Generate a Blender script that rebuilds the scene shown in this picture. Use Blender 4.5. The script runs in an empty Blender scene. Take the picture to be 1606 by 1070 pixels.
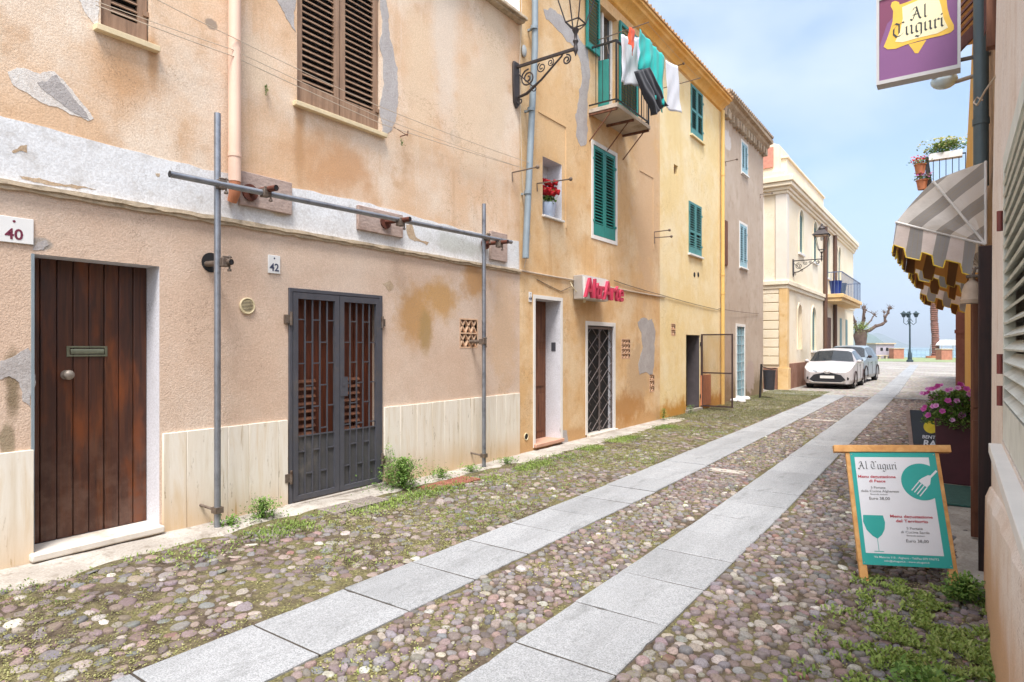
import bpy, math, random
import numpy as np
from mathutils import Vector, Matrix
random.seed(7); rng = np.random.default_rng(11)
R = math.radians
sc = bpy.context.scene
COL = sc.collection
# ------------------------------------------------------------------ camera, sky, sun, exposure
F = 980.0; VPX = 1500.0; HOR = 543.0; CX = 803.0; EYE = 1.6
TH = math.atan((VPX - CX) / F)
cd = bpy.data.cameras.new('camera'); cam = bpy.data.objects.new('camera', cd); COL.objects.link(cam)
cam.location = (0, 0, EYE); cam.rotation_euler = (R(90), 0, TH)
cd.sensor_width = 36; cd.lens = 36 * F / 1606; cd.shift_y = 8 / 1606; cd.clip_start = .05; cd.clip_end = 20000
sc.camera = cam
SUN_EL = 64; SUN_AZ = 147          # compass direction the light comes from: behind the camera, to the right
world = bpy.data.worlds.new('World'); sc.world = world; world.use_nodes = True
nt = world.node_tree; nt.nodes.clear()
wo = nt.nodes.new('ShaderNodeOutputWorld'); bg = nt.nodes.new('ShaderNodeBackground')
sky = nt.nodes.new('ShaderNodeTexSky'); sky.sky_type = 'NISHITA'; sky.sun_disc = False
sky.sun_elevation = R(SUN_EL); sky.sun_rotation = R(SUN_AZ); sky.air_density = 1.0; sky.dust_density = 1.2; sky.ozone_density = 1.5
tc = nt.nodes.new('ShaderNodeTexCoord'); mp = nt.nodes.new('ShaderNodeMapping'); mp.inputs['Scale'].default_value = (1.6, 1.6, 3.0); mp.inputs['Location'].default_value = (.35, .2, 0)
cn = nt.nodes.new('ShaderNodeTexNoise'); cn.inputs['Scale'].default_value = 1.5; cn.inputs['Detail'].default_value = 5; cn.inputs['Roughness'].default_value = .5
cr = nt.nodes.new('ShaderNodeValToRGB'); cr.color_ramp.elements[0].position = .47; cr.color_ramp.elements[1].position = .70
cr.color_ramp.elements[0].color = (0, 0, 0, 1); cr.color_ramp.elements[1].color = (.85, .85, .85, 1)
cm = nt.nodes.new('ShaderNodeMix'); cm.data_type = 'RGBA'

vs_ = nt.nodes.new('ShaderNodeVectorMath'); vs_.operation = 'DOT_PRODUCT'; vs_.inputs[1].default_value = (math.sin(R(SUN_AZ)) * math.cos(R(SUN_EL)), math.cos(R(SUN_AZ)) * math.cos(R(SUN_EL)), math.sin(R(SUN_EL)))
vr_ = nt.nodes.new('ShaderNodeMapRange'); vr_.interpolation_type = 'SMOOTHSTEP'; vr_.inputs[1].default_value = .22; vr_.inputs[2].default_value = .85
cc_ = nt.nodes.new('ShaderNodeMix'); cc_.data_type = 'RGBA'; cc_.inputs['A'].default_value = (2.35, 3.2, 4.4, 1); cc_.inputs['B'].default_value = (12, 12.2, 12.6, 1)   # thin cloud is brighter round the sun
nt.links.new(tc.outputs['Generated'], vs_.inputs[0]); nt.links.new(vs_.outputs['Value'], vr_.inputs[0]); nt.links.new(vr_.outputs[0], cc_.inputs['Factor']); nt.links.new(cc_.outputs['Result'], cm.inputs['B'])
hz_ = nt.nodes.new('ShaderNodeSeparateXYZ'); hr_ = nt.nodes.new('ShaderNodeMapRange'); hr_.interpolation_type = 'SMOOTHSTEP'; hr_.inputs[1].default_value = .42; hr_.inputs[2].default_value = .02; hr_.inputs[4].default_value = .93
hm_ = nt.nodes.new('ShaderNodeMath'); hm_.operation = 'MAXIMUM'; nt.links.new(tc.outputs['Generated'], hz_.inputs[0]); nt.links.new(hz_.outputs[2], hr_.inputs[0])
nt.links.new(tc.outputs['Generated'], mp.inputs['Vector']); nt.links.new(mp.outputs[0], cn.inputs['Vector'])
nt.links.new(cn.outputs['Fac'], cr.inputs['Fac']); hm_.inputs[0].default_value = .35; nt.links.new(hr_.outputs[0], hm_.inputs[1]); nt.links.new(hm_.outputs[0], cm.inputs['Factor'])
c2_ = nt.nodes.new('ShaderNodeMix'); c2_.data_type = 'RGBA'; c3_ = nt.nodes.new('ShaderNodeMix'); c3_.data_type = 'RGBA'; c3_.inputs['A'].default_value = (3.5, 3.95, 4.4, 1); c3_.inputs['B'].default_value = (13, 13, 13.2, 1)
nt.links.new(vr_.outputs[0], c3_.inputs['Factor']); nt.links.new(cr.outputs['Color'], c2_.inputs['Factor']); nt.links.new(c3_.outputs['Result'], c2_.inputs['B'])
nt.links.new(sky.outputs[0], cm.inputs['A']); nt.links.new(cm.outputs['Result'], c2_.inputs['A']); nt.links.new(c2_.outputs['Result'], bg.inputs['Color'])
bg.inputs['Strength'].default_value = .1
nt.links.new(bg.outputs[0], wo.inputs['Surface'])
sl = bpy.data.lights.new('sun', 'SUN'); sl.energy = 2.7; sl.angle = R(20); sl.color = (1, .975, .95)
sun = bpy.data.objects.new('sun', sl); COL.objects.link(sun)
_d = Vector((math.sin(R(SUN_AZ)) * math.cos(R(SUN_EL)), math.cos(R(SUN_AZ)) * math.cos(R(SUN_EL)), math.sin(R(SUN_EL))))
sun.rotation_euler = _d.to_track_quat('Z', 'Y').to_euler()
sc.view_settings.view_transform = 'Standard'; sc.view_settings.look = 'None'
sc.view_settings.exposure = 1.38; sc.view_settings.gamma = 1
sc.render.engine = 'CYCLES'
sc.cycles.max_bounces = 6; sc.cycles.diffuse_bounces = 4

# ------------------------------------------------------------------ measuring: the sight line through a pixel, cut by a wall or the ground
def ray(px, py):
    r = (px - CX) / F; c, s = math.cos(TH), math.sin(TH)
    return Vector((-s + r * c, c + r * s, -(py - HOR) / F))
def P(px, py, X):
    d = ray(px, py); t = X / d.x
    return Vector((X, d.y * t, EYE + d.z * t))
def PY(px, py, Y):
    d = ray(px, py); t = Y / d.y
    return Vector((d.x * t, Y, EYE + d.z * t))
def PG(px, py, z=0.0):
    d = ray(px, py); t = (z - EYE) / d.z
    return Vector((d.x * t, d.y * t, z))
def Yw(px, X=-5.216): return P(px, 500, X).y
def Zw(px, py, X=-5.216): return P(px, py, X).z
XL = -5.216; XR = .19

# ------------------------------------------------------------------ object helpers
ORI = {}
def tag(o, label=None, cat=None, group=None, kind=None):
    if label: o['label'] = label
    if cat: o['category'] = cat
    if group: o['group'] = group
    if kind: o['kind'] = kind
    return o
def thing(name, label, cat, loc=(0, 0, 0), rz=0, group=None):
    o = bpy.data.objects.new(name, None); COL.objects.link(o); o.empty_display_size = .2
    o.location = loc; o.rotation_euler = (0, 0, rz); ORI[o.name] = (Vector(loc), rz)
    return tag(o, label, cat, group)
class MB:
    def __init__(s): s.v = []; s.f = []; s.m = []
    def add(s, vs, fs, mi=0):
        b = len(s.v); s.v += [tuple(v) for v in vs]; s.f += [tuple(b + i for i in f) for f in fs]; s.m += [mi] * len(fs); return s
    def obox(s, c, a, b, d, mi=0):
        c, a, b, d = map(Vector, (c, a, b, d))
        vs = [c + i * a + j * b + k * d for i in (-1, 1) for j in (-1, 1) for k in (-1, 1)]
        fs = [(0, 1, 3, 2), (4, 6, 7, 5), (0, 4, 5, 1), (2, 3, 7, 6), (0, 2, 6, 4), (1, 5, 7, 3)]
        if a.cross(b).dot(d) < 0: fs = [f[::-1] for f in fs]
        return s.add(vs, fs, mi)
    def box(s, x0, x1, y0, y1, z0, z1, mi=0):
        x0, x1 = sorted((x0, x1)); y0, y1 = sorted((y0, y1)); z0, z1 = sorted((z0, z1))
        return s.obox(((x0 + x1) / 2, (y0 + y1) / 2, (z0 + z1) / 2), ((x1 - x0) / 2, 0, 0), (0, (y1 - y0) / 2, 0), (0, 0, (z1 - z0) / 2), mi)
    def quad(s, a, b, c, d, mi=0): return s.add([a, b, c, d], [(0, 1, 2, 3)], mi)
    def tube(s, pts, r, n=8, mi=0, cap=True):
        pts = [Vector(p) for p in pts]; N = len(pts)
        rs = r if isinstance(r, (list, tuple)) else [r] * N
        vs = []; ref = None
        for i, p in enumerate(pts):
            t = (pts[min(i + 1, N - 1)] - pts[max(i - 1, 0)])
            if t.length < 1e-9: t = Vector((0, 0, 1))
            t.normalize()
            if ref is None: ref = Vector((0, 0, 1)) if abs(t.z) < .9 else Vector((1, 0, 0))
            u = ref - t * ref.dot(t)
            if u.length < 1e-6: u = t.orthogonal()
            u.normalize(); w = t.cross(u); ref = u
            for k in range(n):
                a = 2 * math.pi * k / n; vs.append(p + (u * math.cos(a) + w * math.sin(a)) * rs[i])
        fs = [(i * n + k, i * n + (k + 1) % n, (i + 1) * n + (k + 1) % n, (i + 1) * n + k) for i in range(N - 1) for k in range(n)]
        if cap: fs += [tuple(range(n))[::-1], tuple((N - 1) * n + k for k in range(n))]
        return s.add(vs, fs, mi)
    def cyl(s, p0, p1, r, n=12, r1=None, mi=0): return s.tube([p0, p1], [r, r if r1 is None else r1], n, mi)
    def prism(s, poly, fn, a0, a1, mi=0):
        """poly = list of (u,v); fn(u,v,a) -> point; extruded from a0 to a1"""
        n = len(poly); vs = [fn(u, v, a0) for u, v in poly] + [fn(u, v, a1) for u, v in poly]
        fs = [tuple(range(n))[::-1], tuple(range(n, 2 * n))] + [(i, (i + 1) % n, n + (i + 1) % n, n + i) for i in range(n)]
        return s.add(vs, fs, mi)
    def lathe(s, c, prof, n=16, mi=0):
        c = Vector(c); m = len(prof)
        vs = [c + Vector((r * math.cos(2 * math.pi * k / n), r * math.sin(2 * math.pi * k / n), z)) for r, z in prof for k in range(n)]
        fs = [(i * n + k, i * n + (k + 1) % n, (i + 1) * n + (k + 1) % n, (i + 1) * n + k) for i in range(m - 1) for k in range(n)]
        fs += [tuple(range(n))[::-1], tuple((m - 1) * n + k for k in range(n))]
        return s.add(vs, fs, mi)
    def ball(s, c, r, n=10, m=6, mi=0, sc3=(1, 1, 1)):
        c = Vector(c); vs = []; fs = []
        for i in range(m + 1):
            ph = math.pi * i / m
            for k in range(n):
                a = 2 * math.pi * k / n
                vs.append(c + Vector((math.sin(ph) * math.cos(a) * r * sc3[0], math.sin(ph) * math.sin(a) * r * sc3[1], math.cos(ph) * r * sc3[2])))
        fs = [((i + 1) * n + k, (i + 1) * n + (k + 1) % n, i * n + (k + 1) % n, i * n + k) for i in range(m) for k in range(n)]
        return s.add(vs, fs, mi)
    def text(s, txt, o, right, up, size, ext=.001, bold=0.0, shear=0, align='LEFT', mi=0, xs=1.0, sp=1.0):
        o, right, up = Vector(o), Vector(right).normalized(), Vector(up).normalized(); nn = right.cross(up)
        vs, fs = text_geo(txt, bold, shear, align, sp)
        vs2 = [o + right * v[0] * size * xs + up * v[1] * size + nn * (v[2] * ext) for v in vs]
        return s.add(vs2, fs, mi)
    def build_each(s, name, mats, parent=None, **kw):
        par = list(range(len(s.v)))
        def find(a):
            while par[a] != a: par[a] = par[par[a]]; a = par[a]
            return a
        for f in s.f:
            for q in f[1:]: par[find(f[0])] = find(q)
        groups = {}
        for f, m in zip(s.f, s.m): groups.setdefault(find(f[0]), []).append((f, m))
        for gf in groups.values():
            ids = sorted({i for f, _ in gf for i in f}); mp = {o: n for n, o in enumerate(ids)}; b = MB(); b.v = [s.v[i] for i in ids]; b.f = [tuple(mp[i] for i in f) for f, _ in gf]; b.m = [m for _, m in gf]; b.build(name, mats, parent, **kw)
    def build(s, name, mats, parent=None, world=True, bevel=0, sharp=38, label=None, origin=None, fixn=False):
        if not isinstance(mats, (list, tuple)): mats = [mats]
        me = bpy.data.meshes.new(name)
        V = [Vector(v) for v in s.v]
        loc = Vector((0, 0, 0))
        if parent is not None:
            pl, rz = ORI[parent.name]
            if world:
                Mi = Matrix.Rotation(-rz, 3, 'Z'); V = [Mi @ (v - pl) for v in V]
        elif origin is not None:
            loc = Vector(origin); V = [v - loc for v in V]
        elif world:
            xs = [v.x for v in V]; ys = [v.y for v in V]; zs = [v.z for v in V]
            loc = Vector(((min(xs) + max(xs)) / 2, (min(ys) + max(ys)) / 2, min(zs))); V = [v - loc for v in V]
        me.from_pydata([tuple(v) for v in V], [], s.f)
        for m in mats: me.materials.append(m)
        me.polygons.foreach_set('material_index', s.m)
        me.polygons.foreach_set('use_smooth', [True] * len(s.f))
        me.update()
        if fixn:
            import bmesh
            bm = bmesh.new(); bm.from_mesh(me); bmesh.ops.recalc_face_normals(bm, faces=bm.faces); bm.to_mesh(me); bm.free()
        try: me.set_sharp_from_angle(angle=R(sharp))
        except Exception: pass
        o = bpy.data.objects.new(name, me); COL.objects.link(o)
        if parent is not None: o.parent = parent; ORI[o.name] = ORI[parent.name] if world else (Vector((0, 0, 0)), 0)
        else: o.location = loc; ORI[o.name] = (loc, 0)
        if bevel:
            b = o.modifiers.new('bevel', 'BEVEL'); b.width = bevel; b.segments = 2; b.limit_method = 'ANGLE'; b.angle_limit = R(40)
        if label: o['label'] = label
        return o
_tg = {}
def text_geo(txt, bold, shear, align, sp):
    k = (txt, bold, shear, align, sp)
    if k in _tg: return _tg[k]
    c = bpy.data.curves.new('t', 'FONT'); c.body = txt; c.size = 1; c.extrude = 1.0; c.offset = bold; c.shear = shear; c.align_x = align; c.resolution_u = 3; c.space_character = sp
    o = bpy.data.objects.new('t', c); COL.objects.link(o); bpy.context.view_layer.update()
    me = bpy.data.meshes.new_from_object(o.evaluated_get(bpy.context.evaluated_depsgraph_get()))
    r = ([tuple(v.co) for v in me.vertices], [tuple(p.vertices) for p in me.polygons])
    bpy.data.objects.remove(o); bpy.data.curves.remove(c); bpy.data.meshes.remove(me)
    _tg[k] = r; return r
def copy_tree(o, parent=None):
    c = o.copy(); COL.objects.link(c)
    if parent is not None: c.parent = parent
    for ch in [x for x in bpy.data.objects if x.parent == o]: copy_tree(ch, c)
    return c

# ------------------------------------------------------------------ materials
def lin(h):
    h = h.lstrip('#'); v = [int(h[i:i + 2], 16) / 255 for i in (0, 2, 4)]
    return tuple((x / 12.92 if x <= .04045 else ((x + .055) / 1.055) ** 2.4) for x in v)
class N:
    def __init__(s, name):
        s.mat = bpy.data.materials.new(name); s.mat.use_nodes = True; s.t = s.mat.node_tree; s.t.nodes.clear()
        s.out = s.t.nodes.new('ShaderNodeOutputMaterial'); s.b = s.t.nodes.new('ShaderNodeBsdfPrincipled'); s.l(s.b.outputs[0], s.out.inputs[0])
        s.geo = s.t.nodes.new('ShaderNodeNewGeometry'); s.pos = s.geo.outputs['Position']
    def l(s, a, b): s.t.links.new(a, b)
    def put(s, inp, v):
        if hasattr(v, 'node'): s.l(v, inp)
        elif isinstance(v, (tuple, list)) and len(v) == 3 and inp.type == 'RGBA': inp.default_value = (*v, 1)
        else: inp.default_value = v
    def math(s, op, a, b=None, c=None, clamp=False):
        n = s.t.nodes.new('ShaderNodeMath'); n.operation = op; n.use_clamp = clamp
        for i, x in enumerate((a, b, c)):
            if x is not None: s.put(n.inputs[i], x)
        return n.outputs[0]
    def vmath(s, op, a, b=None):
        n = s.t.nodes.new('ShaderNodeVectorMath'); n.operation = op; s.put(n.inputs[0], a)
        if b is not None: s.put(n.inputs[1], b)
        return n.outputs['Value'] if op == 'LENGTH' else n.outputs[0]
    def noise(s, scale, detail=4, rough=.55, vec=None, stretch=None, dist=0):
        n = s.t.nodes.new('ShaderNodeTexNoise'); n.inputs['Scale'].default_value = scale; n.inputs['Detail'].default_value = detail
        n.inputs['Roughness'].default_value = rough; n.inputs['Distortion'].default_value = dist
        v = vec or s.pos
        if stretch: v = s.vmath('MULTIPLY', v, stretch)
        s.l(v, n.inputs['Vector']); return n.outputs['Fac']
    def ramp(s, fac, stops):
        n = s.t.nodes.new('ShaderNodeValToRGB'); e = n.color_ramp.elements
        while len(e) < len(stops): e.new(.5)
        for i, (p, c) in enumerate(stops):
            e[i].position = p; e[i].color = (*((c,) * 3 if isinstance(c, (int, float)) else c), 1)
        s.l(fac, n.inputs[0]); return n.outputs[0]
    def mix(s, fac, a, b, mode='MIX'):
        n = s.t.nodes.new('ShaderNodeMix'); n.data_type = 'RGBA'; n.blend_type = mode
        s.put(n.inputs['Factor'], fac); s.put(n.inputs['A'], a); s.put(n.inputs['B'], b); return n.outputs['Result']
    def smooth(s, v, lo, hi):
        n = s.t.nodes.new('ShaderNodeMapRange'); n.interpolation_type = 'SMOOTHSTEP'; s.put(n.inputs[0], v)
        n.inputs[1].default_value = lo; n.inputs[2].default_value = hi; return n.outputs[0]
    def bump(s, h, strength=.5, dist=.01, prev=None):
        n = s.t.nodes.new('ShaderNodeBump'); n.inputs['Strength'].default_value = strength; n.inputs['Distance'].default_value = dist
        s.l(h, n.inputs['Height'])
        if prev: s.l(prev, n.inputs['Normal'])
        return n.outputs[0]
    def fin(s, col, rough=.7, metal=0, nrm=None, spec=None):
        s.put(s.b.inputs['Base Color'], col); s.put(s.b.inputs['Roughness'], rough); s.b.inputs['Metallic'].default_value = metal
        if nrm: s.l(nrm, s.b.inputs['Normal'])
        if spec is not None: s.b.inputs['Specular IOR Level'].default_value = spec
        return s.mat
def simple(name, col, rough=.6, metal=0, var=.18, scale=9, bump=.15, bscale=60, bdist=.003, stretch=None, dirt=None):
    n = N(name); c = Vector(col)
    f = n.noise(scale, 5, .6, stretch=stretch)
    cc = n.ramp(f, [(.25, tuple(c * (1 - var))), (.75, tuple(c * (1 + var)))])
    if dirt: cc = n.mix(n.smooth(n.noise(scale * .37, 6, .7), .5, .72), cc, dirt)
    return n.fin(cc, rough, metal, n.bump(n.noise(bscale, 3, .6), bump, bdist) if bump else None)
def plaster(name, base, light, dark, spots=(), grain=70, gb=.5, gdist=.006, streak=.35, blotch=.5, scale=1.1, base2=None, low=None, cracks=True):
    n = N(name)
    big = n.noise(scale, 6, .62); mid = n.noise(scale * 3.7, 5, .6); fine = n.noise(grain, 3, .7)
    c = n.mix(n.smooth(big, .38, .68), base, light)
    if base2: c = n.mix(n.smooth(n.noise(scale * .45, 3, .5), .42, .6), c, base2)
    c = n.mix(n.math('MULTIPLY', n.smooth(mid, .5, .75), blotch), c, dark)
    st = n.noise(1.0, 5, .65, stretch=(5, 5, .45))
    c = n.mix(n.math('MULTIPLY', n.smooth(st, .52, .78), streak), c, dark)
    st2 = n.noise(1.0, 4, .6, stretch=(7.3, 7.3, .6))
    c = n.mix(n.math('MULTIPLY', n.smooth(st2, .55, .75), streak * .7), c, light)
    wob = n.noise(3.2, 6, .7); relief = None
    if low:
        z = n.t.nodes.new('ShaderNodeSeparateXYZ'); n.l(n.pos, z.inputs[0])
        zz = n.math('ADD', z.outputs[2], n.math('MULTIPLY', n.math('SUBTRACT', wob, .5), low[2]))
        c = n.mix(n.smooth(zz, low[1], low[1] * .35), c, low[0])
    for (y, z, ry, rz, col, edge) in spots:
        d = n.vmath('MULTIPLY', n.vmath('SUBTRACT', n.pos, (0, y, z)), (0, 1 / ry, 1 / rz))
        d = n.math('ADD', n.vmath('LENGTH', d), n.math('MULTIPLY', n.math('SUBTRACT', wob, .5), 2.0))
        m = n.smooth(d, 1.0 + edge, 1.0 - edge)
        c = n.mix(n.math('MULTIPLY', m, .9), c, col)
        if edge < .16: relief = m if relief is None else n.math('MAXIMUM', relief, m)
    c = n.mix(n.math('MULTIPLY', n.smooth(fine, .35, .62), .30), c, n.mix(.5, dark, (.12, .09, .07)))
    c = n.mix(n.math('MULTIPLY', n.smooth(n.noise(7, 8, .8), .62, .72), .5), c, dark)
    if cracks:
        ck = n.noise(.9, 7, .72, dist=.3); line = n.smooth(n.math('ABSOLUTE', n.math('SUBTRACT', ck, .5)), .0032, .0008)
        gate_ = n.smooth(n.noise(.55, 2, .5), .54, .60); line = n.math('MULTIPLY', line, gate_); c = n.mix(n.math('MULTIPLY', line, .75), c, n.mix(.5, dark, (.07, .05, .04)))
        chip = n.math('MULTIPLY', n.smooth(n.noise(9, 6, .75), .69, .71), n.smooth(n.noise(.8, 3, .5), .46, .56)); c = n.mix(n.math('MULTIPLY', chip, .8), c, lin('#c9bcae'))
        line = n.math('ADD', line, chip)
        relief = line if relief is None else n.math('ADD', relief, line)
    b = n.bump(fine, gb, gdist)
    if relief: b = n.bump(relief, -.6, .012, b)
    b = b; b = n.bump(n.noise(grain * .45, 5, .7), gb * .35, gdist * 1.3, b); b = n.bump(n.noise(2.2, 3, .5), .35, .03, b)
    return n.fin(c, .93, 0, b, .2)

OR = lin('#c79a6c'); ORl = lin('#d8b48c'); ORd = lin('#b07c4a')
GREY = lin('#a9a3a0'); CEM = lin('#b5aaa0')
def sp(px, py, rw, rh, col, edge=.25, X=XL):
    p = P(px, py, X); k = (p - Vector((0, 0, EYE))).dot(Vector((-math.sin(TH), math.cos(TH), 0))) / F
    a = Yw(px + rw, X) - Yw(px - rw, X)
    return (p.y, p.z, a / 2, rh * k, col, edge)
m_b1up = plaster('peach_plaster', lin('#d7b492'), lin('#e4d3bf'), lin('#c19a74'), [
    sp(200, 120, 50, 45, lin('#c99d74'), .8), sp(530, 262, 62, 45, lin('#c3946a'), .8), sp(470, 215, 8, 70, lin('#b88e66'), .7), sp(240, 100, 8, 40, lin('#ba9068'), .7), 
    sp(715, 215, 8, 9, lin('#8a7a6c'), .2), sp(332, 38, 9, 8, lin('#8f8478'), .2),
    sp(400, 100, 26, 40, lin('#dcc6ac'), .4), sp(660, 120, 25, 100, lin('#dcc2a4'), .5), sp(740, 180, 30, 90, lin('#dcc4a8'), .5), sp(700, 60, 18, 120, lin('#dccbb8'), .6), sp(775, 120, 20, 140, lin('#d9c3a8'), .6)], scale=.9, streak=.55, blotch=.7)
m_b1lo = plaster('rough_render', lin('#cfb39c'), lin('#dac5b2'), lin('#b79a82'), [
    sp(650, 490, 28, 45, lin('#bd9058'), .5), sp(690, 470, 26, 30, lin('#c2965c'), .5), sp(745, 440, 20, 25, lin('#bd8f5a'), .5), sp(668, 520, 9, 34, lin('#a98a58'), .5),
    sp(20, 600, 14, 60, lin('#77684f'), .4), sp(40, 590, 12, 40, lin('#b3a59a'), .2), sp(10, 690, 12, 30, lin('#8f8168'), .3), sp(66, 383, 16, 10, lin('#9a948c'), .25),
    sp(790, 520, 18, 90, lin('#d2b394'), .4)], grain=85, gb=.8, gdist=.007, streak=.12, blotch=.25, scale=.8)
m_b2 = plaster('orange_plaster', lin('#d8b17f'), lin('#e2c9a4'), lin('#c08e58'), [
    sp(1000, 590, 18, 50, lin('#c2a582'), .3), sp(1015, 300, 20, 160, lin('#d0b08c'), .3), sp(985, 640, 26, 22, lin('#b28048'), .5), sp(880, 200, 30, 60, lin('#d9b78a'), .5), sp(872, 687, 8, 14, lin('#8d7a68'), .15)],
    scale=1.3, streak=.5, grain=90, gb=.3, low=(lin('#c39b6c'), .35, .5))
m_b3 = plaster('yellow_plaster', lin('#e8d09a'), lin('#efdfb8'), lin('#d6b274'), [], scale=1.0, streak=.25, blotch=.25, grain=90, gb=.2, low=(lin('#c08a3c'), .5, .8))
m_b4 = plaster('taupe_plaster', lin('#bcaa98'), lin('#c7b7a6'), lin('#a08b76'), [sp(1176, 590, 7, 24, lin('#bba79d'), .1, -5.3), sp(1141, 220, 5, 15, lin('#d8d2cc'), .1, -5.3)], scale=1.0, streak=.3, grain=90, gb=.2, low=(lin('#8b7a5f'), .9, 1.0))
m_b5 = plaster('cream_plaster', lin('#eedfc2'), lin('#f3e8d2'), lin('#dcc49c'), [], scale=.7, streak=.15, blotch=.2, grain=80, gb=.15)
m_b5p = plaster('ochre_trim_plaster', lin('#e0bc84'), lin('#e8cc9f'), lin('#bd8b4a'), [], scale=1.5, streak=.3, grain=80, gb=.15)
m_b5low = plaster('brown_plinth_plaster', lin('#8c6450'), lin('#a07a68'), lin('#6d4a3a'), [], scale=1.6, streak=.5, grain=80, gb=.25)
m_cornice = plaster('orange_cornice_plaster', lin('#e6b05c'), lin('#eec583'), lin('#cc9148'), [], scale=1.6, streak=.3, grain=80, gb=.2)
m_oldcorn = plaster('weathered_cornice_plaster', lin('#ab9780'), lin('#c0af97'), lin('#75624f'), [], scale=2.6, streak=.6, blotch=.9, grain=50, gb=.6)
m_right = plaster('beige_render', lin('#ebdccd'), lin('#f0e6dc'), lin('#d0b096'), [], scale=1.6, streak=.3, grain=110, gb=.45, gdist=.003, low=(lin('#cfa57e'), .85, .5))
m_stone = plaster('rough_stone_wall', lin('#a98664'), lin('#bf9f7c'), lin('#7d5a3e'), [], scale=4, streak=.2, blotch=.9, grain=18, gb=1.0, gdist=.02)
m_yell = plaster('far_yellow_plaster', lin('#dba24a'), lin('#e2b362'), lin('#c48a3a'), [], scale=1.5, streak=.1, grain=60, gb=.1)
m_redw = plaster('far_red_plaster', lin('#8a5a50'), lin('#9c6c60'), lin('#6c443c'), [], scale=2, streak=.2, grain=60, gb=.1)
m_white = plaster('white_plaster', lin('#d6d4d2'), lin('#e0dedc'), lin('#b4aea6'), [], scale=1.5, streak=.15, blotch=.3, grain=60, gb=.25)
m_band = plaster('whitewashed_band', lin('#d8d8d8'), lin('#e0e0e0'), lin('#b5aea6'), [
    sp(720, 385, 45, 14, lin('#bcbdb6'), .4), sp(440, 330, 20, 10, lin('#cbb899'), .3)], scale=2.2, streak=.35, blotch=.55, grain=60, gb=.35)
m_jamb = plaster('painted_jamb', lin('#d2d0d4'), lin('#dcdadd'), lin('#bdb6b2'), [], scale=2.5, streak=.1, blotch=.2, grain=60, gb=.15)
m_mould = simple('moulding_stone', lin('#b9a78e'), .9, var=.25, scale=14, bump=.6, bscale=40, bdist=.008, dirt=lin('#7d6d58'))
m_sillst = simple('sill_stone', lin('#dcc7a0'), .8, var=.12, scale=12, bump=.2)
m_marble = simple('threshold_marble', lin('#cfc6ba'), .55, var=.1, scale=4, bump=.15, dirt=lin('#a99a86'))
m_pinkst = simple('threshold_pink_stone', lin('#b98d76'), .7, var=.15, scale=6, bump=.2)
m_wsill = simple('white_sill_paint', lin('#ddd9d2'), .6, var=.05, scale=6, bump=.1)
def m_travertine():
    n = N('travertine')
    g = n.noise(1.0, 6, .65, stretch=(9, 9, .9), dist=.4); h = n.noise(1.0, 5, .6, stretch=(28, 28, 1.6)); k = n.noise(.9, 3, .5)
    c = n.ramp(g, [(.3, lin('#cdbfa8')), (.55, lin('#ded6c8')), (.75, lin('#cfbb9c'))])
    c = n.mix(n.smooth(h, .62, .74), c, lin('#a58c66'))
    c = n.mix(n.math('MULTIPLY', n.smooth(n.noise(1.0, 7, .75, stretch=(22, 22, 5)), .60, .68), .7), c, lin('#7f6a4e'))
    z = n.t.nodes.new('ShaderNodeSeparateXYZ'); n.l(n.pos, z.inputs[0])
    zz = n.math('ADD', z.outputs[2], n.math('MULTIPLY', k, .7))
    c = n.mix(n.math('MULTIPLY', n.smooth(zz, .85, .35), .65), c, lin('#c09a66'))
    r = n.t.nodes.new('ShaderNodeObjectInfo')
    return n.fin(c, .6, 0, n.bump(h, .3, .004))
m_trav = m_travertine()
def m_wooddoor():
    n = N('varnished_dark_wood')
    g = n.noise(1.0, 6, .6, stretch=(30, 30, 1.6), dist=.6); b = n.noise(1.6, 4, .6, stretch=(3, 3, .8))
    sx = n.t.nodes.new('ShaderNodeSeparateXYZ'); n.l(n.pos, sx.inputs[0])
    fl = n.math('FLOOR', n.math('MULTIPLY', sx.outputs[1], 8.7)); wn = n.t.nodes.new('ShaderNodeTexWhiteNoise'); wn.noise_dimensions = '1D'; n.l(fl, wn.inputs['W'])
    c = n.ramp(g, [(.3, lin('#20100a')), (.5, lin('#432212')), (.72, lin('#613619'))])
    c = n.mix(n.math('MULTIPLY', wn.outputs['Value'], .6), c, lin('#42241a'))
    c = n.mix(n.math('MULTIPLY', n.smooth(b, .5, .7), .7), c, lin('#7a3d14'))
    c = n.mix(n.math('MULTIPLY', n.smooth(n.math('SUBTRACT', 1.25, sx.outputs[2]), .0, 1.0), n.smooth(n.noise(6, 5, .7), .4, .7)), c, lin('#5e4438'))
    return n.fin(c, .45, 0, n.bump(g, .3, .003))
m_door = m_wooddoor()
def wood(name, c1, c2, c3, st=(20, 20, 1.5), rough=.7):
    n = N(name); g = n.noise(1.0, 6, .6, stretch=st, dist=.5)
    c = n.ramp(g, [(.3, c1), (.5, c2), (.72, c3)])
    c = n.mix(n.math('MULTIPLY', n.smooth(n.noise(5, 6, .7), .5, .7), .4), c, c1)
    return n.fin(c, rough, 0, n.bump(g, .4, .003))
m_oldshut = wood('faded_brown_shutter_paint', lin('#6d5340'), lin('#8b6d55'), lin('#9d8068'))
m_pine = wood('orange_pine', lin('#b88048'), lin('#cd985a'), lin('#dcae74'), (14, 14, 14))
m_brown = wood('brown_wood', lin('#4a2a1a'), lin('#6b4028'), lin('#84553a'))
m_darkw = wood('dark_door_paint', lin('#1d1210'), lin('#2c1a17'), lin('#3a211c'))
m_tealsh = simple('teal_shutter_paint', lin('#1f7d72'), .5, var=.12, scale=6, bump=.1, dirt=lin('#2f8f84'))
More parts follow.
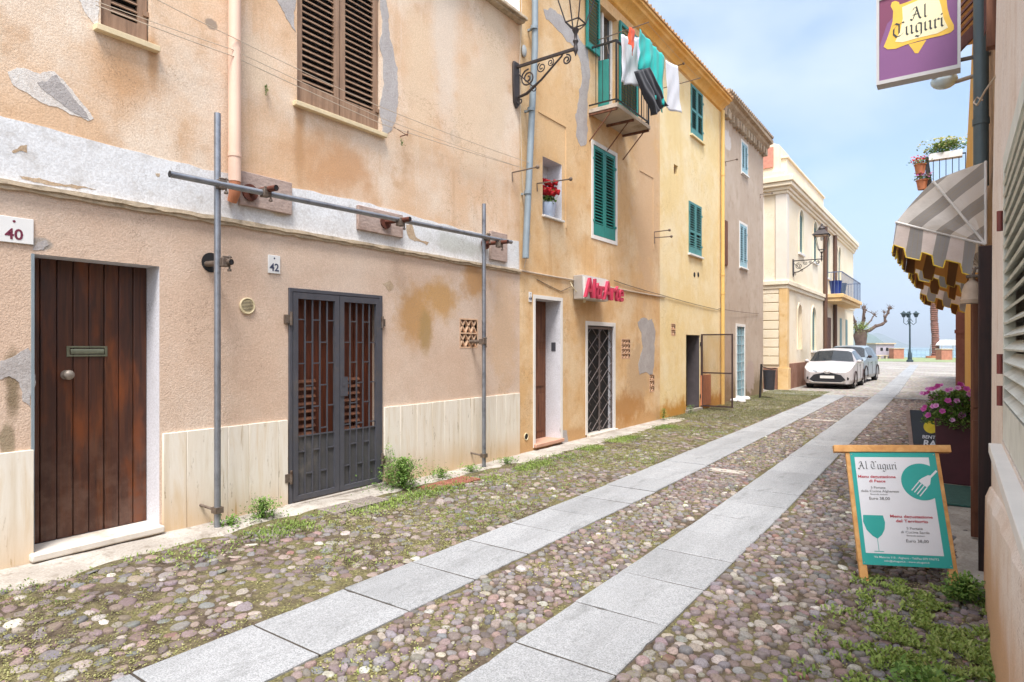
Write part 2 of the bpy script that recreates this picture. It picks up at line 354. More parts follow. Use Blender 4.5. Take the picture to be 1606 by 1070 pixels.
m_teal3 = simple('faded_teal_shutter_paint', lin('#4b8583'), .6, var=.12, scale=6, bump=.1)
m_teal5 = simple('grey_green_shutter_paint', lin('#6f8c88'), .6, var=.12, scale=6, bump=.1)
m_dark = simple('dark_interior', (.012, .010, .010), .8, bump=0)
m_board = simple('dark_board_behind', lin('#5a2a14'), .6, var=.55, scale=5, bump=0, stretch=(8, 8, .5))
m_iron = simple('grey_painted_iron', lin('#4a4a50'), .5, .1, var=.15, scale=8, bump=.15, dirt=lin('#585350'))
m_ironsheet = simple('grey_sheet_iron', lin('#4b4a4b'), .55, .1, var=.2, scale=4, bump=.1, dirt=lin('#6f6962'))
m_galv = simple('galvanised_tube', lin('#8d9096'), .38, .7, var=.2, scale=12, bump=.15, dirt=lin('#5f6168'))
m_rust = simple('rusty_steel', lin('#5b2f20'), .85, .2, var=.35, scale=30, bump=.5, bscale=90)
m_clamp = simple('clamp_steel', lin('#6f6257'), .6, .5, var=.35, scale=30, bump=.5, bscale=90, dirt=lin('#4a3528'))
m_black = simple('black_iron', lin('#2b2725'), .5, .3, var=.25, scale=20, bump=.2)
m_blackl = simple('lamp_iron', lin('#3d3533'), .5, .3, var=.25, scale=20, bump=.2)
m_greypipe = simple('grey_pipe_paint', lin('#7f8a90'), .5, 0, var=.12, scale=5, bump=.1)
m_tealpipe = simple('slate_pipe_paint', lin('#4b595c'), .5, 0, var=.12, scale=5, bump=.1)
m_pinkpipe = simple('pink_pipe_paint', lin('#dcb9a2'), .55, 0, var=.05, scale=3, bump=.05)
m_terra = simple('terracotta_pipe', lin('#b4724e'), .7, 0, var=.15, scale=8, bump=.1)
m_yelpipe = simple('yellow_pipe_paint', lin('#d8b268'), .55, 0, var=.1, scale=3, bump=.05)
m_brpipe = simple('brown_pipe_paint', lin('#5c4031'), .55, 0, var=.1, scale=3, bump=.05)
m_pad = simple('old_timber_pad', lin('#a48f84'), .9, 0, var=.25, scale=10, bump=.6, bscale=30, bdist=.01, stretch=(1, 1, 4), dirt=lin('#8a7266'))
m_tile = simple('ceramic_plate', lin('#dcdad6'), .3, var=.03, bump=0)
m_ink = simple('sign_ink_blue', lin('#3d4258'), .5, bump=0); m_inkr = simple('sign_ink_maroon', lin('#6b2038'), .5, bump=0)
m_brass = simple('tarnished_brass', lin('#6e6f5c'), .5, .6, var=.25, scale=20, bump=.2)
m_knob = simple('worn_knob', lin('#8f8478'), .5, .5, var=.3, scale=30, bump=.2)
m_plast = simple('cream_plastic', lin('#cdbd98'), .6, var=.1, scale=30, bump=.1, dirt=lin('#9b8a68'))
m_vent = simple('brick_vent_clay', lin('#cda888'), .85, var=.15, scale=20, bump=.3)
m_wire = simple('pale_cable', lin('#b8a793'), .7, bump=0); m_wired = simple('dark_cable', lin('#6a5a4c'), .7, bump=0)
def cloth(name, col, tr=.0):
    n = N(name); c = Vector(col)
    f = n.noise(4, 4, .6); cc = n.ramp(f, [(.3, tuple(c * .92)), (.7, tuple(c * 1.04))])
    n.b.inputs['Sheen Weight'].default_value = .15
    m = n.fin(cc, .9, 0, n.bump(n.noise(240, 2, .5), .2, .001))
    if tr:
        t = n.t.nodes.new('ShaderNodeBsdfTranslucent'); n.l(cc, t.inputs[0]); ms = n.t.nodes.new('ShaderNodeMixShader'); ms.inputs[0].default_value = tr
        n.l(n.b.outputs[0], ms.inputs[1]); n.l(t.outputs[0], ms.inputs[2]); n.l(ms.outputs[0], n.out.inputs[0])
    return m
m_cwhite = cloth('white_cotton', lin('#dcdce0'), .25); m_corange = cloth('orange_cotton', lin('#e0501c'), .25); m_cteal = cloth('turquoise_cotton', lin('#25b5ac'), .25)
m_cblack = cloth('black_cotton', lin('#26262c')); m_clil = cloth('lilac_white_cotton', lin('#cfcad8'), .25)
def m_granite():
    n = N('granite_slab')
    a = n.noise(130, 3, .75); b = n.noise(38, 4, .7); l = n.noise(1.1, 6, .6, stretch=(2.6, .35, 1)); r = n.noise(3.3, 6, .7, stretch=(2.2, .6, 1))
    c = n.ramp(a, [(.36, lin('#717273')), (.48, lin('#929394')), (.62, lin('#a7a8a9'))])
    c = n.mix(n.math('MULTIPLY', n.smooth(b, .52, .64), .35), c, lin('#6c6d6e'))
    c = n.mix(n.math('MULTIPLY', n.smooth(l, .42, .66), .26), c, lin('#666767'))
    c = n.mix(n.math('MULTIPLY', n.smooth(r, .52, .70), .42), c, lin('#5c5d5b'))
    n.at = n.t.nodes.new('ShaderNodeAttribute'); n.at.attribute_name = 'tone'
    c = n.mix(1.0, c, n.at.outputs['Color'], 'MULTIPLY')
    return n.fin(c, .75, 0, n.bump(a, .25, .002))
m_gran = m_granite()
def m_cobble():
    n = N('pebble_stone'); at = n.t.nodes.new('ShaderNodeAttribute'); at.attribute_name = 'stone'
    f = n.noise(45, 5, .7); g = n.noise(9, 4, .6)
    c = n.mix(n.math('MULTIPLY', n.smooth(f, .35, .7), .45), at.outputs['Color'], (.62, .59, .56), 'MULTIPLY')
    c = n.mix(n.math('MULTIPLY', n.smooth(f, .55, .75), .3), c, (.46, .42, .38))
    moss = n.math('MULTIPLY', n.smooth(n.noise(1.3, 5, .7), .47, .62), n.smooth(n.noise(20, 5, .8), .48, .60))
    c = n.mix(n.math('MULTIPLY', moss, .5), c, lin('#6e664c'))
    c = n.mix(n.math('MULTIPLY', n.smooth(n.noise(95, 5, .8), .46, .64), .55), c, lin('#4a4038'))
    c = n.mix(n.math('MULTIPLY', n.smooth(n.noise(4.5, 6, .75), .48, .66), .40), c, lin('#6d6150'))
    return n.fin(c, .8, 0, n.bump(f, .5, .004), .3)
m_cob = m_cobble()
def m_soil():
    n = N('mossy_soil')
    f = n.noise(14, 6, .75); g = n.noise(1.7, 5, .7); h = n.noise(60, 4, .7)
    c = n.ramp(f, [(.3, lin('#352e28')), (.5, lin('#574c40')), (.72, lin('#7d7162'))])
    c = n.mix(n.smooth(g, .42, .58), c, n.mix(n.smooth(h, .4, .62), lin('#57523a'), lin('#7c7552')))
    return n.fin(c, .95, 0, n.bump(h, .9, .01, n.bump(f, .6, .02)), .1)
m_soilm = m_soil()
def m_far():
    n = N('distant_cobble_paving')
    v = n.t.nodes.new('ShaderNodeTexVoronoi'); v.inputs['Scale'].default_value = 9.5; n.l(n.pos, v.inputs['Vector'])
    c = n.mix(.25, n.mix(n.noise(30, 3, .6), lin('#7d7670'), lin('#b3aca4')), v.outputs['Color'], 'SOFT_LIGHT')
    c = n.mix(n.math('MULTIPLY', n.smooth(v.outputs['Distance'], .35, .6), .6), c, lin('#5f574c'))
    c = n.mix(n.math('MULTIPLY', n.smooth(n.noise(.35, 5, .6), .45, .65), .5), c, lin('#a9a49c'))
    return n.fin(c, .85, 0, n.bump(v.outputs['Distance'], -.5, .02))
m_farp = m_far()
m_conc = plaster('old_concrete', lin('#a39b91'), lin('#bdb6ac'), lin('#776c5e'), [], scale=2.4, streak=.0, blotch=.8, grain=60, gb=.7, gdist=.008)
def leafmat(name, c1, c2, c3, tr=.3):
    n = N(name); oi = n.t.nodes.new('ShaderNodeAttribute'); oi.attribute_name = 'leaf'
    c = n.ramp(oi.outputs['Fac'], [(.1, c1), (.5, c2), (.9, c3)])
    m = n.fin(c, .55, 0, None, .3)
    t = n.t.nodes.new('ShaderNodeBsdfTranslucent'); n.l(c, t.inputs[0]); ms = n.t.nodes.new('ShaderNodeMixShader'); ms.inputs[0].default_value = tr
    n.l(n.b.outputs[0], ms.inputs[1]); n.l(t.outputs[0], ms.inputs[2]); n.l(ms.outputs[0], n.out.inputs[0])
    return m
m_leaf = leafmat('weed_leaves', (.08, .15, .03), (.15, .27, .05), (.28, .38, .10))
m_moss = leafmat('moss_cushions', (.15, .15, .055), (.26, .255, .09), (.40, .37, .17), .1)
m_grass = leafmat('grass_blades', (.13, .19, .04), (.24, .33, .07), (.40, .44, .15))
m_petun = leafmat('petunia_petals', (.42, .03, .20), (.60, .10, .42), (.85, .55, .78))
m_dry = leafmat('dry_grass_blades', (.14, .15, .06), (.24, .24, .11), (.38, .35, .20))
m_redfl = leafmat('red_petals', (.50, .015, .02), (.75, .02, .03), (.85, .06, .05))
m_palegr = leafmat('pale_flowers', (.25, .30, .08), (.5, .5, .2), (.75, .7, .45))
m_planter = simple('maroon_planter', lin('#4a2028'), .55, var=.15, scale=8, bump=.15)
m_glass = simple('window_glass', (.02, .024, .028), .04, bump=0)
m_green_mat = simple('dark_green_mat', lin('#33574f'), .95, var=.25, scale=30, bump=.8, bscale=120, bdist=.006)
m_red = simple('sign_red', lin('#b83650'), .4, var=.06, scale=20, bump=0)
m_signw = simple('sign_white_acrylic', lin('#dcdad4'), .35, var=.05, bump=0)
m_alu = simple('sign_aluminium', lin('#b9b3ac'), .4, .4, var=.08, bump=0)
m_purple = simple('sign_purple_print', lin('#7c4a78'), .45, var=.08, scale=2, bump=0)
m_purpled = simple('sign_maroon_print', lin('#74304e'), .45, var=.08, scale=2, bump=0)
m_gold = simple('sign_gold_print', lin('#e0b23a'), .45, var=.08, bump=0); m_cream = simple('sign_cream_print', lin('#e8dcb0'), .45, var=.06, bump=0)
m_blackink = simple('black_print', lin('#2b2a2a'), .6, bump=0); m_greyink = simple('grey_print', lin('#6d6a68'), .6, bump=0)
m_teal = simple('menu_teal_print', lin('#2f9f97'), .4, var=.04, bump=0); m_paper = simple('menu_white_print', lin('#d9dade'), .4, var=.02, bump=0)
m_redink = simple('menu_red_print', lin('#b5313f'), .5, bump=0)
m_slate = simple('blackboard_slate', lin('#33383f'), .6, var=.2, scale=5, bump=0); m_yel = simple('yellow_print', lin('#ddc41f'), .5, bump=0)
m_rooftile = simple('red_roof_tiles', lin('#bd9468'), .85, var=.3, scale=9, bump=.5, bscale=12, bdist=.03)

# ------------------------------------------------------------------ facades
def facade(mb, X, y0, y1, z0, z1, holes, jm=0, side=-1, xf=None):
    """front sheet of a wall standing at X, with real openings (hy0,hy1,hz0,hz1,depth,jamb_mat); side=-1: the wall's inside lies at -X"""
    ys = sorted({y0, y1, *[h[0] for h in holes], *[h[1] for h in holes]}); zs = sorted({z0, z1, *[h[2] for h in holes], *[h[3] for h in holes]})
    g = xf or (lambda y, z: X)
    def q(a, b, c, d, mi):
        mb.quad(*( (a, b, c, d) if side < 0 else (d, c, b, a)), mi)
    for i in range(len(ys) - 1):
        for j in range(len(zs) - 1):
            a, b, c, d = ys[i], ys[i + 1], zs[j], zs[j + 1]
            if any(h[0] <= (a + b) / 2 <= h[1] and h[2] <= (c + d) / 2 <= h[3] for h in holes): continue
            q((g(a, c), a, c), (g(b, c), b, c), (g(b, d), b, d), (g(a, d), a, d), jm)
    for h in holes:
        a, b, c, d, dep, mi = h; e = side * dep
        x00, x10, x11, x01 = g(a, c), g(b, c), g(b, d), g(a, d)
        q((x00, a, c), (x01, a, d), (X + e, a, d), (X + e, a, c), mi)
        q((x10, b, c), (X + e, b, c), (X + e, b, d), (x11, b, d), mi)
        q((x01, a, d), (x11, b, d), (X + e, b, d), (X + e, a, d), mi)
        q((x00, a, c), (X + e, a, c), (X + e, b, c), (x10, b, c), mi)
def shell(mb, X, y0, y1, z0, z1, depth, side=-1, mi=0):
    """side walls, back and top of a building body behind the facade"""
    B = X + side * depth
    fs = [[(X, y0, z0), (X, y0, z1), (B, y0, z1), (B, y0, z0)], [(X, y1, z0), (B, y1, z0), (B, y1, z1), (X, y1, z1)],
          [(B, y0, z0), (B, y0, z1), (B, y1, z1), (B, y1, z0)], [(X, y0, z1), (X, y1, z1), (B, y1, z1), (B, y0, z1)]]
    for f in fs: mb.quad(*(f if side < 0 else f[::-1]), mi)
def rough_strip(mb, X, th, ys, zlo, zhi, amp, mi=0, seed=0):
    """slab on the wall with a worn, wavy outline"""
    rr = random.Random(seed); n = len(ys)
    lo = [zlo(y) + rr.uniform(-amp[0], amp[0]) for y in ys]; hi = [zhi(y) + rr.uniform(-amp[1], amp[1]) for y in ys]
    for i in range(n - 1):
        a, b = ys[i], ys[i + 1]
        mb.add([(X, a, lo[i]), (X, b, lo[i + 1]), (X, b, hi[i + 1]), (X, a, hi[i]), (X + th, a, lo[i]), (X + th, b, lo[i + 1]), (X + th, b, hi[i + 1]), (X + th, a, hi[i])],
               [(4, 5, 6, 7), (0, 1, 5, 4), (3, 7, 6, 2)] + ([(0, 4, 7, 3)] if i == 0 else []) + ([(1, 2, 6, 5)] if i == n - 2 else []), mi)
def louvre_leaf(mb, X, y0, y1, z0, z1, th=.035, st=.07, pitch=.055, mids=(), out=1, bot=.16, mi=0):
    """louvred leaf lying along the wall, facing out*X"""
    xa, xb = X, X + out * th
    mb.box(xa, xb, y0, y0 + st, z0, z1, mi); mb.box(xa, xb, y1 - st, y1, z0, z1, mi)
    mb.box(xa, xb, y0 + st, y1 - st, z0, z0 + bot, mi); mb.box(xa, xb, y0 + st, y1 - st, z1 - st, z1, mi)
    for m in mids: mb.box(xa, xb, y0 + st, y1 - st, m - st / 2, m + st / 2, mi)
    z = z0 + bot + pitch * .6; xm = (xa + xb) / 2
    while z < z1 - st - pitch * .3:
        if not any(abs(z - m) < st * .8 for m in mids):
            mb.obox((xm, (y0 + y1) / 2, z), (out * th * .5, 0, -pitch * .30), (0, (y1 - y0) / 2 - st, 0), (.0022 , 0, .0035), mi)
        z += pitch
def shutter_window(root, X, y0, y1, z0, z1, mat, sill=m_sillst, rec=.06, pitch=.06, mids=(), st=.07, frame=None, sillh=.045, over=.05, label=None, bot=.16, leaves_=2):
    w = MB(); w.box(X - rec - .06, X - rec - .04, y0 + .001, y1 - .001, z0 + .001, z1 - .001)
    wo_ = w.build('window', m_dark, root)
    ym = (y0 + y1) / 2
    for a, b in (((y0 + .012, ym - .004), (ym + .004, y1 - .012)) if leaves_ == 2 else ((y0 + .012, y1 - .012),)):
        s = MB(); louvre_leaf(s, X - rec, a, b, z0 + .01, z1 - .01, pitch=pitch, mids=mids, st=st, bot=bot)
        for zz in (z0 + .25, z1 - .25):
            yy = a if a < ym - .1 and b <= ym else b
            s.box(X - rec + .036, X - rec + .05, yy - .03, yy + .03, zz - .02, zz + .02)
        s.build('shutter', mat, wo_)
    if sill:
        s = MB(); s.box(X - rec, X + .06, y0 - over, y1 + over, z0 - sillh, z0); s.build('sill', sill, wo_, bevel=.004)
    if frame:
        f = MB(); t = .07
        f.box(X + .001, X + .012, y0 - t, y0, z0 - t, z1 + t); f.box(X + .001, X + .012, y1, y1 + t, z0 - t, z1 + t)
        f.box(X + .001, X + .0115, y0, y1, z1, z1 + t); f.box(X + .001, X + .013, y0, y1, z0 - t, z0 - .001)
        f.build('frame', frame, wo_)
    return wo_

# ---- house 1: peach plaster, doors 40 and 42
Y1e = Yw(815); Y1s = -3.5; H1 = 6.32
d40 = (Yw(52), Yw(250), .165, 2.24); g42 = (Yw(452), Yw(598), .10, 2.16)
wA = (Yw(158), Yw(236), Zw(236, 72), 5.75); wB = (Yw(466), Yw(597), Zw(466, 161), 5.75)
br = (Yw(722), Yw(748), Zw(722, 545), Zw(722, 500)); ph = (Yw(321), Yw(342))
h1 = thing('plaster_house', 'peach plaster house with dark plank door 40, iron gate 42 and a whitewashed band', 'house', (XL, (Y1e + Y1s) / 2, 0))
mb = MB(); ZB0 = 2.70; ZB1 = 3.13
facade(mb, XL, Y1s, Y1e, -.3, 2.78, [(*d40, .24, 1), (*g42, .32, 2), (*br, .12, 2)], 0)
facade(mb, XL, Y1s, Y1e, 2.78, H1, [(*wA, .14, 3), (*wB, .14, 3)], 3)
shell(mb, XL, Y1s, Y1e, -.3, H1, 7)
mb.build('wall', [m_b1lo, m_jamb, m_b1lo, m_b1up], h1)
mb = MB(); ys = list(np.linspace(Y1s, Y1e - .03, 90))
rough_strip(mb, XL - .01, .016, ys, lambda y: 2.72, lambda y: ZB1 + .02 * math.sin(y * 1.7), (.0, .012), seed=3)
mb.build('whitewashed_band', m_band, h1)
mb = MB(); rough_strip(mb, XL - .01, .055, list(np.linspace(Y1s, Y1e, 110)), lambda y: 2.685, lambda y: 2.715, (.007, .006), seed=5)
rough_strip(mb, XL - .01, .035, list(np.linspace(Y1s, Y1e, 110)), lambda y: 2.660, lambda y: 2.688, (.008, .0), seed=6)
mb.build('moulding', m_mould, h1)
def trav(y0, y1, zt, zb=-.1, widths=(.30, .24, .33, .27)):
    mb = MB(); y = y0; i = 0
    while y < y1 - .05:
        w = widths[i % len(widths)]; e = min(y + w, y1)
        if y1 - e < .1: e = y1
        d = random.uniform(.020, .024)
        mb.box(XL - .02, XL + d, y + .002, e - .002, zb, zt + random.uniform(-.002, .002)); y = e; i += 1
    mb.box(XL - .02, XL + .014, y0, y1, zb, zt - .01)
    mb.build('travertine_plinth', m_trav, h1, bevel=.003)
trav(Y1s, d40[0] - .0, .885); trav(d40[1] + .02, Yw(450), .895, widths=(.19, .36, .2, .3)); trav(Yw(601), Y1e - .02, .915, widths=(.24, .27, .27, .22, .3))
# roof edge
mb = MB(); mb.box(XL - .3, XL + .10, Y1s, Y1e, H1 - .02, H1 + .07); mb.box(XL + .101, XL + .15, Y1s, Y1e, H1 + .0, H1 + .05)
mb.build('roof_edge', m_mould, h1, bevel=.01)
# plank door 40
a, b, c, d = d40; XD = XL - .24
mb = MB(); n = 8; w = (b - a) / n
for i in range(n):
    mb.box(XD - .03, XD + .028 + random.uniform(-.002, .002), a + i * w + .003, a + (i + 1) * w - .003, c + .004, d + .02)
mb.box(XD - .04, XD + .012, a, b, c, d + .02)
do = mb.build('plank_door', m_door, h1, bevel=.005)
mb = MB(); p0 = P(104, 543, XD + .03); p1 = P(168, 558, XD + .03)
y0_, y1_, z0_, z1_ = p0.y, p1.y, p1.z - .005, p0.z
mb.box(XD + .029, XD + .038, y0_, y1_, z0_, z0_ + .014); mb.box(XD + .029, XD + .038, y0_, y1_, z1_ - .014, z1_)
mb.box(XD + .029, XD + .038, y0_, y0_ + .02, z0_ + .014, z1_ - .014); mb.box(XD + .029, XD + .038, y1_ - .02, y1_, z0_ + .014, z1_ - .014)
mb.obox((XD + .036, (y0_ + y1_) / 2, (z0_ + z1_) / 2), (.004, 0, -.006), (0, (y1_ - y0_) / 2 - .025, 0), (.001, 0, .014))
mb.build('letter_slot', m_brass, do, bevel=.002)
mb = MB(); p = P(103, 588, XD + .03); mb.cyl(p, p + Vector((.04, 0, 0)), .018); mb.ball(p + Vector((.06, 0, 0)), .037, 16, 10, sc3=(.8, 1, 1)); mb.cyl(p, p + Vector((.008, 0, 0)), .035, 16)
mb.build('knob', m_knob, do)
mb = MB(); mb.box(XL - .205, XL + .075, a + .004, b - .004, c - .05, c + .006); mb.box(XL + .001, XL + .075, a - .03, b + .01, c - .0495, c + .0055); mb.build('threshold', m_marble, h1, bevel=.012)
mb = MB(); mb.box(XL - .25, XL + .04, a - .02, b + .0, -.1, c - .056); mb.build('step', m_trav, h1, bevel=.01)
mb = MB(); mb.box(XL - .008, XL + .012, a - .013, a + .004, c, d + .0); mb.build('corner_bead', m_greypipe, h1)
# iron gate 42
a, b, c, d = g42; ym = (a + b) / 2
mb = MB(); mb.box(XL - .17, XL - .15, a + .001, b - .001, c, d)
for i in range(7): yy = a + .05 + (b - a - .1) * i / 6; mb.box(XL - .149, XL - .135, yy - .035, yy + .035, c, d)
mb.build('inner_door', m_board, h1)
for (u0, u1) in ((a + .05, a + .40), (ym + .05, ym + .38)):
    mb = MB()
    for k in range(8):
        z = .72 + k * .075; mb.obox((XL - .115, (u0 + u1) / 2, z), (.012, 0, -.014), (0, (u1 - u0) / 2, 0), (.002, 0, .004))
    mb.build('inner_louvre', m_brown, h1)
mb = MB()
mb.box(XL - .035, XL + .022, a + .0, a + .035, c - .02, d + .0); mb.box(XL - .035, XL + .022, b - .035, b, c - .02, d); mb.box(XL - .035, XL + .021, a + .035, b - .035, d - .035, d)
gf = mb.build('security_gate', m_iron, h1, bevel=.003)
for (ya, yb, off) in ((a + .04, ym - .004, 0), (ym + .004, b - .04, 1)):
    mb = MB(); x0, x1 = XL - .01, XL + .025; fw = .055
    mb.box(x0, x1, ya, ya + fw, c, d - .04); mb.box(x0, x1, yb - fw, yb, c, d - .04); mb.box(x0, x1, ya + fw, yb - fw, d - .1, d - .04); mb.box(x0, x1, ya + fw, yb - fw, c, c + .05)
    cols = 5; cw = (yb - ya - 2 * fw) / cols; zs0 = c + .62
    for i in range(1, cols): mb.box(XL + .0, XL + .014, ya + fw + i * cw - .006, ya + fw + i * cw + .006, c + .05, d - .1)
    for i in range(cols):
        z = d - .1 - (.20 if (i + off) % 2 == 0 else .42)
        while z > c + .12:
            mb.box(XL + .001, XL + .013, ya + fw + i * cw + .006, ya + fw + (i + 1) * cw - .006, z - .006, z + .006); z -= .43
    mb.box(XL + .001, XL + .0125, ya + fw, yb - fw, zs0 - .006, zs0 + .008)
    lf = mb.build('gate_leaf', m_iron, gf)
    mb = MB(); mb.box(XL - .008, XL - .004, ya + fw, yb - fw, c + .05, zs0); mb.build('sheet_panel', m_ironsheet, gf)
mb = MB(); mb.box(XL + .0255, XL + .032, ym + .01, ym + .10, 1.08, 1.28); mb.cyl((XL + .032, ym + .05, 1.2), (XL + .036, ym + .05, 1.2), .014); mb.build('lock_plate', m_iron, gf)
for z in (.30, 1.82):
    mb = MB(); mb.box(XL + .0, XL + .03, a - .05, a + .01, z, z + .08); mb.cyl((XL + .03, a + .012, z - .02), (XL + .03, a + .012, z + .11), .014); mb.build('hinge', m_clamp, gf)
    mb = MB(); mb.box(XL, XL + .03, b - .01, b + .035, z, z + .08); mb.cyl((XL + .03, b - .01, z - .02), (XL + .03, b - .01, z + .11), .014); mb.build('hinge', m_clamp, gf)
mb = MB(); mb.box(XL - .32, XL + .05, a - .06, b + .04, -.1, c - .012); mb.build('threshold', m_conc, h1, bevel=.01)
# brick vent
def brick_vent(root, X, y0, y1, z0, z1, n=3, rows=2, mat=m_vent):
    mb = MB(); mb.box(X - .10, X - .09, y0, y1, z0, z1, 1)
    cw = (y1 - y0) / n; rh = (z1 - z0) / rows
    for r_ in range(rows):
        zc = z0 + rh * (r_ + .5)
        for i in range(n):
            yc = y0 + cw * (i + .5)
            for s in (-1, 1): mb.obox((X - .025, yc, zc), (.02, 0, 0), (0, cw * .48 , s * rh * .46), (0, -s * .0085 * rh / math.hypot(cw, rh), .0085 * cw / math.hypot(cw, rh)), 0)
    for r_ in range(rows + 1): mb.box(X - .05, X + .003, y0 - .004, y1 + .004, z0 + r_ * rh - .009, z0 + r_ * rh + .009, 0)
    mb.box(X - .05, X + .002, y0 - .016, y0, z0 - .009, z1 + .009, 0); mb.box(X - .05, X + .002, y1, y1 + .016, z0 - .009, z1 + .009, 0)
    return mb.build('vent_brick', [mat, m_dark], root)
brick_vent(h1, XL, *br)
# round vent
p = P(387, 480, XL); mb = MB(); mb.tube([p + Vector((-.01, 0, 0)), p + Vector((.012, 0, 0))], .073, 28)
ang = [2 * math.pi * i / 28 for i in range(29)]; mb.tube([p + Vector((.012, .068 * math.cos(t), .068 * math.sin(t))) for t in ang], .008, 6, cap=False)
for i in range(-4, 5):
    hw = math.sqrt(max(.055 ** 2 - (i * .0125) ** 2, 1e-5)); mb.box(p.x + .0125, p.x + .017, p.y - hw, p.y + hw, p.z + i * .0125 - .0028, p.z + i * .0125 + .0028, 0); mb.box(p.x + .0121, p.x + .0128, p.y - hw, p.y + hw, p.z + i * .0125 + .0028, p.z + i * .0125 + .0085, 1)
mb.build('round_vent', [m_plast, m_dark], h1)
shutter_window(h1, XL, *wA, m_oldshut, mids=(), rec=.07, pitch=.062, bot=.14, leaves_=1)
shutter_window(h1, XL, *wB, m_oldshut, mids=(), rec=.07, pitch=.062, bot=.22)
# pink drainpipe
p = P(368, 250, XL + .08); mb = MB(); mb.cyl((p.x, p.y, Zw(368, 285, XL + .08)), (p.x, p.y, H1), .052, 20)
for z in (3.25, 4.8): mb.cyl((p.x, p.y, z), (p.x, p.y, z + .03), .057, 20)
dp = mb.build('drainpipe', m_pinkpipe, h1)
mb = MB(); z1_ = Zw(368, 285, XL + .08); mb.tube([(p.x, p.y, z1_ + .02), (p.x, p.y, z1_ - .10), (p.x - .04, p.y, z1_ - .17)], [.049, .047, .04], 18); mb.build('pipe_end', m_terra, dp)
# peeled and patched plaster: pieces with torn outlines
def torn(root, poly, t, m, name='plaster_patch', X=XL, seed=0, amp=.10, lev=4):
    g = random.Random(seed); pts = [(P(u, v, X).y, P(u, v, X).z) for u, v in poly]
    for _ in range(lev):
        out = []
        for i in range(len(pts)):
            (a0, b0), (a1, b1) = pts[i], pts[(i + 1) % len(pts)]; L_ = math.hypot(a1 - a0, b1 - b0); d = g.uniform(-amp, amp) * L_
            out += [(a0, b0), ((a0 + a1) / 2 - (b1 - b0) / max(L_, 1e-6) * d, (b0 + b1) / 2 + (a1 - a0) / max(L_, 1e-6) * d)]
        pts = out
    mb = MB(); mb.prism(pts, lambda u, v, a_: (a_, u, v), X - .004, X + t); return mb.build(name, m, root, fixn=True, sharp=20)
m_pw = plaster('bare_white_undercoat', lin('#d6cdc4'), lin('#ded8d0'), lin('#b8a898'), [], scale=6, grain=70, gb=.6, streak=.1, cracks=False)
m_pg = plaster('grey_cement_patch', lin('#ada6a2'), lin('#b9b3af'), lin('#978e88'), [], scale=4, grain=60, gb=.7, streak=.3, cracks=False)
m_pb = plaster('flaked_to_render', lin('#b59c80'), lin('#c4b097'), lin('#927a60'), [], scale=8, grain=60, gb=.9, streak=.1, cracks=False)
torn(h1, [(12, 112), (26, 106), (62, 116), (85, 112), (98, 124), (116, 146), (136, 170), (147, 186), (138, 190), (110, 180), (78, 166), (50, 152), (20, 133)], .0025, m_pw, seed=1)
torn(h1, [(58, 130), (74, 128), (88, 117), (105, 140), (128, 168), (140, 188), (118, 178), (100, 166), (80, 150), (66, 140)], .0045, m_pg, seed=2)
torn(h1, [(122, -4), (155, -4), (155, 38), (149, 39), (137, 25), (129, 12)], .0025, m_pw, seed=3)
torn(h1, [(430, -6), (464, -6), (464, 50), (458, 44), (448, 28), (440, 10)], .003, m_pg, seed=4)
torn(h1, [(598, -8), (604, -8), (611, 60), (618, 85), (624, 130), (622, 170), (614, 205), (607, 212), (599, 206), (599, 150)], .003, m_pg, seed=5)
torn(h1, [(18, 238), (28, 233), (31, 229), (42, 228), (42, 240), (30, 237), (20, 241)], .0065 + .001, m_pb, seed=6)
torn(h1, [(30, 276), (60, 279), (112, 289), (150, 298), (120, 297), (60, 287), (34, 281)], .0075, m_pb, seed=7)
torn(h1, [(243, 272), (250, 272), (249, 278), (245, 277)], .0075, m_pb, seed=8)
torn(h1, [(636, 352), (646, 352), (652, 372), (672, 380), (668, 385), (650, 379), (641, 374)], .0075, m_pb, seed=9)
torn(h1, [(51, 392), (60, 380), (72, 376), (76, 384), (66, 392)], .003, m_pg, seed=10)
torn(h1, [(600, 445), (612, 440), (618, 450), (610, 458)], .002, m_pb, seed=12)
torn(h1, [(0, 566), (20, 560), (44, 545), (50, 560), (49, 640), (36, 630), (30, 600), (14, 590), (0, 596)], .003, m_pg, seed=13)
# small hooks with weeds on the wall
for (px, py) in ((628, 214),):
    p = P(px, py, XL); mb = MB(); mb.tube([p + Vector((-.01, 0, 0)), p + Vector((.12, 0, 0)), p + Vector((.12, 0, .04))], .006, 6); mb.tube([p + Vector((.1, -.2, .03)), p + Vector((.1, .02, -.01))], .004, 5)
    mb.build('wall_hook', m_rust, h1)

# ---- number plates
def plate(px, py, w, h, txt, m, X, label, blot=True):
    p = P(px, py, X); mb = MB(); mb.box(X + .0, X + .014, p.y - w / 2, p.y + w / 2, p.z - h / 2, p.z + h / 2, 0)
    o = tag(mb.build('number_plate', m_tile, bevel=.003), label, 'house number')
    t = MB(); t.text(txt, (X + .0150, p.y, p.z - h * .36), (0, 1, 0), (0, 0, 1), h * .58, .0008, .02, 0, 'CENTER')
    q_ = MB(); q_.cyl((X + .0142, p.y, p.z + h * .33), (X + .0155, p.y, p.z + h * .33), h * .05, 10); q_.build('plate_stud', m, o)
    t.build('numeral', m, o)
plate(21, 361, .222, .175, '40', m_inkr, XL, 'white ceramic plate with maroon number 40 left of the plank door')
plate(429, 415, .125, .17, '42', m_ink, XL, 'white ceramic plate with blue number 42 above the iron gate')
plate(831, 466, .075, .15, '44', m_ink, XL, 'small white ceramic plate 44 beside the tall narrow doorway')

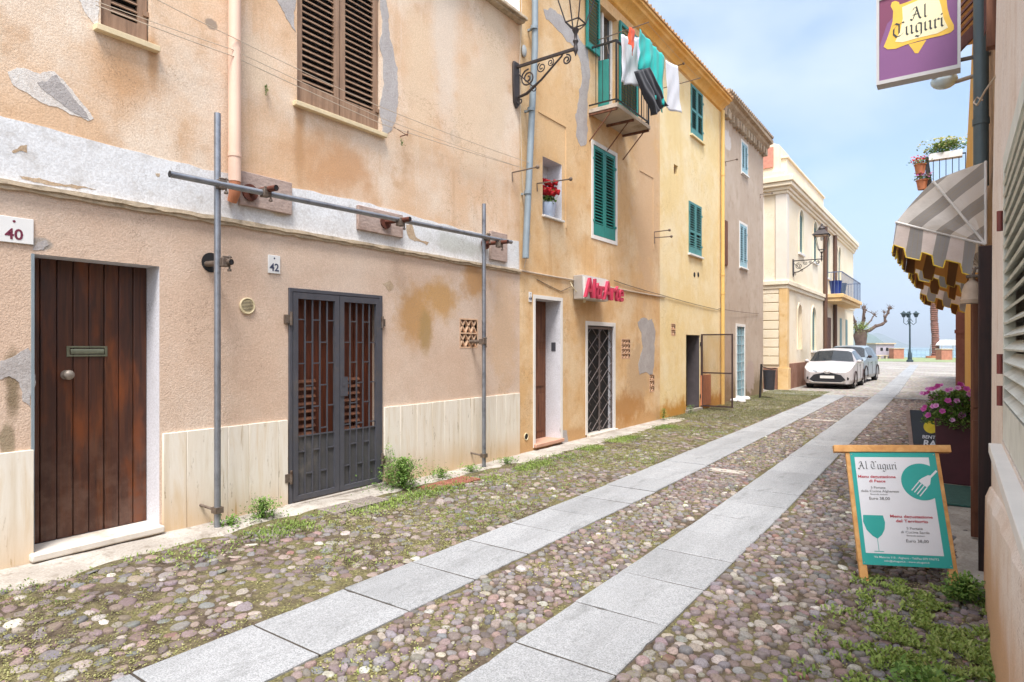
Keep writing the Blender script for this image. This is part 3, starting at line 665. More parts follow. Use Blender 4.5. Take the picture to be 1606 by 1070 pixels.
# ---- support scaffold
sf = thing('support_scaffold', 'galvanised tube frame braced against the peach house wall', 'scaffold', (XL + .2, Yw(343), .1))
XS = XL + .20
for px, yt, yb in ((341, 178, 832), (759, 320, 742)):
    p = P(px, yt, XS); q = P(px + 3, yb, XS); mb = MB(); z0 = max(q.z, .0)
    mb.cyl((XS, p.y, z0 - .0), (XS, p.y - .0, p.z), .0265, 18); mb.cyl((XS, p.y, z0 - .005), (XS, p.y, z0 + .012), .05, 14)
    mb.build('upright_tube', m_galv, sf)
    mb = MB(); mb.tube([(XS, p.y, z0 + .17), (XL + .01, p.y - .05, z0 + .2)], .012, 8); mb.box(XS - .035, XS + .035, p.y - .035, p.y + .035, z0 + .15, z0 + .20); mb.build('clamp', m_clamp, sf)
pa = P(266, 273, XS + .05); pb = P(802, 380, XS + .05); mb = MB(); n = 22
mb.tube([pa, pb], .0265, 18, cap=False); mb.tube([pa + (pb - pa) * .0005, pb], .022, 18, cap=True, mi=1)
mb.build('ledger_tube', [m_galv, m_dark], sf)
def clampat(c, mat=m_clamp):
    mb = MB(); c = Vector(c)
    mb.box(c.x - .035, c.x + .04, c.y - .035, c.y + .035, c.z - .036, c.z + .036); mb.cyl(c + Vector((.03, .03, -.06)), c + Vector((.03, .03, .06)), .009, 8); mb.cyl(c + Vector((.03, -.03, .045)), c + Vector((.03, .05, .045)), .009, 8)
    mb.cyl(c + Vector((.03, .03, -.075)), c + Vector((.03, .03, -.055)), .017, 6); mb.build('clamp', mat, sf, bevel=.006)
for px in (343, 760):
    t = (Yw(px, XS) - pa.y) / (pb.y - pa.y); clampat(pa.lerp(pb, t) - Vector((.02, 0, 0)))
for (px, py, yoff) in ((424, 290, 0), (634, 336, 0), (788, 376, 0)):
    c = P(px, py, XS + .10); z = pa.z + .045
    mb = MB(); A = Vector((XL + .03, c.y - .04, z)); B = Vector((XS + .19, c.y + .0, z)); mb.tube([A, B], .026, 16, cap=False); mb.tube([A, B - (B - A) * .01], .021, 16, mi=1)
    mb.cyl((XL + .03, c.y - .04, z), (XL + .062, c.y - .04, z), .075, 18)
    mb.build('stub_tube', [m_rust, m_dark], sf); clampat((XS + .06, c.y - .02, z - .03), m_clamp)
for (x0, x1, y0, y1, X) in ((372, 454, 268, 338, XL), (558, 628, 322, 374, XL), (766, 792, 362, 412, XL)):
    a_, b_ = Yw(x0), Yw(x1); zc0, zc1 = Zw(x1, y1), Zw(x0, y0)
    mb = MB(); mb.box(XL + .005, XL + .045, a_, b_, zc0, zc1); mb.build('timber_pad', m_pad, sf, bevel=.006)
p = P(357, 412, XL + .24)
mb = MB(); mb.tube([(XL - .06, p.y - .06, p.z), (XL + .3, p.y, p.z)], .025, 14, cap=False); mb.tube([(XL - .06, p.y - .06, p.z), (XL + .296, p.y, p.z)], .02, 14, mi=1); mb.build('stub_tube', [m_clamp, m_dark], sf); clampat((XS + .03, Yw(343, XS) + .03, p.z))
p = P(742, 536, XL + .1); mb = MB(); mb.tube([(XL - .06, Yw(738), p.z), (XS, Yw(757, XS), p.z)], .025, 14); mb.build('stub_tube', m_clamp, sf); clampat((XS, Yw(757, XS), p.z))
p = P(331, 412, XL); mb = MB(); mb.lathe((0, 0, 0), [(.085, 0), (.085, .004)], 20); mb.v = [(XL + .001 + v[2], p.y + v[0], p.z + v[1]) for v in mb.v]; mb.build('wall_socket_hole', m_dark, h1, fixn=True)

# ---- house 2: orange plaster
Y2s = Y1e; Y2e = Yw(1035); H2 = 7.95
d44 = (Yw(839), Yw(879), .11, Zw(839, 468)); gL = (Yw(921), Yw(962), Zw(921, 682), Zw(921, 510))
nic = (Yw(851), Yw(881), Zw(851, 337), Zw(851, 245)); sB = (Yw(930), Yw(965), Zw(930, 368), Zw(930, 226))
bal = (Yw(938), Yw(968), 5.75, 7.75); wU = (Yw(975), Yw(1000), 6.65, 7.75); v2 = (Yw(975), Yw(988), Zw(975, 562), Zw(975, 532)); v3 = (Yw(1019), Yw(1026), Zw(1019, 615), Zw(1019, 588))
h2 = thing('plaster_house', 'orange plaster house with laundry balcony, niche and lattice gate', 'house', (XL, (Y2s + Y2e) / 2, 0))
mb = MB(); facade(mb, XL, Y2s, Y2e, -.3, H2, [(*d44, .31, 1), (*gL, .12, 1), (*nic, .28, 1), (*sB, .09, 0), (bal[0], bal[1], bal[2], bal[3], .15, 0), (*v2, .1, 0), (*v3, .1, 0)], 0)
shell(mb, XL, Y2s, Y2e, -.3, H2, 7.5, mi=2); mb.build('wall', [m_b2, m_jamb, m_white], h2)
shutter_window(h2, XL, *sB, m_tealsh, rec=.03, pitch=.055, st=.06, frame=m_wsill, sill=None, bot=.2)
mb = MB(); mb.box(XL - .28, XL - .27, nic[0], nic[1], nic[2], nic[3]); mb.build('niche_back', m_white, h2)
mb = MB()
for (ya, yb, za, zb) in ((nic[0] - .13, nic[1] + .12, Zw(851, 180), Zw(851, 180) + .03),): mb.box(XL, XL + .012, ya, yb, za, zb)
mb.box(XL, XL + .012, nic[1] + .12, nic[1] + .15, nic[2] - .1, Zw(851, 180) + .03); mb.build('niche_surround', m_b2, h2)
mb = MB(); mb.box(XL - .02, XL + .05, nic[0] - .02, nic[1] + .02, nic[2] - .03, nic[2]); mb.build('niche_sill', m_wsill, h2, bevel=.004)
torn(h2, [(852, 14), (862, 13), (880, 24), (898, 45), (908, 60), (922, 76), (924, 100), (921, 150), (921, 175), (922, 205), (918, 228), (911, 230), (904, 215), (902, 180), (907, 160), (912, 130), (911, 100), (900, 74), (880, 52), (866, 38), (856, 30)], .003, m_pg, seed=14, amp=.13)
torn(h2, [(1000, 506), (1010, 498), (1022, 500), (1028, 520), (1026, 560), (1023, 588), (1003, 588), (1001, 572), (1008, 545), (1006, 522)], .003, m_pg, seed=15)
torn(h2, [(878, 672), (889, 676), (891, 694), (880, 697)], .003, m_pg, seed=16)
# door 44
a, b, c, d = d44
mb = MB(); mb.box(XL - .31, XL - .28, a, b, c, d, 0)
for i in range(3): mb.box(XL - .279, XL - .268, a + .08, b - .08, c + .12 + i * .72, c + .72 + i * .72, 0)
mb.build('door', m_brown, h2, bevel=.006)
mb = MB(); mb.obox((XL - .155, a + .045, (c + d) / 2), (.12, 0, 0), (0, .016, 0), (0, 0, (d - c) / 2 - .01)); mb.build('open_door_leaf', m_brown, h2, bevel=.004)
mb = MB(); t = .055; mb.box(XL + .001, XL + .012, a - t, a, c - .05, d + t); mb.box(XL + .001, XL + .012, b, b + t, c, d + t); mb.box(XL + .001, XL + .0115, a, b, d, d + t); mb.build('door_surround', m_wsill, h2)
mb = MB(); mb.box(XL - .27, XL + .06, a + .004, b - .004, c - .05, c + .006); mb.box(XL + .013, XL + .061, a - .05, b + .03, c - .049, c + .005); mb.build('threshold', m_pinkst, h2, bevel=.008)
mb = MB(); mb.box(XL - .17, XL - .09, b - .006, b - .0005, 1.52, 1.66); mb.build('intercom', m_iron, h2)
# lattice gate
a, b, c, d = gL
mb = MB(); mb.box(XL - .12, XL - .11, a, b, c, d); mb.build('shop_door', m_dark, h2)
mb = MB(); t = .07; mb.box(XL + .001, XL + .012, a - t, a, c, d + t); mb.box(XL + .001, XL + .012, b, b + t, c, d + t); mb.box(XL + .001, XL + .0115, a, b, d, d + t); mb.build('door_surround', m_wsill, h2)
mb = MB(); mb.box(XL - .1, XL + .08, a + .003, b - .003, c - .06, c + .006); mb.box(XL + .013, XL + .081, a - .05, b + .05, c - .059, c + .005); mb.build('threshold', m_marble, h2, bevel=.008)
mb = MB(); m_scis = simple('scissor_gate_iron', lin('#6d625e'), .6, .2, var=.2, bump=.1)
xg = XL - .03; W_ = b - a
for yy in (a + .02, (a + b) / 2, b - .02): mb.box(xg - .012, xg + .012, yy - .013, yy + .013, c + .01, d - .02)
mb.box(xg - .014, xg + .014, a, b, d - .06, d - .02)
nz = 12; dz = (d - c - .08) / nz; nc_ = 5; cw_ = W_ / nc_
for k in range(nz):
    z = c + .04 + dz * k
    for hh in range(nc_):
        y0 = a + cw_ * hh; y1 = y0 + cw_; up_ = (k + hh) % 2
        mb.tube([(xg + .008, y0, z + (0 if up_ else dz)), (xg + .008, y1, z + (dz if up_ else 0))], .0065, 5)
        mb.tube([(xg - .004, y0, z + (dz if up_ else 0)), (xg - .004, y1, z + (0 if up_ else dz))], .0045, 5) if (hh % 2 == 0 and k % 3 == 0) else None
mb.build('scissor_gate', m_scis, h2)
brick_vent(h2, XL, *v2, n=3, rows=4); brick_vent(h2, XL, *v3, n=2, rows=3)
# recessed blind window outline on the upper wall
mb = MB(); yA, yB = Yw(1003), Yw(1024); zt = Zw(1003, 268)
mb.box(XL, XL + .01, yA, yB + .03, zt, zt + .03); mb.box(XL, XL + .01, yB, yB + .03, Zw(1024, 392), zt); mb.build('blind_window_outline', m_b2, h2)
# round pipe hole low on the wall
p = P(825, 685, XL); mb = MB(); mb.cyl(p + Vector((-.01, 0, 0)), p + Vector((.004, 0, 0)), .05, 16, mi=0); mb.tube([p + Vector((.004, .05 * math.cos(t), .05 * math.sin(t))) for t in ang], .008, 6, cap=False, mi=1); mb.build('pipe_hole', [m_dark, m_plast], h2)
# grey rainwater pipe on house 2
mb = MB(); pt = P(839, 10, XL + .11); pm = P(825, 380, XL + .11)
mb.tube([(XL + .11, pt.y, H2 + .1), (XL + .11, pt.y, pt.z - .6), (XL + .11, pm.y, pm.z), (XL + .11, pm.y - .01, Zw(824, 405, XL + .11))], .048, 18)
for t in (.1, .45, .8):
    q = Vector((XL + .11, pt.y, pt.z)).lerp(Vector((XL + .11, pm.y, pm.z)), t); mb.cyl(q, q + Vector((0, 0, .05)), .055, 18); mb.box(XL, XL + .06, q.y - .015, q.y + .015, q.z, q.z + .03)
mb.build('rainwater_pipe', m_greypipe, h2)
# balcony of house 2
bx0, bx1 = XL, XL + .55; by0, by1 = 9.63, 11.03; bz = 5.72
mb = MB(); mb.box(bx0, bx1, by0, by1, bz - .07, bz); bs = mb.build('balcony_slab', simple('balcony_concrete', lin('#b7a898'), .9, var=.12, scale=5, bump=.3, dirt=lin('#8f7f6c')), h2, bevel=.005)
mb = MB()
for y in (by0 + .03, (by0 + by1) / 2, by1 - .03):
    mb = MB(); mb.box(bx0, bx1 - .02, y - .02, y + .02, bz - .11, bz - .071); mb.tube([(bx1 - .12, y, bz - .10), (bx0, y, bz - .55)], .012, 6); mb.build('slab_bracket', m_brown, bs)
mb = MB(); xr = bx1 - .03; top = bz + 1.08; low = bz + .08
mb.box(xr - .015, xr + .015, by0 + .02, by1 - .02, top - .03, top); mb.box(xr - .012, xr + .012, by0 + .02, by1 - .02, low - .02, low)
mb.box(bx0, xr, by0 + .01, by0 + .04, top - .03, top); mb.box(bx0, xr, by0 + .012, by0 + .036, low - .02, low)
mb.box(bx0, xr, by1 - .04, by1 - .01, top - .03, top); mb.box(bx0, xr, by1 - .036, by1 - .012, low - .02, low)
for y in (by0 + .025, by1 - .025): mb.box(xr - .014, xr + .014, y - .014, y + .014, bz, top - .03)
for i in range(1, 12): y = by0 + (by1 - by0) * i / 12; mb.cyl((xr, y, low), (xr, y, top - .03), .006, 6)
for i in range(1, 4):
    x = bx0 + (xr - bx0) * i / 4
    for y in (by0 + .025, by1 - .025): mb.cyl((x, y, low), (x, y, top - .03), .006, 6)
mb.build('balcony_railing', m_black, h2)
mb = MB(); mb.box(XL - .15, XL - .14, bal[0], bal[1], bal[2], bal[3], 0)
bd = mb.build('balcony_door', m_glass, h2)
mb = MB()
for y in (bal[0] + .03, (bal[0] + bal[1]) / 2, bal[1] - .03): mb.box(XL - .139, XL - .10, y - .03, y + .03, bal[2], bal[3])
mb.box(XL - .139, XL - .105, bal[0] + .06, bal[1] - .06, bal[2] + .6, bal[2] + .66); mb.build('door_frame', m_wsill, bd)
mb = MB(); louvre_leaf(mb, XL + .02, Yw(917), Yw(937), 6.75, bal[3], st=.05, pitch=.06, bot=.10); mb.build('shutter', m_tealsh, bd)
mb = MB(); louvre_leaf(mb, XL + .02, bal[1] + .03, Yw(997), 5.85, bal[3], st=.06, pitch=.06, mids=(6.8,), bot=.3); mb.build('shutter', m_tealsh, bd)
mb = MB(); yq = bal[0] + .10; mb.obox((XL + .02, yq, 6.25), (.13, .03, 0), (-.006, .02, 0), (0, 0, .48)); mb.build('open_casement', m_tealsh, bd)
# cornice shared by houses 2 and 3
def cornice(mb, X, y0, y1, zb, prof, dz=0):
    n = len(prof); vs = [(X + px_, y0, zb + pz) for px_, pz in prof] + [(X + px_, y1, zb + dz + pz) for px_, pz in prof]
    fs = [tuple(range(n)), tuple(range(n, 2 * n))[::-1]] + [(i, n + i, n + (i + 1) % n, (i + 1) % n) for i in range(n)]
    mb.add(vs, fs)
prof = [(-.4, -.0), (.0, .0), (.05, .03), (.07, .09), (.14, .15), (.22, .18), (.24, .23), (.30, .24), (.30, .30), (-.4, .36)]
def eaves(root, y0, y1, zb, mat, X=XL):
    mb = MB(); cornice(mb, X, y0, y1, zb, prof); mb.build('cornice', mat, root, fixn=True)
    mb = MB(); n = int((y1 - y0) / .17)                       # row of curved roof tiles over the edge
    for i in range(n):
        y = y0 + (i + .5) * (y1 - y0) / n; mb.tube([(X + .34, y, zb + .315), (X - .7, y, zb + .60)], [.036, .05], 8)
    mb.box(X - .7, X + .33, y0, y1, zb + .30, zb + .33)
    B = X - 7; mb.quad((X + .3, y0, zb + .31), (X + .3, y1, zb + .31), (X - 3.5, y1, zb + 1.5), (X - 3.5, y0, zb + 1.5)); mb.quad((X - 3.5, y0, zb + 1.5), (X - 3.5, y1, zb + 1.5), (B, y1, zb + .3), (B, y0, zb + .3))
    mb.quad((B, y0, zb + .3), (X - .0, y0, zb + .3), (X - 3.5, y0, zb + 1.5), (X - 3.5, y0, zb + 1.5))
    mb.build('roof', m_rooftile, root)
eaves(h2, Y2s + .002, Y2e, H2 - .001, m_cornice)

# ---- house 3: yellow
Y3s = Y2e; Y3e = Yw(1131)
h3 = thing('plaster_house', 'yellow plaster house with two faded teal shuttered windows above a dark doorway', 'house', (XL, (Y3s + Y3e) / 2, 0))
w3a = (Yw(1083), Yw(1102), Zw(1083, 210), Zw(1083, 130)); w3b = (Yw(1080), Yw(1100), Zw(1080, 397), Zw(1080, 314)); d3 = (Yw(1076), Yw(1098), .08, Zw(1076, 525))
v3b = (Yw(1053), Yw(1059), Zw(1053, 526), Zw(1053, 508)); v3c = (Yw(1057), Yw(1063), Zw(1057, 272), Zw(1057, 257))
mb = MB(); facade(mb, XL, Y3s, Y3e, -.3, H2, [(*w3a, .08, 0), (*w3b, .08, 0), (*d3, .35, 0), (*v3b, .06, 0), (*v3c, .08, 0)], 0); shell(mb, XL, Y3s, Y3e, -.3, H2, 7.5); mb.build('wall', m_b3, h3)
shutter_window(h3, XL, *w3a, m_teal3, rec=.02, pitch=.06, st=.06, mids=(w3a[2] + .62,), sill=m_b3)
shutter_window(h3, XL, *w3b, m_teal3, rec=.02, pitch=.06, st=.06, mids=(w3b[2] + .55,), sill=m_wsill)
mb = MB(); mb.box(XL - .35, XL - .34, d3[0], d3[1], d3[2], d3[3]); mb.build('dark_doorway', m_dark, h3)
mb = MB(); mb.obox((XL - .16, d3[1] - .05, (d3[2] + d3[3]) / 2), (.15, 0, 0), (0, .02, 0), (0, 0, (d3[3] - d3[2]) / 2 - .01)); mb.build('open_door_leaf', simple('dark_grey_door', lin('#4d4648'), .6), h3)
mb = MB(); mb.box(XL - .3, XL + .06, d3[0] - .05, d3[1] + .05, -.1, d3[2]); mb.build('threshold', m_conc, h3)
brick_vent(h3, XL, *v3b, n=2, rows=2)
mb = MB(); mb.box(XL - .08, XL - .07, v3c[0], v3c[1], v3c[2], v3c[3]); mb.build('vent_opening', m_brown, h3)
mb = MB()
for px in (1089, 1095): p = P(px, 431, XL); mb.cyl(p + Vector((-.01, 0, 0)), p + Vector((.006, 0, 0)), .062, 16)
mb.build_each('round_vent', m_dark, h3)
mb = MB(); mb.box(XL, XL + .05, Yw(1098), Yw(1112), .12, .12 + .75); mb.build('meter_box', m_terra, h3)
mb = MB(); yp = Yw(1129); mb.cyl((XL + .08, yp, .0), (XL + .08, yp, H2), .05, 14)
for z in (3.5, 3.0, 6.2): mb.cyl((XL + .08, yp, z), (XL + .08, yp, z + .05), .058, 14)
mb.build('rainwater_pipe', m_yelpipe, h3)
eaves(h3, Y3s, Y3e, H2, m_cornice)
# iron frame gate standing open
yg = d3[1] + .02
ig = thing('iron_gate', 'brown iron gate frame standing open beside the dark doorway', 'gate', (XL, yg, .1))
mb = MB(); z0, z1, L_ = .1, 1.9, .80
mb.box(XL + .02, XL + .06, yg - .018, yg + .018, z0, z1); mb.box(XL + L_ - .035, XL + L_, yg - .018, yg + .018, z0, z1)
for z in (z0, .92, z1 - .035): mb.box(XL + .06, XL + L_ - .035, yg - .0175, yg + .0175, z, z + .035)
gfr = mb.build('gate_frame', simple('brown_iron', lin('#3e2b28'), .6), ig)
mb = MB()
for i in range(1, 30): x = XL + .06 + (L_ - .095) * i / 30; mb.box(x - .002, x + .002, yg - .0012, yg + .0012, z0 + .03, z1 - .03)
for i in range(1, 72): z = z0 + .03 + (z1 - z0 - .06) * i / 72; mb.box(XL + .06, XL + L_ - .035, yg + .0013, yg + .0035, z - .002, z + .002)
mb.build('wire_mesh', m_brown, gfr)
mb = MB(); mb.box(XL + .0, XL + .02, yg - .03, yg + .03, .3, .4); mb.box(XL, XL + .02, yg - .03, yg + .03, 1.6, 1.7); mb.build_each('hinge', m_black, ig)

# ---- house 4: taupe
X4 = -5.30; Y4s = Y3e; Y4e = Yw(1197, X4)
h4 = thing('plaster_house', 'taupe plaster house with weathered cornice and narrow pale blue windows', 'house', (X4, (Y4s + Y4e) / 2, 0))
w4a = (Yw(1163, X4), Yw(1172, X4), Zw(1163, 270, X4), Zw(1163, 222, X4)); w4b = (Yw(1160, X4), Yw(1171, X4), Zw(1160, 418, X4), Zw(1160, 350, X4)); d4 = (Yw(1155, X4), Yw(1167, X4), .05, Zw(1155, 512, X4))
mb = MB(); facade(mb, X4, Y4s, Y4e, -.3, 8.15, [(*w4a, .1, 1), (*w4b, .1, 1), (*d4, .1, 1)], 0); shell(mb, X4, Y4s, Y4e, -.3, 8.15, 7); mb.build('wall', [m_b4, m_white], h4)
m_pblue = simple('pale_blue_frame', lin('#8fb0b8'), .5, bump=0)
for w in (w4a, w4b):
    shutter_window(h4, X4, *w, m_pblue, rec=.02, pitch=.07, st=.07, sill=m_wsill, frame=m_wsill)
mb = MB(); mb.box(X4 - .1, X4 - .09, d4[0], d4[1], d4[2], d4[3]); g4 = mb.build('door', simple('blue_grey_door', lin('#6f7780'), .5), h4)
mb = MB()
for i in range(6): y = d4[0] + (d4[1] - d4[0]) * i / 5; mb.box(X4 - .02, X4 + .0, y - .012, y + .012, d4[2], d4[3])
for i in range(9): z = d4[2] + (d4[3] - d4[2]) * i / 8; mb.box(X4 - .019, X4 - .001, d4[0], d4[1], z - .012, z + .012)
mb.build('door_grille', m_pblue, g4)
mb = MB(); t = .08; mb.box(X4 + .001, X4 + .02, d4[0] - t, d4[0], .05, d4[3] + t); mb.box(X4 + .001, X4 + .02, d4[1], d4[1] + t, .05, d4[3] + t); mb.box(X4 + .001, X4 + .019, d4[0], d4[1], d4[3], d4[3] + t); mb.build('door_surround', m_wsill, h4)
mb = MB(); mb.box(X4, X4 + .03, Yw(1135, X4), Yw(1140, X4), Zw(1135, 415, X4), Zw(1135, 345, X4)); mb.build('wall_panel', m_brown, h4)
mb = MB(); cornice(mb, X4, Y4s + .0, Y4e, 8.12, [(-.4, 0), (0, 0), (.05, .06), (.09, .16), (.2, .24), (.22, .32), (.32, .34), (.33, .44), (-.4, .5)], -.12); mb.build('cornice', m_oldcorn, h4, fixn=True)
mb = MB(); rr = random.Random(2)
for i in range(16):
    y = Y4s + .15 + i * .30; s = rr.uniform(.05, .12); mb.box(X4 + .0, X4 + .10 + s * .5, y, y + s * 1.6, 8.12 - .1 - s * .6, 8.2)
mb.build_each('broken_corbel', m_oldcorn, h4, bevel=.015)
mb = MB(); n = 28
for i in range(n): y = Y4s + .1 + i * (Y4e - Y4s - .1) / n; mb.tube([(X4 + .36, y, 8.50), (X4 - .7, y, 8.8)], .05, 8)
mb.quad((X4 + .33, Y4s, 8.5), (X4 + .33, Y4e, 8.5), (X4 - 3.5, Y4e, 9.7), (X4 - 3.5, Y4s, 9.7)); mb.quad((X4 - 3.5, Y4s, 9.7), (X4 - 3.5, Y4e, 9.7), (X4 - 7, Y4e, 8.5), (X4 - 7, Y4s, 8.5))
mb.build('roof', simple('lichened_tiles', lin('#94806a'), .9, var=.3, scale=6, bump=.5, bscale=12, bdist=.03), h4)

# ---- villa 5: cream, across a gap
X5 = -5.1; Y5s = 24.5; Y5e = 42.9; H5 = 7.55
h5 = thing('villa', 'cream two storey villa with ochre corner pilaster, arched windows and a balcony', 'house', (X5, (Y5s + Y5e) / 2, 0))
holes = []; Zf = lambda px, py: Zw(px, py, X5); Yf = lambda px: Yw(px, X5)
arch = [(1256, 330, 398, 3.4), (1278, 348, 412, 3), (1297.5, 368, 436, 3), (1253.5, 478, 548, 3), (1275.5, 482, 550, 3), (1311, 384, 440, 2), (1316, 388, 444, 2)]
mb = MB(); hs = []
for i, (px, yt, yb, hw) in enumerate(arch):
    a, b = Yf(px - hw), Yf(px + hw); hs.append((a, b, Zf(px, yb), Zf(px, yt)))
facade(mb, X5, Y5s, Y5e, -.3, H5, [(*h, .12, 0) for h in hs], 0); shell(mb, X5, Y5s, Y5e, -.3, H5, 9); mb.build('wall', m_b5, h5)
for i, (a, b, c, d) in enumerate(hs):
    mb = MB(); mb.box(X5 - .12, X5 - .1, a, b, c, d); wn_ = mb.build('arched_window', m_dark if i != 3 else m_b5, h5)
    r_ = (b - a) / 2; s = MB()                                   # spandrels that round the head
    for sg in (0, 1):
        pts = [((a if sg == 0 else b), d + .002)] + [((a + b) / 2 + (-1 if sg == 0 else 1) * r_ * math.sin(R(t)), d - r_ + r_ * math.cos(R(t))) for t in range(0, 91, 15)]
        s.prism(pts, lambda u, v, x: (x, u, v), X5 - .1, X5 + .002)
    s.build('arch_head', m_b5, wn_, fixn=True)
    s = MB(); t = .09; s.prism([(a - t, c - .01), (a, c - .01), (a, d - r_), *[((a + b) / 2 + r_ * math.cos(R(t2)), d - r_ + r_ * math.sin(R(t2))) for t2 in range(180, -1, -15)], (b, c - .01), (b + t, c - .01), *[((a + b) / 2 + (r_ + t) * math.cos(R(t2)), d - r_ + (r_ + t) * math.sin(R(t2))) for t2 in range(0, 181, 15)]], lambda u, v, x: (x, u, v), X5 + .002, X5 + .04)
    s.build('surround', m_b5, wn_, fixn=True)
    if i != 3:
        ym = (a + b) / 2; s = MB(); louvre_leaf(s, X5 - .07, a, ym - .005, c, d - .02, pitch=.09, st=.08); louvre_leaf(s, X5 - .07, ym + .005, b, c, d - .02, pitch=.09, st=.08); s.build('shutter', m_teal5, wn_)
        s = MB(); s.box(X5, X5 + .08, a - .12, b + .12, c - .08, c); s.build('sill', m_wsill, wn_)
# side face: quoins and corner pilaster; both faces
mb = MB(); z = .9
while z < 3.55: mb.box(X5 - .95, X5 - .24, Y5s - .04, Y5s, z + .012, z + .31); z += .33
mb.build_each('quoin', m_b5, h5, bevel=.01)
mb = MB(); mb.box(X5 - .22, X5 + .06, Y5s - .06, Y5s + .3, .8, 3.75); mb.box(X5 - .26, X5 + .10, Y5s - .1, Y5s + .34, -.2, .8); mb.build('pilaster', m_b5p, h5, bevel=.01)
mb = MB(); mb.box(X5 + .001, X5 + .05, Y5s + .342, Y5e, -.2, .95); mb.box(X5 - 9, X5 - .262, Y5s - .05, Y5s - .001, -.2, .8); mb.build('plinth', m_b5low, h5, bevel=.01)
mb = MB(); mb.box(X5 - 9, X5 + .12, Y5s - .12, Y5e + .1, 3.86, 4.02); mb.box(X5 - 9, X5 + .07, Y5s - .07, Y5e + .05, 3.72, 3.859); mb.build('string_course', m_b5, h5, bevel=.015)
mb = MB(); mb.box(X5 - .35, X5 + .05, Y5s - .05, Y5s + .35, 4.02, 7.2); mb.box(X5 - 1.2, X5 - .75, Y5s - .05, Y5s, 4.02, 7.2); mb.build_each('upper_pilaster', simple('pale_cream_plaster', lin('#ddd3c4'), .9, var=.05, scale=3), h5, bevel=.01)
mb = MB()
for pr, za, zb in ((.09, 7.2, 7.32), (.15, 7.32, 7.45), (.25, 7.45, 7.6), (.30, 7.6, 7.82)): mb.box(X5 - 9, X5 + pr, Y5s - pr, Y5e + pr * .3, za, zb - .001)
mb.build('cornice', m_b5, h5, bevel=.02)
mb = MB(); mb.box(X5 - 6, X5 + .0, Y5s + .2, Y5s + 8.0, 7.85, 8.55); mb.box(X5 - 6.05, X5 + .06, Y5s + .14, Y5s + 8.06, 8.55, 8.62); mb.build('parapet', m_b5, h5, bevel=.01)
mb = MB(); c5 = Vector((X5 - .75, Y5s + 1.2, 0)); mb.prism([(-.75, 8.0), (.55, 8.0), (.55, 9.0), (.2, 9.15), (-.75, 8.45)], lambda u, v, a_: (c5.x + u, a_, v), Y5s - .1, Y5s + 1.6)
mb.box(c5.x - .9, c5.x + .75, Y5s - .25, Y5s + 1.7, 7.825, 8.0); dm = mb.build('dormer', m_b5, h5, fixn=True)
mb = MB(); A = [(-.7, 8.2), (.35, 8.2), (.35, 8.95), (-.25, 8.95)]; mb.prism(A, lambda u, v, a_: (c5.x + u, a_, v), Y5s - .16, Y5s - .11); mb.build('dormer_tiles', simple('salmon_tiles', lin('#c98872'), .9, var=.25, scale=6, bump=.3), dm, fixn=True)
# villa balcony
ba, bb = Yf(1292.5), Yf(1334); xb = X5 + .75; zb5 = 4.05
by_a, by_b = 32.6, 39.5
mb = MB(); mb.box(X5, xb, by_a, by_b, zb5 - .35, zb5 - .18); mb.box(X5, xb + .08, by_a - .05, by_b + .05, zb5 - .181, zb5); mb.build('balcony_slab', m_b5p, h5, bevel=.02)
mb = MB(); n = 34
for i in range(n + 1): y = by_a + (by_b - by_a) * i / n; mb.cyl((xb, y, zb5), (xb, y, zb5 + 1.0), .008, 5)
for i in range(6): x = X5 + (xb - X5) * i / 5; mb.cyl((x, by_a, zb5), (x, by_a, zb5 + 1), .012, 5); mb.cyl((x, by_b, zb5), (x, by_b, zb5 + 1), .012, 5)
mb.box(xb - .02, xb + .02, by_a, by_b, zb5 + 1, zb5 + 1.04); mb.box(X5, xb, by_a - .02, by_a + .02, zb5 + 1, zb5 + 1.04); mb.box(X5, xb, by_b - .02, by_b + .02, zb5 + 1, zb5 + 1.04)
mb.build('balcony_railing', simple('blue_grey_iron', lin('#5c6a86'), .5, bump=0), h5)
for i, (px, m, nm, lb) in enumerate(((1300, simple('blue_tub_plastic', lin('#1f3c8c'), .5, bump=0), 'tub', 'dark blue tub on the villa balcony behind the railing'), (1314, simple('green_tub_plastic', lin('#1e3c34'), .5, bump=0), 'tub', 'dark green tub on the villa balcony behind the railing'))):
    yt_ = 33.15 + i * 1.5; mb = MB(); mb.lathe((X5 + .42, yt_, zb5), [(.20, 0), (.28, .62), (.30, .65), (.26, .65), (.24, .6)], 16); tag(mb.build(nm, m), lb, 'tub')
for px, zt in ((1291, Zf(1291, 335)), (1306.5, Zf(1306, 352))):
    mb = MB(); y = Yf(px); mb.cyl((X5 + .1, y, .0), (X5 + .1, y, 7.2), .09, 10); mb.build('rainwater_pipe', m_brpipe, h5)
mb = MB(); yd = Yf(1300); mb.box(X5 - .01, X5 + .012, Yf(1297.5), Yf(1303), .0, 3.0); mb.build('street_door', m_brown, h5)
mb = MB(); mb.box(X5 + .0, X5 + .014, Yf(1326), Yf(1329), 1.0, 3.1); mb.box(X5, X5 + .013, Yf(1317), Yf(1320), 1.0, 3.1); mb.build_each('shuttered_opening', m_teal5, h5)

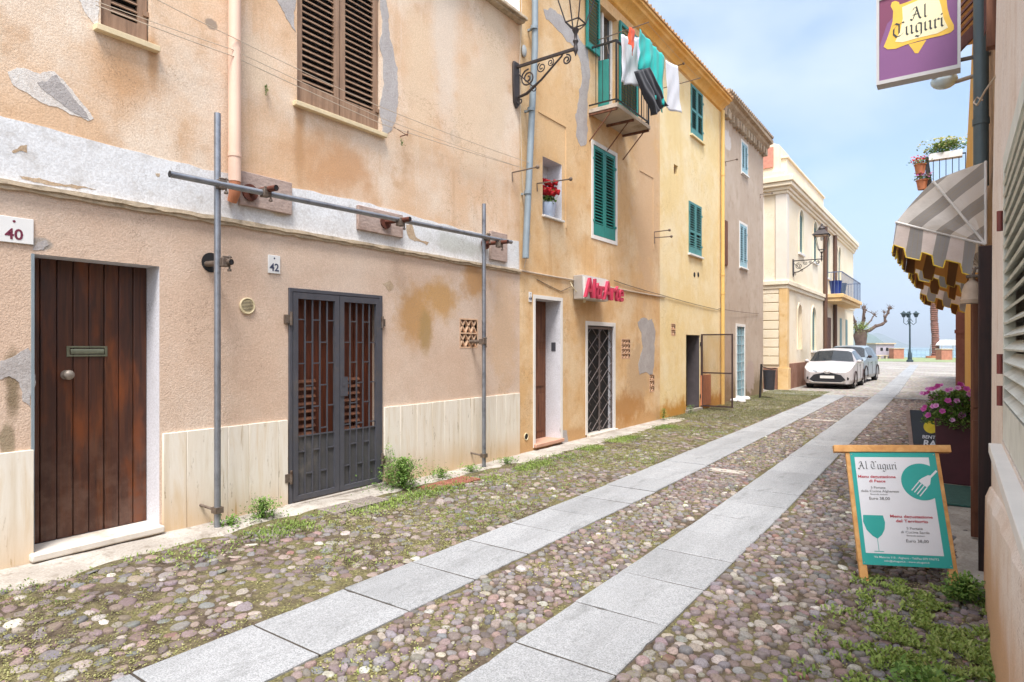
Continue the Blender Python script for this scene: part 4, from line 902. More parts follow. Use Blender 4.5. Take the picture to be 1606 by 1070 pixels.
# ------------------------------------------------------------------ ground, paths, pebbles
def sstep(x, a, b):
    t = np.clip((x - a) / (b - a), 0, 1); return t * t * (3 - 2 * t)
def gz(X, Y):
    X = np.asarray(X, float); Y = np.asarray(Y, float)
    return .085 * sstep(-X, 3.3, 5.0) * (1 - sstep(Y, 1.5, 7.0))
def drift(Y):
    Y = np.asarray(Y, float); return -.0133 * np.clip(Y - 6, 0, 19) - .027 * np.clip(Y - 25, 0, None)
def np_mesh(name, V, Fc, mats, smooth=True, attr=None, kind=None, label=None, cat=None, parent=None, mi=None):
    me = bpy.data.meshes.new(name); V = np.asarray(V, np.float32); nv = len(V)
    me.vertices.add(nv); me.vertices.foreach_set('co', V.ravel())
    k = Fc.shape[1]; nf = len(Fc); me.loops.add(nf * k); me.loops.foreach_set('vertex_index', Fc.ravel().astype(np.int32))
    me.polygons.add(nf); me.polygons.foreach_set('loop_start', (np.arange(nf) * k).astype(np.int32))
    for m in (mats if isinstance(mats, list) else [mats]): me.materials.append(m)
    if mi is not None: me.polygons.foreach_set('material_index', mi.astype(np.int32))
    me.polygons.foreach_set('use_smooth', np.full(nf, smooth)); me.update(calc_edges=True)
    if attr:
        for an, av in attr.items():
            if av.ndim == 1: av = np.stack([av] * 3, 1)
            c = np.ones((nv, 4), np.float32); c[:, :3] = av * (.98 if an == 'stone' else 1)
            a = me.color_attributes.new(an, 'FLOAT_COLOR', 'POINT'); a.data.foreach_set('color', c.ravel())
    o = bpy.data.objects.new(name, me); COL.objects.link(o); ORI[o.name] = (Vector((0, 0, 0)), 0)
    if parent: o.parent = parent
    return tag(o, label, cat, None, kind)
# base sheet
xs = np.concatenate([[-90, -30, -12], np.linspace(-6, 1, 36), [8, 40, 90]]); ysg = np.concatenate([[-20, -6, -2], np.linspace(-1, 24, 126), [30, 40, 60, 80, 104]])
GX, GY = np.meshgrid(xs, ysg); GZ = gz(GX, GY) - .006 + .004 * np.sin(GX * 7) * np.sin(GY * 5)
V = np.stack([GX.ravel(), GY.ravel(), GZ.ravel()], 1); nx = len(xs)
V[:, 2] += .0105; idx = np.arange(len(V)).reshape(len(ysg), nx); Fq = np.stack([idx[:-1, :-1].ravel(), idx[:-1, 1:].ravel(), idx[1:, 1:].ravel(), idx[1:, :-1].ravel()], 1)
yc = ((ysg[:-1] + ysg[1:]) / 2)[:, None].repeat(nx - 1, 1).ravel()
np_mesh('ground', V, Fq, [m_soilm, m_farp], mi=(yc > 22.4).astype(int), kind='structure')
# granite slabs
m_joint = simple('joint_dirt', lin('#3d362e'), .95, var=.3, scale=30, bump=0)
def strip(name, xa, xb, y0, y1, L_, off):
    mb = MB(); tones = []; y = y0 + off; r2 = random.Random(int(off * 100) + 5)
    while y < y1:
        e = y + L_ * r2.uniform(.97, 1.04); g = .0055
        t = r2.uniform(.88, 1.03); zt = .020 + r2.uniform(-.002, .003); ti = r2.uniform(-.002, .002)
        x0, x1, x2, x3 = (xa + float(drift(y)) , xb + float(drift(y)), xb + float(drift(e)), xa + float(drift(e)))
        b = .006; o_ = len(mb.v)
        C4 = [(x0, y + g), (x1, y + g), (x2, e - g), (x3, e - g)]; P_ = []
        for k in range(4):
            (u0, v0), (u1, v1) = C4[k], C4[(k + 1) % 4]; nn_ = 10
            for q in range(nn_):
                f_ = q / nn_; j_ = 0 if q == 0 else (r2.uniform(0, .003) + (r2.uniform(.003, .010) if r2.random() < .07 else 0)); cu, cv = (x0 + x2) / 2, (y + e) / 2
                uu, vv = u0 + (u1 - u0) * f_, v0 + (v1 - v0) * f_; dl = math.hypot(cu - uu, cv - vv); P_.append((uu + (cu - uu) / dl * j_, vv + (cv - vv) / dl * j_))
        cu, cv = (x0 + x2) / 2, (y + e) / 2; I_ = []
        for (u, v) in P_:
            dl = math.hypot(cu - u, cv - v); I_.append((u + (cu - u) / dl * b * 1.3, v + (cv - v) / dl * b * 1.3))
        n_ = len(P_); tl = lambda u, v: ti * ((u - cu) / .3 + (v - cv) / .3)
        vs = [(u, v, -.03) for u, v in P_] + [(u, v, zt - b + tl(u, v)) for u, v in P_] + [(u, v, zt + tl(u, v)) for u, v in I_]
        fs = [(k, (k + 1) % n_, n_ + (k + 1) % n_, n_ + k) for k in range(n_)] + [(n_ + k, n_ + (k + 1) % n_, 2 * n_ + (k + 1) % n_, 2 * n_ + k) for k in range(n_)] + [tuple(range(2 * n_, 3 * n_))]
        mb.add(vs, fs); tones += [t] * (3 * n_); mb.box(x2 - .59, x2, e - g - .001, e + g + .001, -.02, .0145, 1); tones += [1] * 8; y = e
    o = mb.build(name, [m_gran, m_joint], origin=(0, 0, 0), sharp=20); a = o.data.color_attributes.new('tone', 'FLOAT_COLOR', 'POINT')
    c = np.ones((len(tones), 4), np.float32); c[:, :3] = np.array(tones)[:, None]; a.data.foreach_set('color', c.ravel()); tag(o, kind='structure'); return o
strip('path', -3.255, -2.665, .0, 22.2, .625, .10); strip('path', -1.925, -1.335, .5, 22.2, .625, .37)
strip('path', -1.925, -1.335, 22.55, 62, .7, 0)
mb = MB(); mb.box(-5.0, -2.9, 22.2, 22.5, -.03, .018); mb.box(-2.85, 0.15, 22.21, 22.46, -.03, .017)
o = mb.build('path', m_gran, origin=(0, 0, 0)); a = o.data.color_attributes.new('tone', 'FLOAT_COLOR', 'POINT'); a.data.foreach_set('color', np.full(len(o.data.vertices) * 4, 1.0, np.float32)); tag(o, kind='structure')
for px, py, w_ in ((1288, 660, .66), (1180, 745, .45)):
    q = PG(px, py); mb = MB(); mb.box(-2.63 + .05, -2.63 + .05 + w_, q.y - .09, q.y + .09, -.02, .018); mb.v = [(x + float(drift(y)), y, z) for x, y, z in mb.v]; o = mb.build('path', m_conc, bevel=.006); tag(o, kind='structure')
# pavement along the left wall and by the restaurant door
def slab_sheet(name, X0f, X1f, ys_, top, m, nx_=7):
    V = []; n = len(ys_)
    for y in ys_:
        a_, b_ = X0f(y), X1f(y)
        for k in range(nx_):
            t = k / (nx_ - 1); x = a_ + (b_ - a_) * t; V.append((x, y, float(gz(x, y)) + top * (1 if k < nx_ - 1 else -.6) + .003 * math.sin(x * 21) * math.sin(y * 17)))
    V = np.array(V); idx = np.arange(n * nx_).reshape(n, nx_); Fq = np.stack([idx[:-1, :-1].ravel(), idx[:-1, 1:].ravel(), idx[1:, 1:].ravel(), idx[1:, :-1].ravel()], 1)
    return np_mesh(name, V, Fq, m, kind='structure')
rr = random.Random(4)
_e = [rr.uniform(-1, 1) for _ in range(400)]
def edge(y): i = int((y + 10) * 8); f = (y + 10) * 8 - i; return _e[i % 400] * (1 - f) + _e[(i + 1) % 400] * f
slab_sheet('pavement', lambda y: XL - .02, lambda y: XL + .50 - .18 * min(max((y - 1.5) / 2.5, 0), 1) + .05 * edge(y) + (.12 if y > 7 else 0), np.arange(-2, 13.4, .07), .022, m_conc)
slab_sheet('pavement', lambda y: XR + .01, lambda y: -.02 - .04 * edge(y + 3) - (.16 if y > 6.4 else 0), np.arange(5.15, 9.4, .07), .03, m_conc)
# pebbles: every stone a rounded cell packed against its neighbours
PAL = np.array([lin('#87747a'), lin('#9a7a72'), lin('#8a8487'), lin('#747a80'), lin('#a89a8c'), lin('#a08670'), lin('#8e6e66'), lin('#7c6a6c'), lin('#b5a795'), lin('#9f7c6c'), lin('#85887c'), lin('#a0604c'), lin('#d2c9b8')])
PAL = PAL * .44 + PAL.mean(1, keepdims=True) * .34 + np.array([.050, .036, .034])
PW = np.array([14, 10, 12, 8, 9, 8, 9, 13, 7, 8, 4, 1, 2.2]); PW = PW / PW.sum()
def pebbles(name, xa, xb, y0, y1, dx, dy, h, K=10, drop=.05, sink=0.0, seed=0, rot=0, wall=False, pal=PW):
    g = np.random.default_rng(seed); nr = int((y1 - y0) / dy) + 5; nc = int((xb - xa) / dx) + 5
    r_, c_ = np.meshgrid(np.arange(nr), np.arange(nc), indexing='ij')
    X = xa - 2 * dx + (c_ + .5 * (r_ % 2)) * dx; Y = y0 - 2 * dy + r_ * dy
    X = X + g.uniform(-.36, .36, X.shape) * dx; Y = Y + g.uniform(-.36, .36, X.shape) * dy
    X = X + .04 * np.sin(Y * 2.1); WT = g.uniform(.45, 1.55, X.shape)
    Rr = np.full((nr, nc, K), 1e9); ang_ = np.arange(K) * 2 * np.pi / K; ux, uy = np.cos(ang_), np.sin(ang_)
    for i in range(-3, 4):
        for j in range(-2, 3):
            if i == 0 and j == 0: continue
            Xn = np.roll(np.roll(X, -i, 0), -j, 1); Yn = np.roll(np.roll(Y, -i, 0), -j, 1); Wn = np.roll(np.roll(WT, -i, 0), -j, 1)
            ddx, ddy = Xn - X, Yn - Y; d2 = ddx ** 2 + ddy ** 2
            dot = ddx[..., None] * ux + ddy[..., None] * uy
            rad = np.where(dot > 1e-4, (d2 * (WT / (WT + Wn)))[..., None] / np.maximum(dot, 1e-4), 1e9); Rr = np.minimum(Rr, rad)
    Rr = np.minimum(Rr, 1.3 * max(dx, dy)); Rr = .5 * Rr + .25 * (np.roll(Rr, 1, -1) + np.roll(Rr, -1, -1)); Rr = Rr * g.uniform(.88, 1.04, Rr.shape)
    Rr = Rr * .975 - .0012
    dr = drift(Y)
    keep = (X > xa) & (X < xb) & (Y > y0) & (Y < y1) & (g.random(X.shape) > drop); keep[:3] = 0; keep[-3:] = 0; keep[:, :2] = 0; keep[:, -2:] = 0
    # moss patches swallow stones
    X, Y, Rr, dr = X[keep] , Y[keep], Rr[keep], dr[keep]; n = len(X)
    X = X + (dr if not wall else 0)
    H = h * g.uniform(.4, 1.3, n); tx = g.normal(0, .12, n); ty = g.normal(0, .12, n)
    rings = [(1.02, -.9), (.985, .25), (.90, .70), (.72, .93), (.36, 1.0)]
    V = np.zeros((n, len(rings) * K + 1, 3)); gzv = gz(X, Y)
    for a_, (f, zf) in enumerate(rings):
        px = Rr * f * ux; py = Rr * f * uy
        V[:, a_ * K:(a_ + 1) * K, 0] = X[:, None] + px; V[:, a_ * K:(a_ + 1) * K, 1] = Y[:, None] + py
        V[:, a_ * K:(a_ + 1) * K, 2] = gzv[:, None] - sink + H[:, None] * zf + tx[:, None] * px + ty[:, None] * py + g.normal(0, .0008, px.shape)
    V[:, -1, 0] = X; V[:, -1, 1] = Y; V[:, -1, 2] = gzv - sink + H * 1.01
    # clip stones at the lane edges
    m = len(rings); q = []
    for a_ in range(m - 1):
        for k in range(K): q.append((a_ * K + k, a_ * K + (k + 1) % K, (a_ + 1) * K + (k + 1) % K, (a_ + 1) * K + k))
    for k in range(0, K, 2): q.append(((m - 1) * K + k, (m - 1) * K + (k + 1) % K, (m - 1) * K + (k + 2) % K, m * K))
    q = np.array(q); per = m * K + 1
    Fc = (q[None] + (np.arange(n) * per)[:, None, None]).reshape(-1, 4)
    ci = g.choice(len(PAL), n, p=pal); colr = PAL[ci] * g.uniform(.60, 1.15, (n, 1)) * g.uniform(.94, 1.06, (n, 3))
    return np_mesh(name, V.reshape(-1, 3), Fc, m_cob, attr={'stone': np.repeat(colr, per, 0)}, kind='stuff')
def lab(o, l): o['label'] = l; o['category'] = 'cobblestones'; return o
lab(pebbles('cobblestones', -1.325, .17, 1.8, 12, .082, .050, .021, 9, .04, -.001, 1), 'rounded purple and grey pebbles in the near right lane of the street')
lab(pebbles('cobblestones', -1.32, .17, 12, 22.2, .092, .072, .020, 8, .04, 0, 2), 'small pebbles in the right lane beyond the planter')
lab(pebbles('cobblestones', -2.65, -1.94, .6, 12, .072, .048, .019, 10, .05, 0, 3), 'rounded pebbles between the two granite slab tracks, near part')
lab(pebbles('cobblestones', -2.65, -1.94, 12, 22.2, .085, .072, .018, 8, .06, 0, 4), 'pebbles between the two granite slab tracks, far part')
lab(pebbles('cobblestones', -4.80, -3.27, -.2, 9, .110, .062, .014, 9, .16, .001, 5), 'flat mossy pebbles between the left pavement and the granite track')
lab(pebbles('cobblestones', -4.75, -3.27, 9, 22.2, .12, .09, .012, 8, .3, .003, 6), 'half overgrown pebbles further up the left side')
# moss, weeds and grass: leaf-sized faces
def vnoise(x, y, s, seed):
    g = np.random.default_rng(seed); T = g.random((64, 64)); x = x * s; y = y * s
    xi = np.floor(x).astype(int); yi = np.floor(y).astype(int); fx = x - xi; fy = y - yi; fx = fx * fx * (3 - 2 * fx); fy = fy * fy * (3 - 2 * fy)
    t = lambda a, b: T[a % 64, b % 64]
    return (t(xi, yi) * (1 - fx) + t(xi + 1, yi) * fx) * (1 - fy) + (t(xi, yi + 1) * (1 - fx) + t(xi + 1, yi + 1) * fx) * fy
def leaves(name, X, Y, Z, size, tilt, mat, tone, asp=.5, parent=None, g=None, **kw):
    """one small pointed leaf or blade (4 corners) per point"""
    g = g or rng; n = len(X); a = g.uniform(0, 2 * np.pi, n); t = g.uniform(*tilt, n); L_ = size * g.uniform(.6, 1.3, n); W = L_ * asp
    d = np.stack([np.cos(a) * np.cos(t), np.sin(a) * np.cos(t), np.sin(t)], 1); s = np.stack([-np.sin(a), np.cos(a), g.normal(0, .25, n)], 1)
    p = np.stack([X, Y, Z], 1); V = np.zeros((n, 4, 3)); V[:, 0] = p; V[:, 1] = p + d * (L_ * .55)[:, None] + s * (W / 2)[:, None]; V[:, 2] = p + d * L_[:, None]; V[:, 3] = p + d * (L_ * .55)[:, None] - s * (W / 2)[:, None]
    V[:, 2, 2] -= L_ * .12
    return np_mesh(name, V.reshape(-1, 3), np.arange(n * 4).reshape(n, 4), mat, smooth=False, attr={'leaf': np.repeat(tone, 4)}, parent=parent, **kw)
def scatter(n, xa, xb, y0, y1, fn, seed):
    g = np.random.default_rng(seed); X = g.uniform(xa, xb, n); Y = g.uniform(y0, y1, n); k = g.random(n) < fn(X, Y); return X[k], Y[k]
def mossfield(n, xa, xb, y0, y1, fn, seed, size, tilt, mat, label, zz=.008, name='moss', asp=.8, dr=True):
    X, Y = scatter(n, xa, xb, y0, y1, fn, seed); g = np.random.default_rng(seed + 50)
    tone = np.clip(g.normal(.42, .16, len(X)) + .5 * (vnoise(X, Y, 1.3, 9) - .5), 0, 1)
    Xd = X + (drift(Y) if dr else 0)
    o = leaves(name, Xd, Y, gz(X, Y) + zz + g.uniform(0, .006, len(X)), size, tilt, mat, tone, asp, g=g); o['label'] = label; o['category'] = 'ground cover'; o['kind'] = 'stuff'; return o
dn = lambda X, Y: np.clip((vnoise(X, Y, 1.6, 1) * .5 + vnoise(X, Y, 5, 2) * .3 + vnoise(X, Y, 14, 3) * .35 - .50) * 4, 0, 1)
mossfield(190000, -4.75, -3.27, .2, 13, lambda X, Y: np.clip(.85 * dn(X, Y) + .05, 0, 1) * (.75 + .25 * sstep(Y, 2, 7)), 21, .011, (.1, 1.1), m_moss, 'yellow green moss growing between the left pebbles')
mossfield(60000, -2.65, -1.94, .6, 13, lambda X, Y: .6 * dn(X + 9, Y), 22, .012, (.1, 1.1), m_moss, 'thin moss between the middle pebbles')
mossfield(60000, -1.32, .15, 1.9, 12, lambda X, Y: .35 * dn(X + 4, Y) + .3 * (dn(X, Y) * sstep(X, -.9, 0)), 23, .012, (.1, 1.1), m_moss, 'sparse moss in the right pebble lane')
mossfield(90000, -5.2, -3.3, 13, 24, lambda X, Y: .45 + .5 * dn(X, Y), 24, .03, (.5, 1.4), m_dry, 'short grass by the far left walls', name='grass', asp=.22)
mossfield(52000, -4.85, -4.15, .5, 12, lambda X, Y: np.clip((vnoise(X, Y, 2.2, 31) * .8 + vnoise(X, Y, 7, 33) * .3 - .44) * 5, 0, 1) * np.exp(-((X + 4.58) / .17) ** 2), 25, .028, (.3, 1.3), m_grass, 'green weeds along the edge of the left pavement', name='grass', asp=.35, zz=.012)
mossfield(34000, -.75, .15, 2.7, 4.95, lambda X, Y: np.clip((vnoise(X, Y, 4.3, 44) * .45 + vnoise(X, Y, 13, 42) * .65 - .52) * 6, 0, 1) * sstep(X, -.75, .0), 26, .034, (.25, 1.2), m_grass, 'bright green weeds between pebbles by the beige wall', name='grass', asp=.4, zz=.014, dr=False)
mossfield(14000, -4.6, -3.3, 3, 12, lambda X, Y: np.clip((vnoise(X, Y, 1.1, 61) - .5) * 4, 0, 1) * .6, 27, .026, (.3, 1.3), m_grass, 'small green clumps among the left pebbles', name='grass', asp=.35, zz=.012)
mossfield(1500, -2.6, -1.98, .8, 10, lambda X, Y: (vnoise(X, Y, 5, 71) > .72) * 1.0, 28, .022, (.3, 1.2), m_grass, 'green tufts between the middle pebbles', name='grass', asp=.4, zz=.014)
# single weeds one can point at
def weed(x, y, z, r, h, n, label, seed, size=.03, grp=None):
    g = np.random.default_rng(seed); root = thing('weed', label, 'plant', (x, y, z), 0, grp)
    a = g.uniform(0, 6.28, n); rad = np.abs(g.normal(0, .62, n)); zz = np.clip(g.beta(1.4, 1.5, n), 0, 1)
    cl = vnoise(a * 2, zz * 4, 1.5, seed); rad = rad * (1 - .55 * zz) * (.6 + .8 * cl)
    X = np.cos(a) * rad * r; Y = np.sin(a) * rad * r; X = np.maximum(X, -.6 * r if x > -4.9 else -(x - XL) + .02)
    leaves('foliage', X, Y, zz * h, size, (-.3, 1.2), m_leaf, np.clip(g.normal(.45, .25, n) + .3 * (zz - .5), 0, 1), .45, parent=root, g=g)
    s = MB()
    for k in range(max(4, n // 60)):
        t = g.uniform(0, 6.28); q = g.uniform(.1, .5) * r; s.tube([(0, 0, 0), (math.cos(t) * q * .5, math.sin(t) * q * .5, h * .5), (math.cos(t) * q, math.sin(t) * q, h * g.uniform(.7, 1))], .0018, 4)
    s.build('stem', m_leaf, root, world=False)
    return root
p = PG(612, 768); weed(XL + .26, p.y, .02, .36, .36, 2600, 'bushy green weed at the right foot of the iron gate', 1, .034)
weed(XL + .10, P(600, 700, XL).y, .10, .12, .42, 130, 'tall thin weed climbing beside the right edge of the iron gate', 2, .03)
p = PG(408, 815, .06); weed(XL + .22, p.y, .06, .20, .20, 1000, 'round green weed between the scaffold upright and the iron gate', 3, .028)
weed(XL + .22, Yw(362, XL + .22), .07, .16, .08, 260, 'low green weed at the foot of the left scaffold upright', 4)
weed(XL + .22, Yw(690, XL + .2), .02, .22, .13, 420, 'low spreading weed beside the rusty drain grate', 5)
weed(XL + .24, Yw(735, XL + .2), .02, .20, .08, 260, 'flat weed just before the right scaffold upright', 6)
weed(XL + .26, Yw(790, XL + .2), .02, .26, .06, 260, 'flat weed patch just past the right scaffold upright', 7)
weed(XL + .14, Yw(1031), .02, .14, .26, 300, 'green weed at the joint of the orange and yellow houses', 8)
weed(XL + .14, Yw(1074), .02, .16, .2, 220, 'green weed left of the dark doorway', 9)
weed(.05, 4.78, .02, .17, .15, 900, 'leafy bright green weed by the beige wall just in front of the menu board', 10, .036)
weed(-.08, 3.35, .02, .24, .10, 900, 'grassy clump at the lower right corner beside the beige wall', 11, .05)
p = P(417, 140, XL + .02); weed(p.x, p.y, p.z - .06, .03, .11, 40, 'tiny weed growing from the plaster above the scaffold', 12, .02)
p = P(630, 222, XL + .1); weed(p.x, p.y, p.z - .05, .03, .07, 30, 'tiny weed hanging by the wall hook', 13, .02)
# drain grates and rubble
def grate(x0, x1, y0, y1, z, m, label):
    mb = MB(); mb.box(x0, x1, y0, y1, z - .03, z - .022, 1)
    for i in range(8): x = x0 + (x1 - x0) * i / 7; mb.box(x - .008, x + .008, y0, y1, z - .02, z)
    for i in range(16): y = y0 + (y1 - y0) * i / 15; mb.box(x0 - .008, x1 + .008, y - .006, y + .006, z - .02, z - .003)
    for y in (y0, (y0 + y1) / 2, y1): mb.box(x0 - .01, x1 + .01, y - .011, y + .011, z - .02, z + .001)
    return tag(mb.build('drain_grate', [m, m_dark]), label, 'drain')
a_ = PG(690, 775)
grate(-4.86, -4.60, 5.05, 5.80, .034, simple('rust_red_iron', lin('#96604e'), .85, var=.25, scale=20, bump=.4), 'rust red iron drain grate in the pebbles right of the gate')
grate(-4.86, -4.62, 3.72, 4.35, .075, simple('grey_drain_stone', lin('#8d8279'), .9, var=.3, scale=20, bump=.5), 'grey stone drain grate in front of the iron gate')
for k, (px, py) in enumerate(((1152, 631), (1158, 628), (1163, 632), (1169, 628))):
    p = PG(px, py); mb = MB(); mb.ball((p.x, p.y, .05), .11 + .02 * (k % 2), 9, 6, sc3=(1.2, 1, .6)); mb.v = [(x + .012 * math.sin(y * 60), y, z + .01 * math.sin(x * 50)) for x, y, z in mb.v]
    tag(mb.build('white_stone', m_white, sharp=180), 'small white stone heaped with others below the blue grey door', 'stone', 'white stones below the grilled door')

# ------------------------------------------------------------------ wall lamps
def spiral(c, r0, r1, turns, plane=(1, 0, 2), a0=0, n=26, sgn=1):
    pts = []
    for i in range(n):
        t = i / (n - 1); r = r0 + (r1 - r0) * t; a = a0 + sgn * turns * 2 * math.pi * t
        pts.append((c[0] + r * math.cos(a), c[1], c[2] + r * math.sin(a)))
    return pts
def wall_lamp(loc, label):
    root = thing('wall_lamp', label, 'street lamp', loc, 0)
    mb = MB(); prof_ = [(-.07, -.54), (0, -.62), (.07, -.54), (.085, -.3), (.09, 0), (.075, .05), (-.075, .05), (-.09, 0), (-.085, -.3)]
    mb.prism(prof_, lambda u, v, x: (x, u, v), 0, .035); mb.build('wall_plate', m_blackl, root, world=False, fixn=True, bevel=.008)
    mb = MB(); mb.box(.03, 1.02, -.018, .018, -.035, 0); mb.tube([(.05, 0, -.46), (.2, 0, -.44), (.45, 0, -.30), (.78, 0, -.06), (.8, 0, -.03)], [.02, .022, .016, .013, .013], 7)
    mb.tube([(.05, 0, -.12), (.3, 0, -.36), (.4, 0, -.33)], .010, 6)
    mb.tube(spiral((.22, 0, -.22), .125, .02, 2.0, a0=1.5), .012, 6); mb.tube(spiral((.45, 0, -.13), .075, .015, 1.6, a0=2), .009, 6); mb.tube(spiral((.60, 0, -.10), .055, .012, 1.5, a0=1, sgn=-1), .008, 6)
    mb.tube(spiral((.86, 0, -.13), .07, .02, 1.5, a0=1.6, sgn=-1), .012, 6); mb.tube(spiral((.08, 0, -.52), .05, .015, 1.3, a0=1.6), .010, 6); mb.tube(spiral((.33, 0, -.40), .05, .01, 1.3, a0=1.6), .008, 6)
    mb.build('bracket', m_blackl, root, world=False)
    mb = MB(); mb.lathe((1.0, 0, -.12), [(.004, 0), (.02, .05), (.035, .08), (.03, .12), (.022, .16), (.04, .2), (.022, .24), (.022, .3), (.04, .33), (.05, .36), (.03, .38)], 12)
    mb.build('finial', m_blackl, root, world=False)
    B, T, zb, zt = .10, .235, .33, .86
    mb = MB(); cB = [(s * B, t * B) for s, t in ((1, 1), (-1, 1), (-1, -1), (1, -1))]; cT = [(s * T, t * T) for s, t in ((1, 1), (-1, 1), (-1, -1), (1, -1))]
    for k in range(4):
        p0 = (1 + cB[k][0], cB[k][1], zb); p1 = (1 + cT[k][0], cT[k][1], zt); mb.tube([p0, p1], .010, 6)
        q0 = (1 + cB[(k + 1) % 4][0], cB[(k + 1) % 4][1], zb); q1 = (1 + cT[(k + 1) % 4][0], cT[(k + 1) % 4][1], zt); mb.tube([p0, q0], .011, 6); mb.tube([p1, q1], .016, 6)
        mb.tube([p0, (1 + cB[k][0] * .5, cB[k][1] * .5, zb - .07), (1, 0, zb - .10)], .008, 6)
    mb.build('lantern_frame', m_blackl, root, world=False)
    mb = MB(); o1 = T + .05; mb.add([(1 + s * o1, t * o1, zt + .015) for s, t in ((1, 1), (-1, 1), (-1, -1), (1, -1))] + [(1 + s * .12, t * .12, zt + .20) for s, t in ((1, 1), (-1, 1), (-1, -1), (1, -1))], [(0, 1, 5, 4), (1, 2, 6, 5), (2, 3, 7, 6), (3, 0, 4, 7), (4, 5, 6, 7)])
    mb.lathe((1, 0, zt + .2), [(.11, 0), (.13, .05), (.09, .12), (.04, .16), (.045, .2), (.01, .25)], 12); cap = mb.build('lantern_cap', m_blackl, root, world=False)
    mb = MB(); mb.box(1 - T, 1 + T, -T, T, zt - .002, zt + .012); mb.build('cap_underside', simple('lamp_reflector', lin('#b79a82'), .6, bump=0), root, world=False)
    mb = MB(); mb.lathe((1, 0, zt - .2), [(.02, 0), (.05, .04), (.055, .1), (.03, .16), (.03, .2)], 12); mb.build('bulb', simple('frosted_bulb', lin('#d8d4cc'), .3, bump=0), root, world=False)
    return root
wall_lamp((XL, 7.42, 5.66), 'ornate scrolled iron wall lantern on the far corner of the peach house')
wall_lamp((X5, 25.7, 4.87), 'iron wall lantern on the cream villa above the small white car')

# cables
def cable(pts, r, m, label, sag=0, smooth=1):
    mb = MB(); P_ = []
    for i in range(len(pts) - 1):
        a, b = Vector(pts[i]), Vector(pts[i + 1])
        for k in range(9):
            t = k / 9; q = a.lerp(b, t); q.z -= sag * 4 * t * (1 - t) * (b - a).length; P_.append(q)
    P_.append(Vector(pts[-1])); mb.tube(P_, r, 6); return tag(mb.build('cable', m), label, 'cable')
cable([P(150, 8, XL + .10), P(365, 88, XL + .12), P(600, 195, XL + .1), P(822, 264, XL + .10)], .0045, m_wire, 'pale cable sagging over the peach house front, lowest of the three', .004)
cable([P(220, -14, XL + .10), P(368, 60, XL + .14), P(590, 165, XL + .1), P(830, 255, XL + .12)], .004, m_wire, 'pale cable over the peach house front, highest of the three', .006)
cable([P(150, 2, XL + .10), P(365, 78, XL + .12), P(600, 186, XL + .1), P(815, 262, XL + .10)], .0035, m_wire, 'pale cable over the peach house front, middle one of three', .004)
cable([P(818, 0, XL + .03), P(818, 30, XL + .04), P(815, 100, XL + .04), P(818, 260, XL + .04), P(822, 320, XL + .04), P(832, 370, XL + .05), P(822, 420, XL + .03)], .006, m_wire, 'pale cable running down the corner between the peach and orange houses', .0)
cable([P(815, 424, XL + .02), P(905, 440, XL + .02), P(975, 454, XL + .02), P(1043, 466, XL + .02)], .014, m_wire, 'thick pale cable bundle along the orange house above the shop sign', .003)
cable([P(842, 438, XL + .01), P(880, 457, XL + .01), P(902, 446, XL + .03)], .006, m_wired, 'thin cable drooping to the left side of the shop sign', .01)
cable([P(963, 440, XL + .02), P(1000, 452, XL + .02), P(1035, 462, XL + .02), P(1127, 486, XL + .02)], .007, m_wired, 'thin cable along the yellow house wall above the dark doorway', .004)
cable([P(1127, 484, XL + .02), P(1190, 492, X4 + .02)], .007, m_wired, 'thin cable along the taupe house wall', .004)
mb = MB(); p = P(822, 80, XL + .03); mb.ball(p, .06, 12, 8, sc3=(.5, .9, 1.5)); tag(mb.build('junction_box', simple('grey_plastic', lin('#a5a8a6'), .5)), 'round grey junction box above the wall lantern bracket', 'junction box')
def wire_arm(px0, py0, px1, X, label, knob=True):
    p = P(px0, py0, X); d = .45; mb = MB(); mb.tube([p, p + Vector((d, 0, .02))], .009, 6); mb.ball(p + Vector((d, 0, .02)), .028, 10, 6)
    if knob: mb.tube([p + Vector((0, -.02, -.10)), p + Vector((.02, 0, 0))], .007, 6)
    return tag(mb.build('line_bracket', m_wired), label, 'bracket')
def arm2(px0, py0, px1, py1, X, label):
    p = P(px0, py0, X); e = PY(px1, py1, p.y); mb = MB(); mb.tube([p + Vector((-.02, 0, 0)), e], .011, 6); mb.ball(e, .03, 10, 6); mb.tube([p, p + Vector((.01, 0, -.12))], .01, 6)
    return tag(mb.build('line_bracket', m_wired), label, 'bracket')
arm2(803, 271, 843, 262, XL, 'short iron line bracket at the right edge of the peach house')
arm2(842, 288, 895, 281, XL, 'iron line bracket in front of the flower niche')
arm2(1026, 364, 1050, 361, XL, 'iron line bracket at the joint of orange and yellow houses, upper of two')
arm2(1026, 373, 1053, 371, XL, 'iron line bracket at the joint of orange and yellow houses, lower of two')
arm2(1060, 104, 1072, 100, XL, 'iron line bracket high on the yellow house')
arm2(1138, 254, 1156, 250, XL, 'iron line bracket high on the taupe house')
arm2(1192, 305, 1211, 303, X4, 'iron line bracket on the far edge of the taupe house')

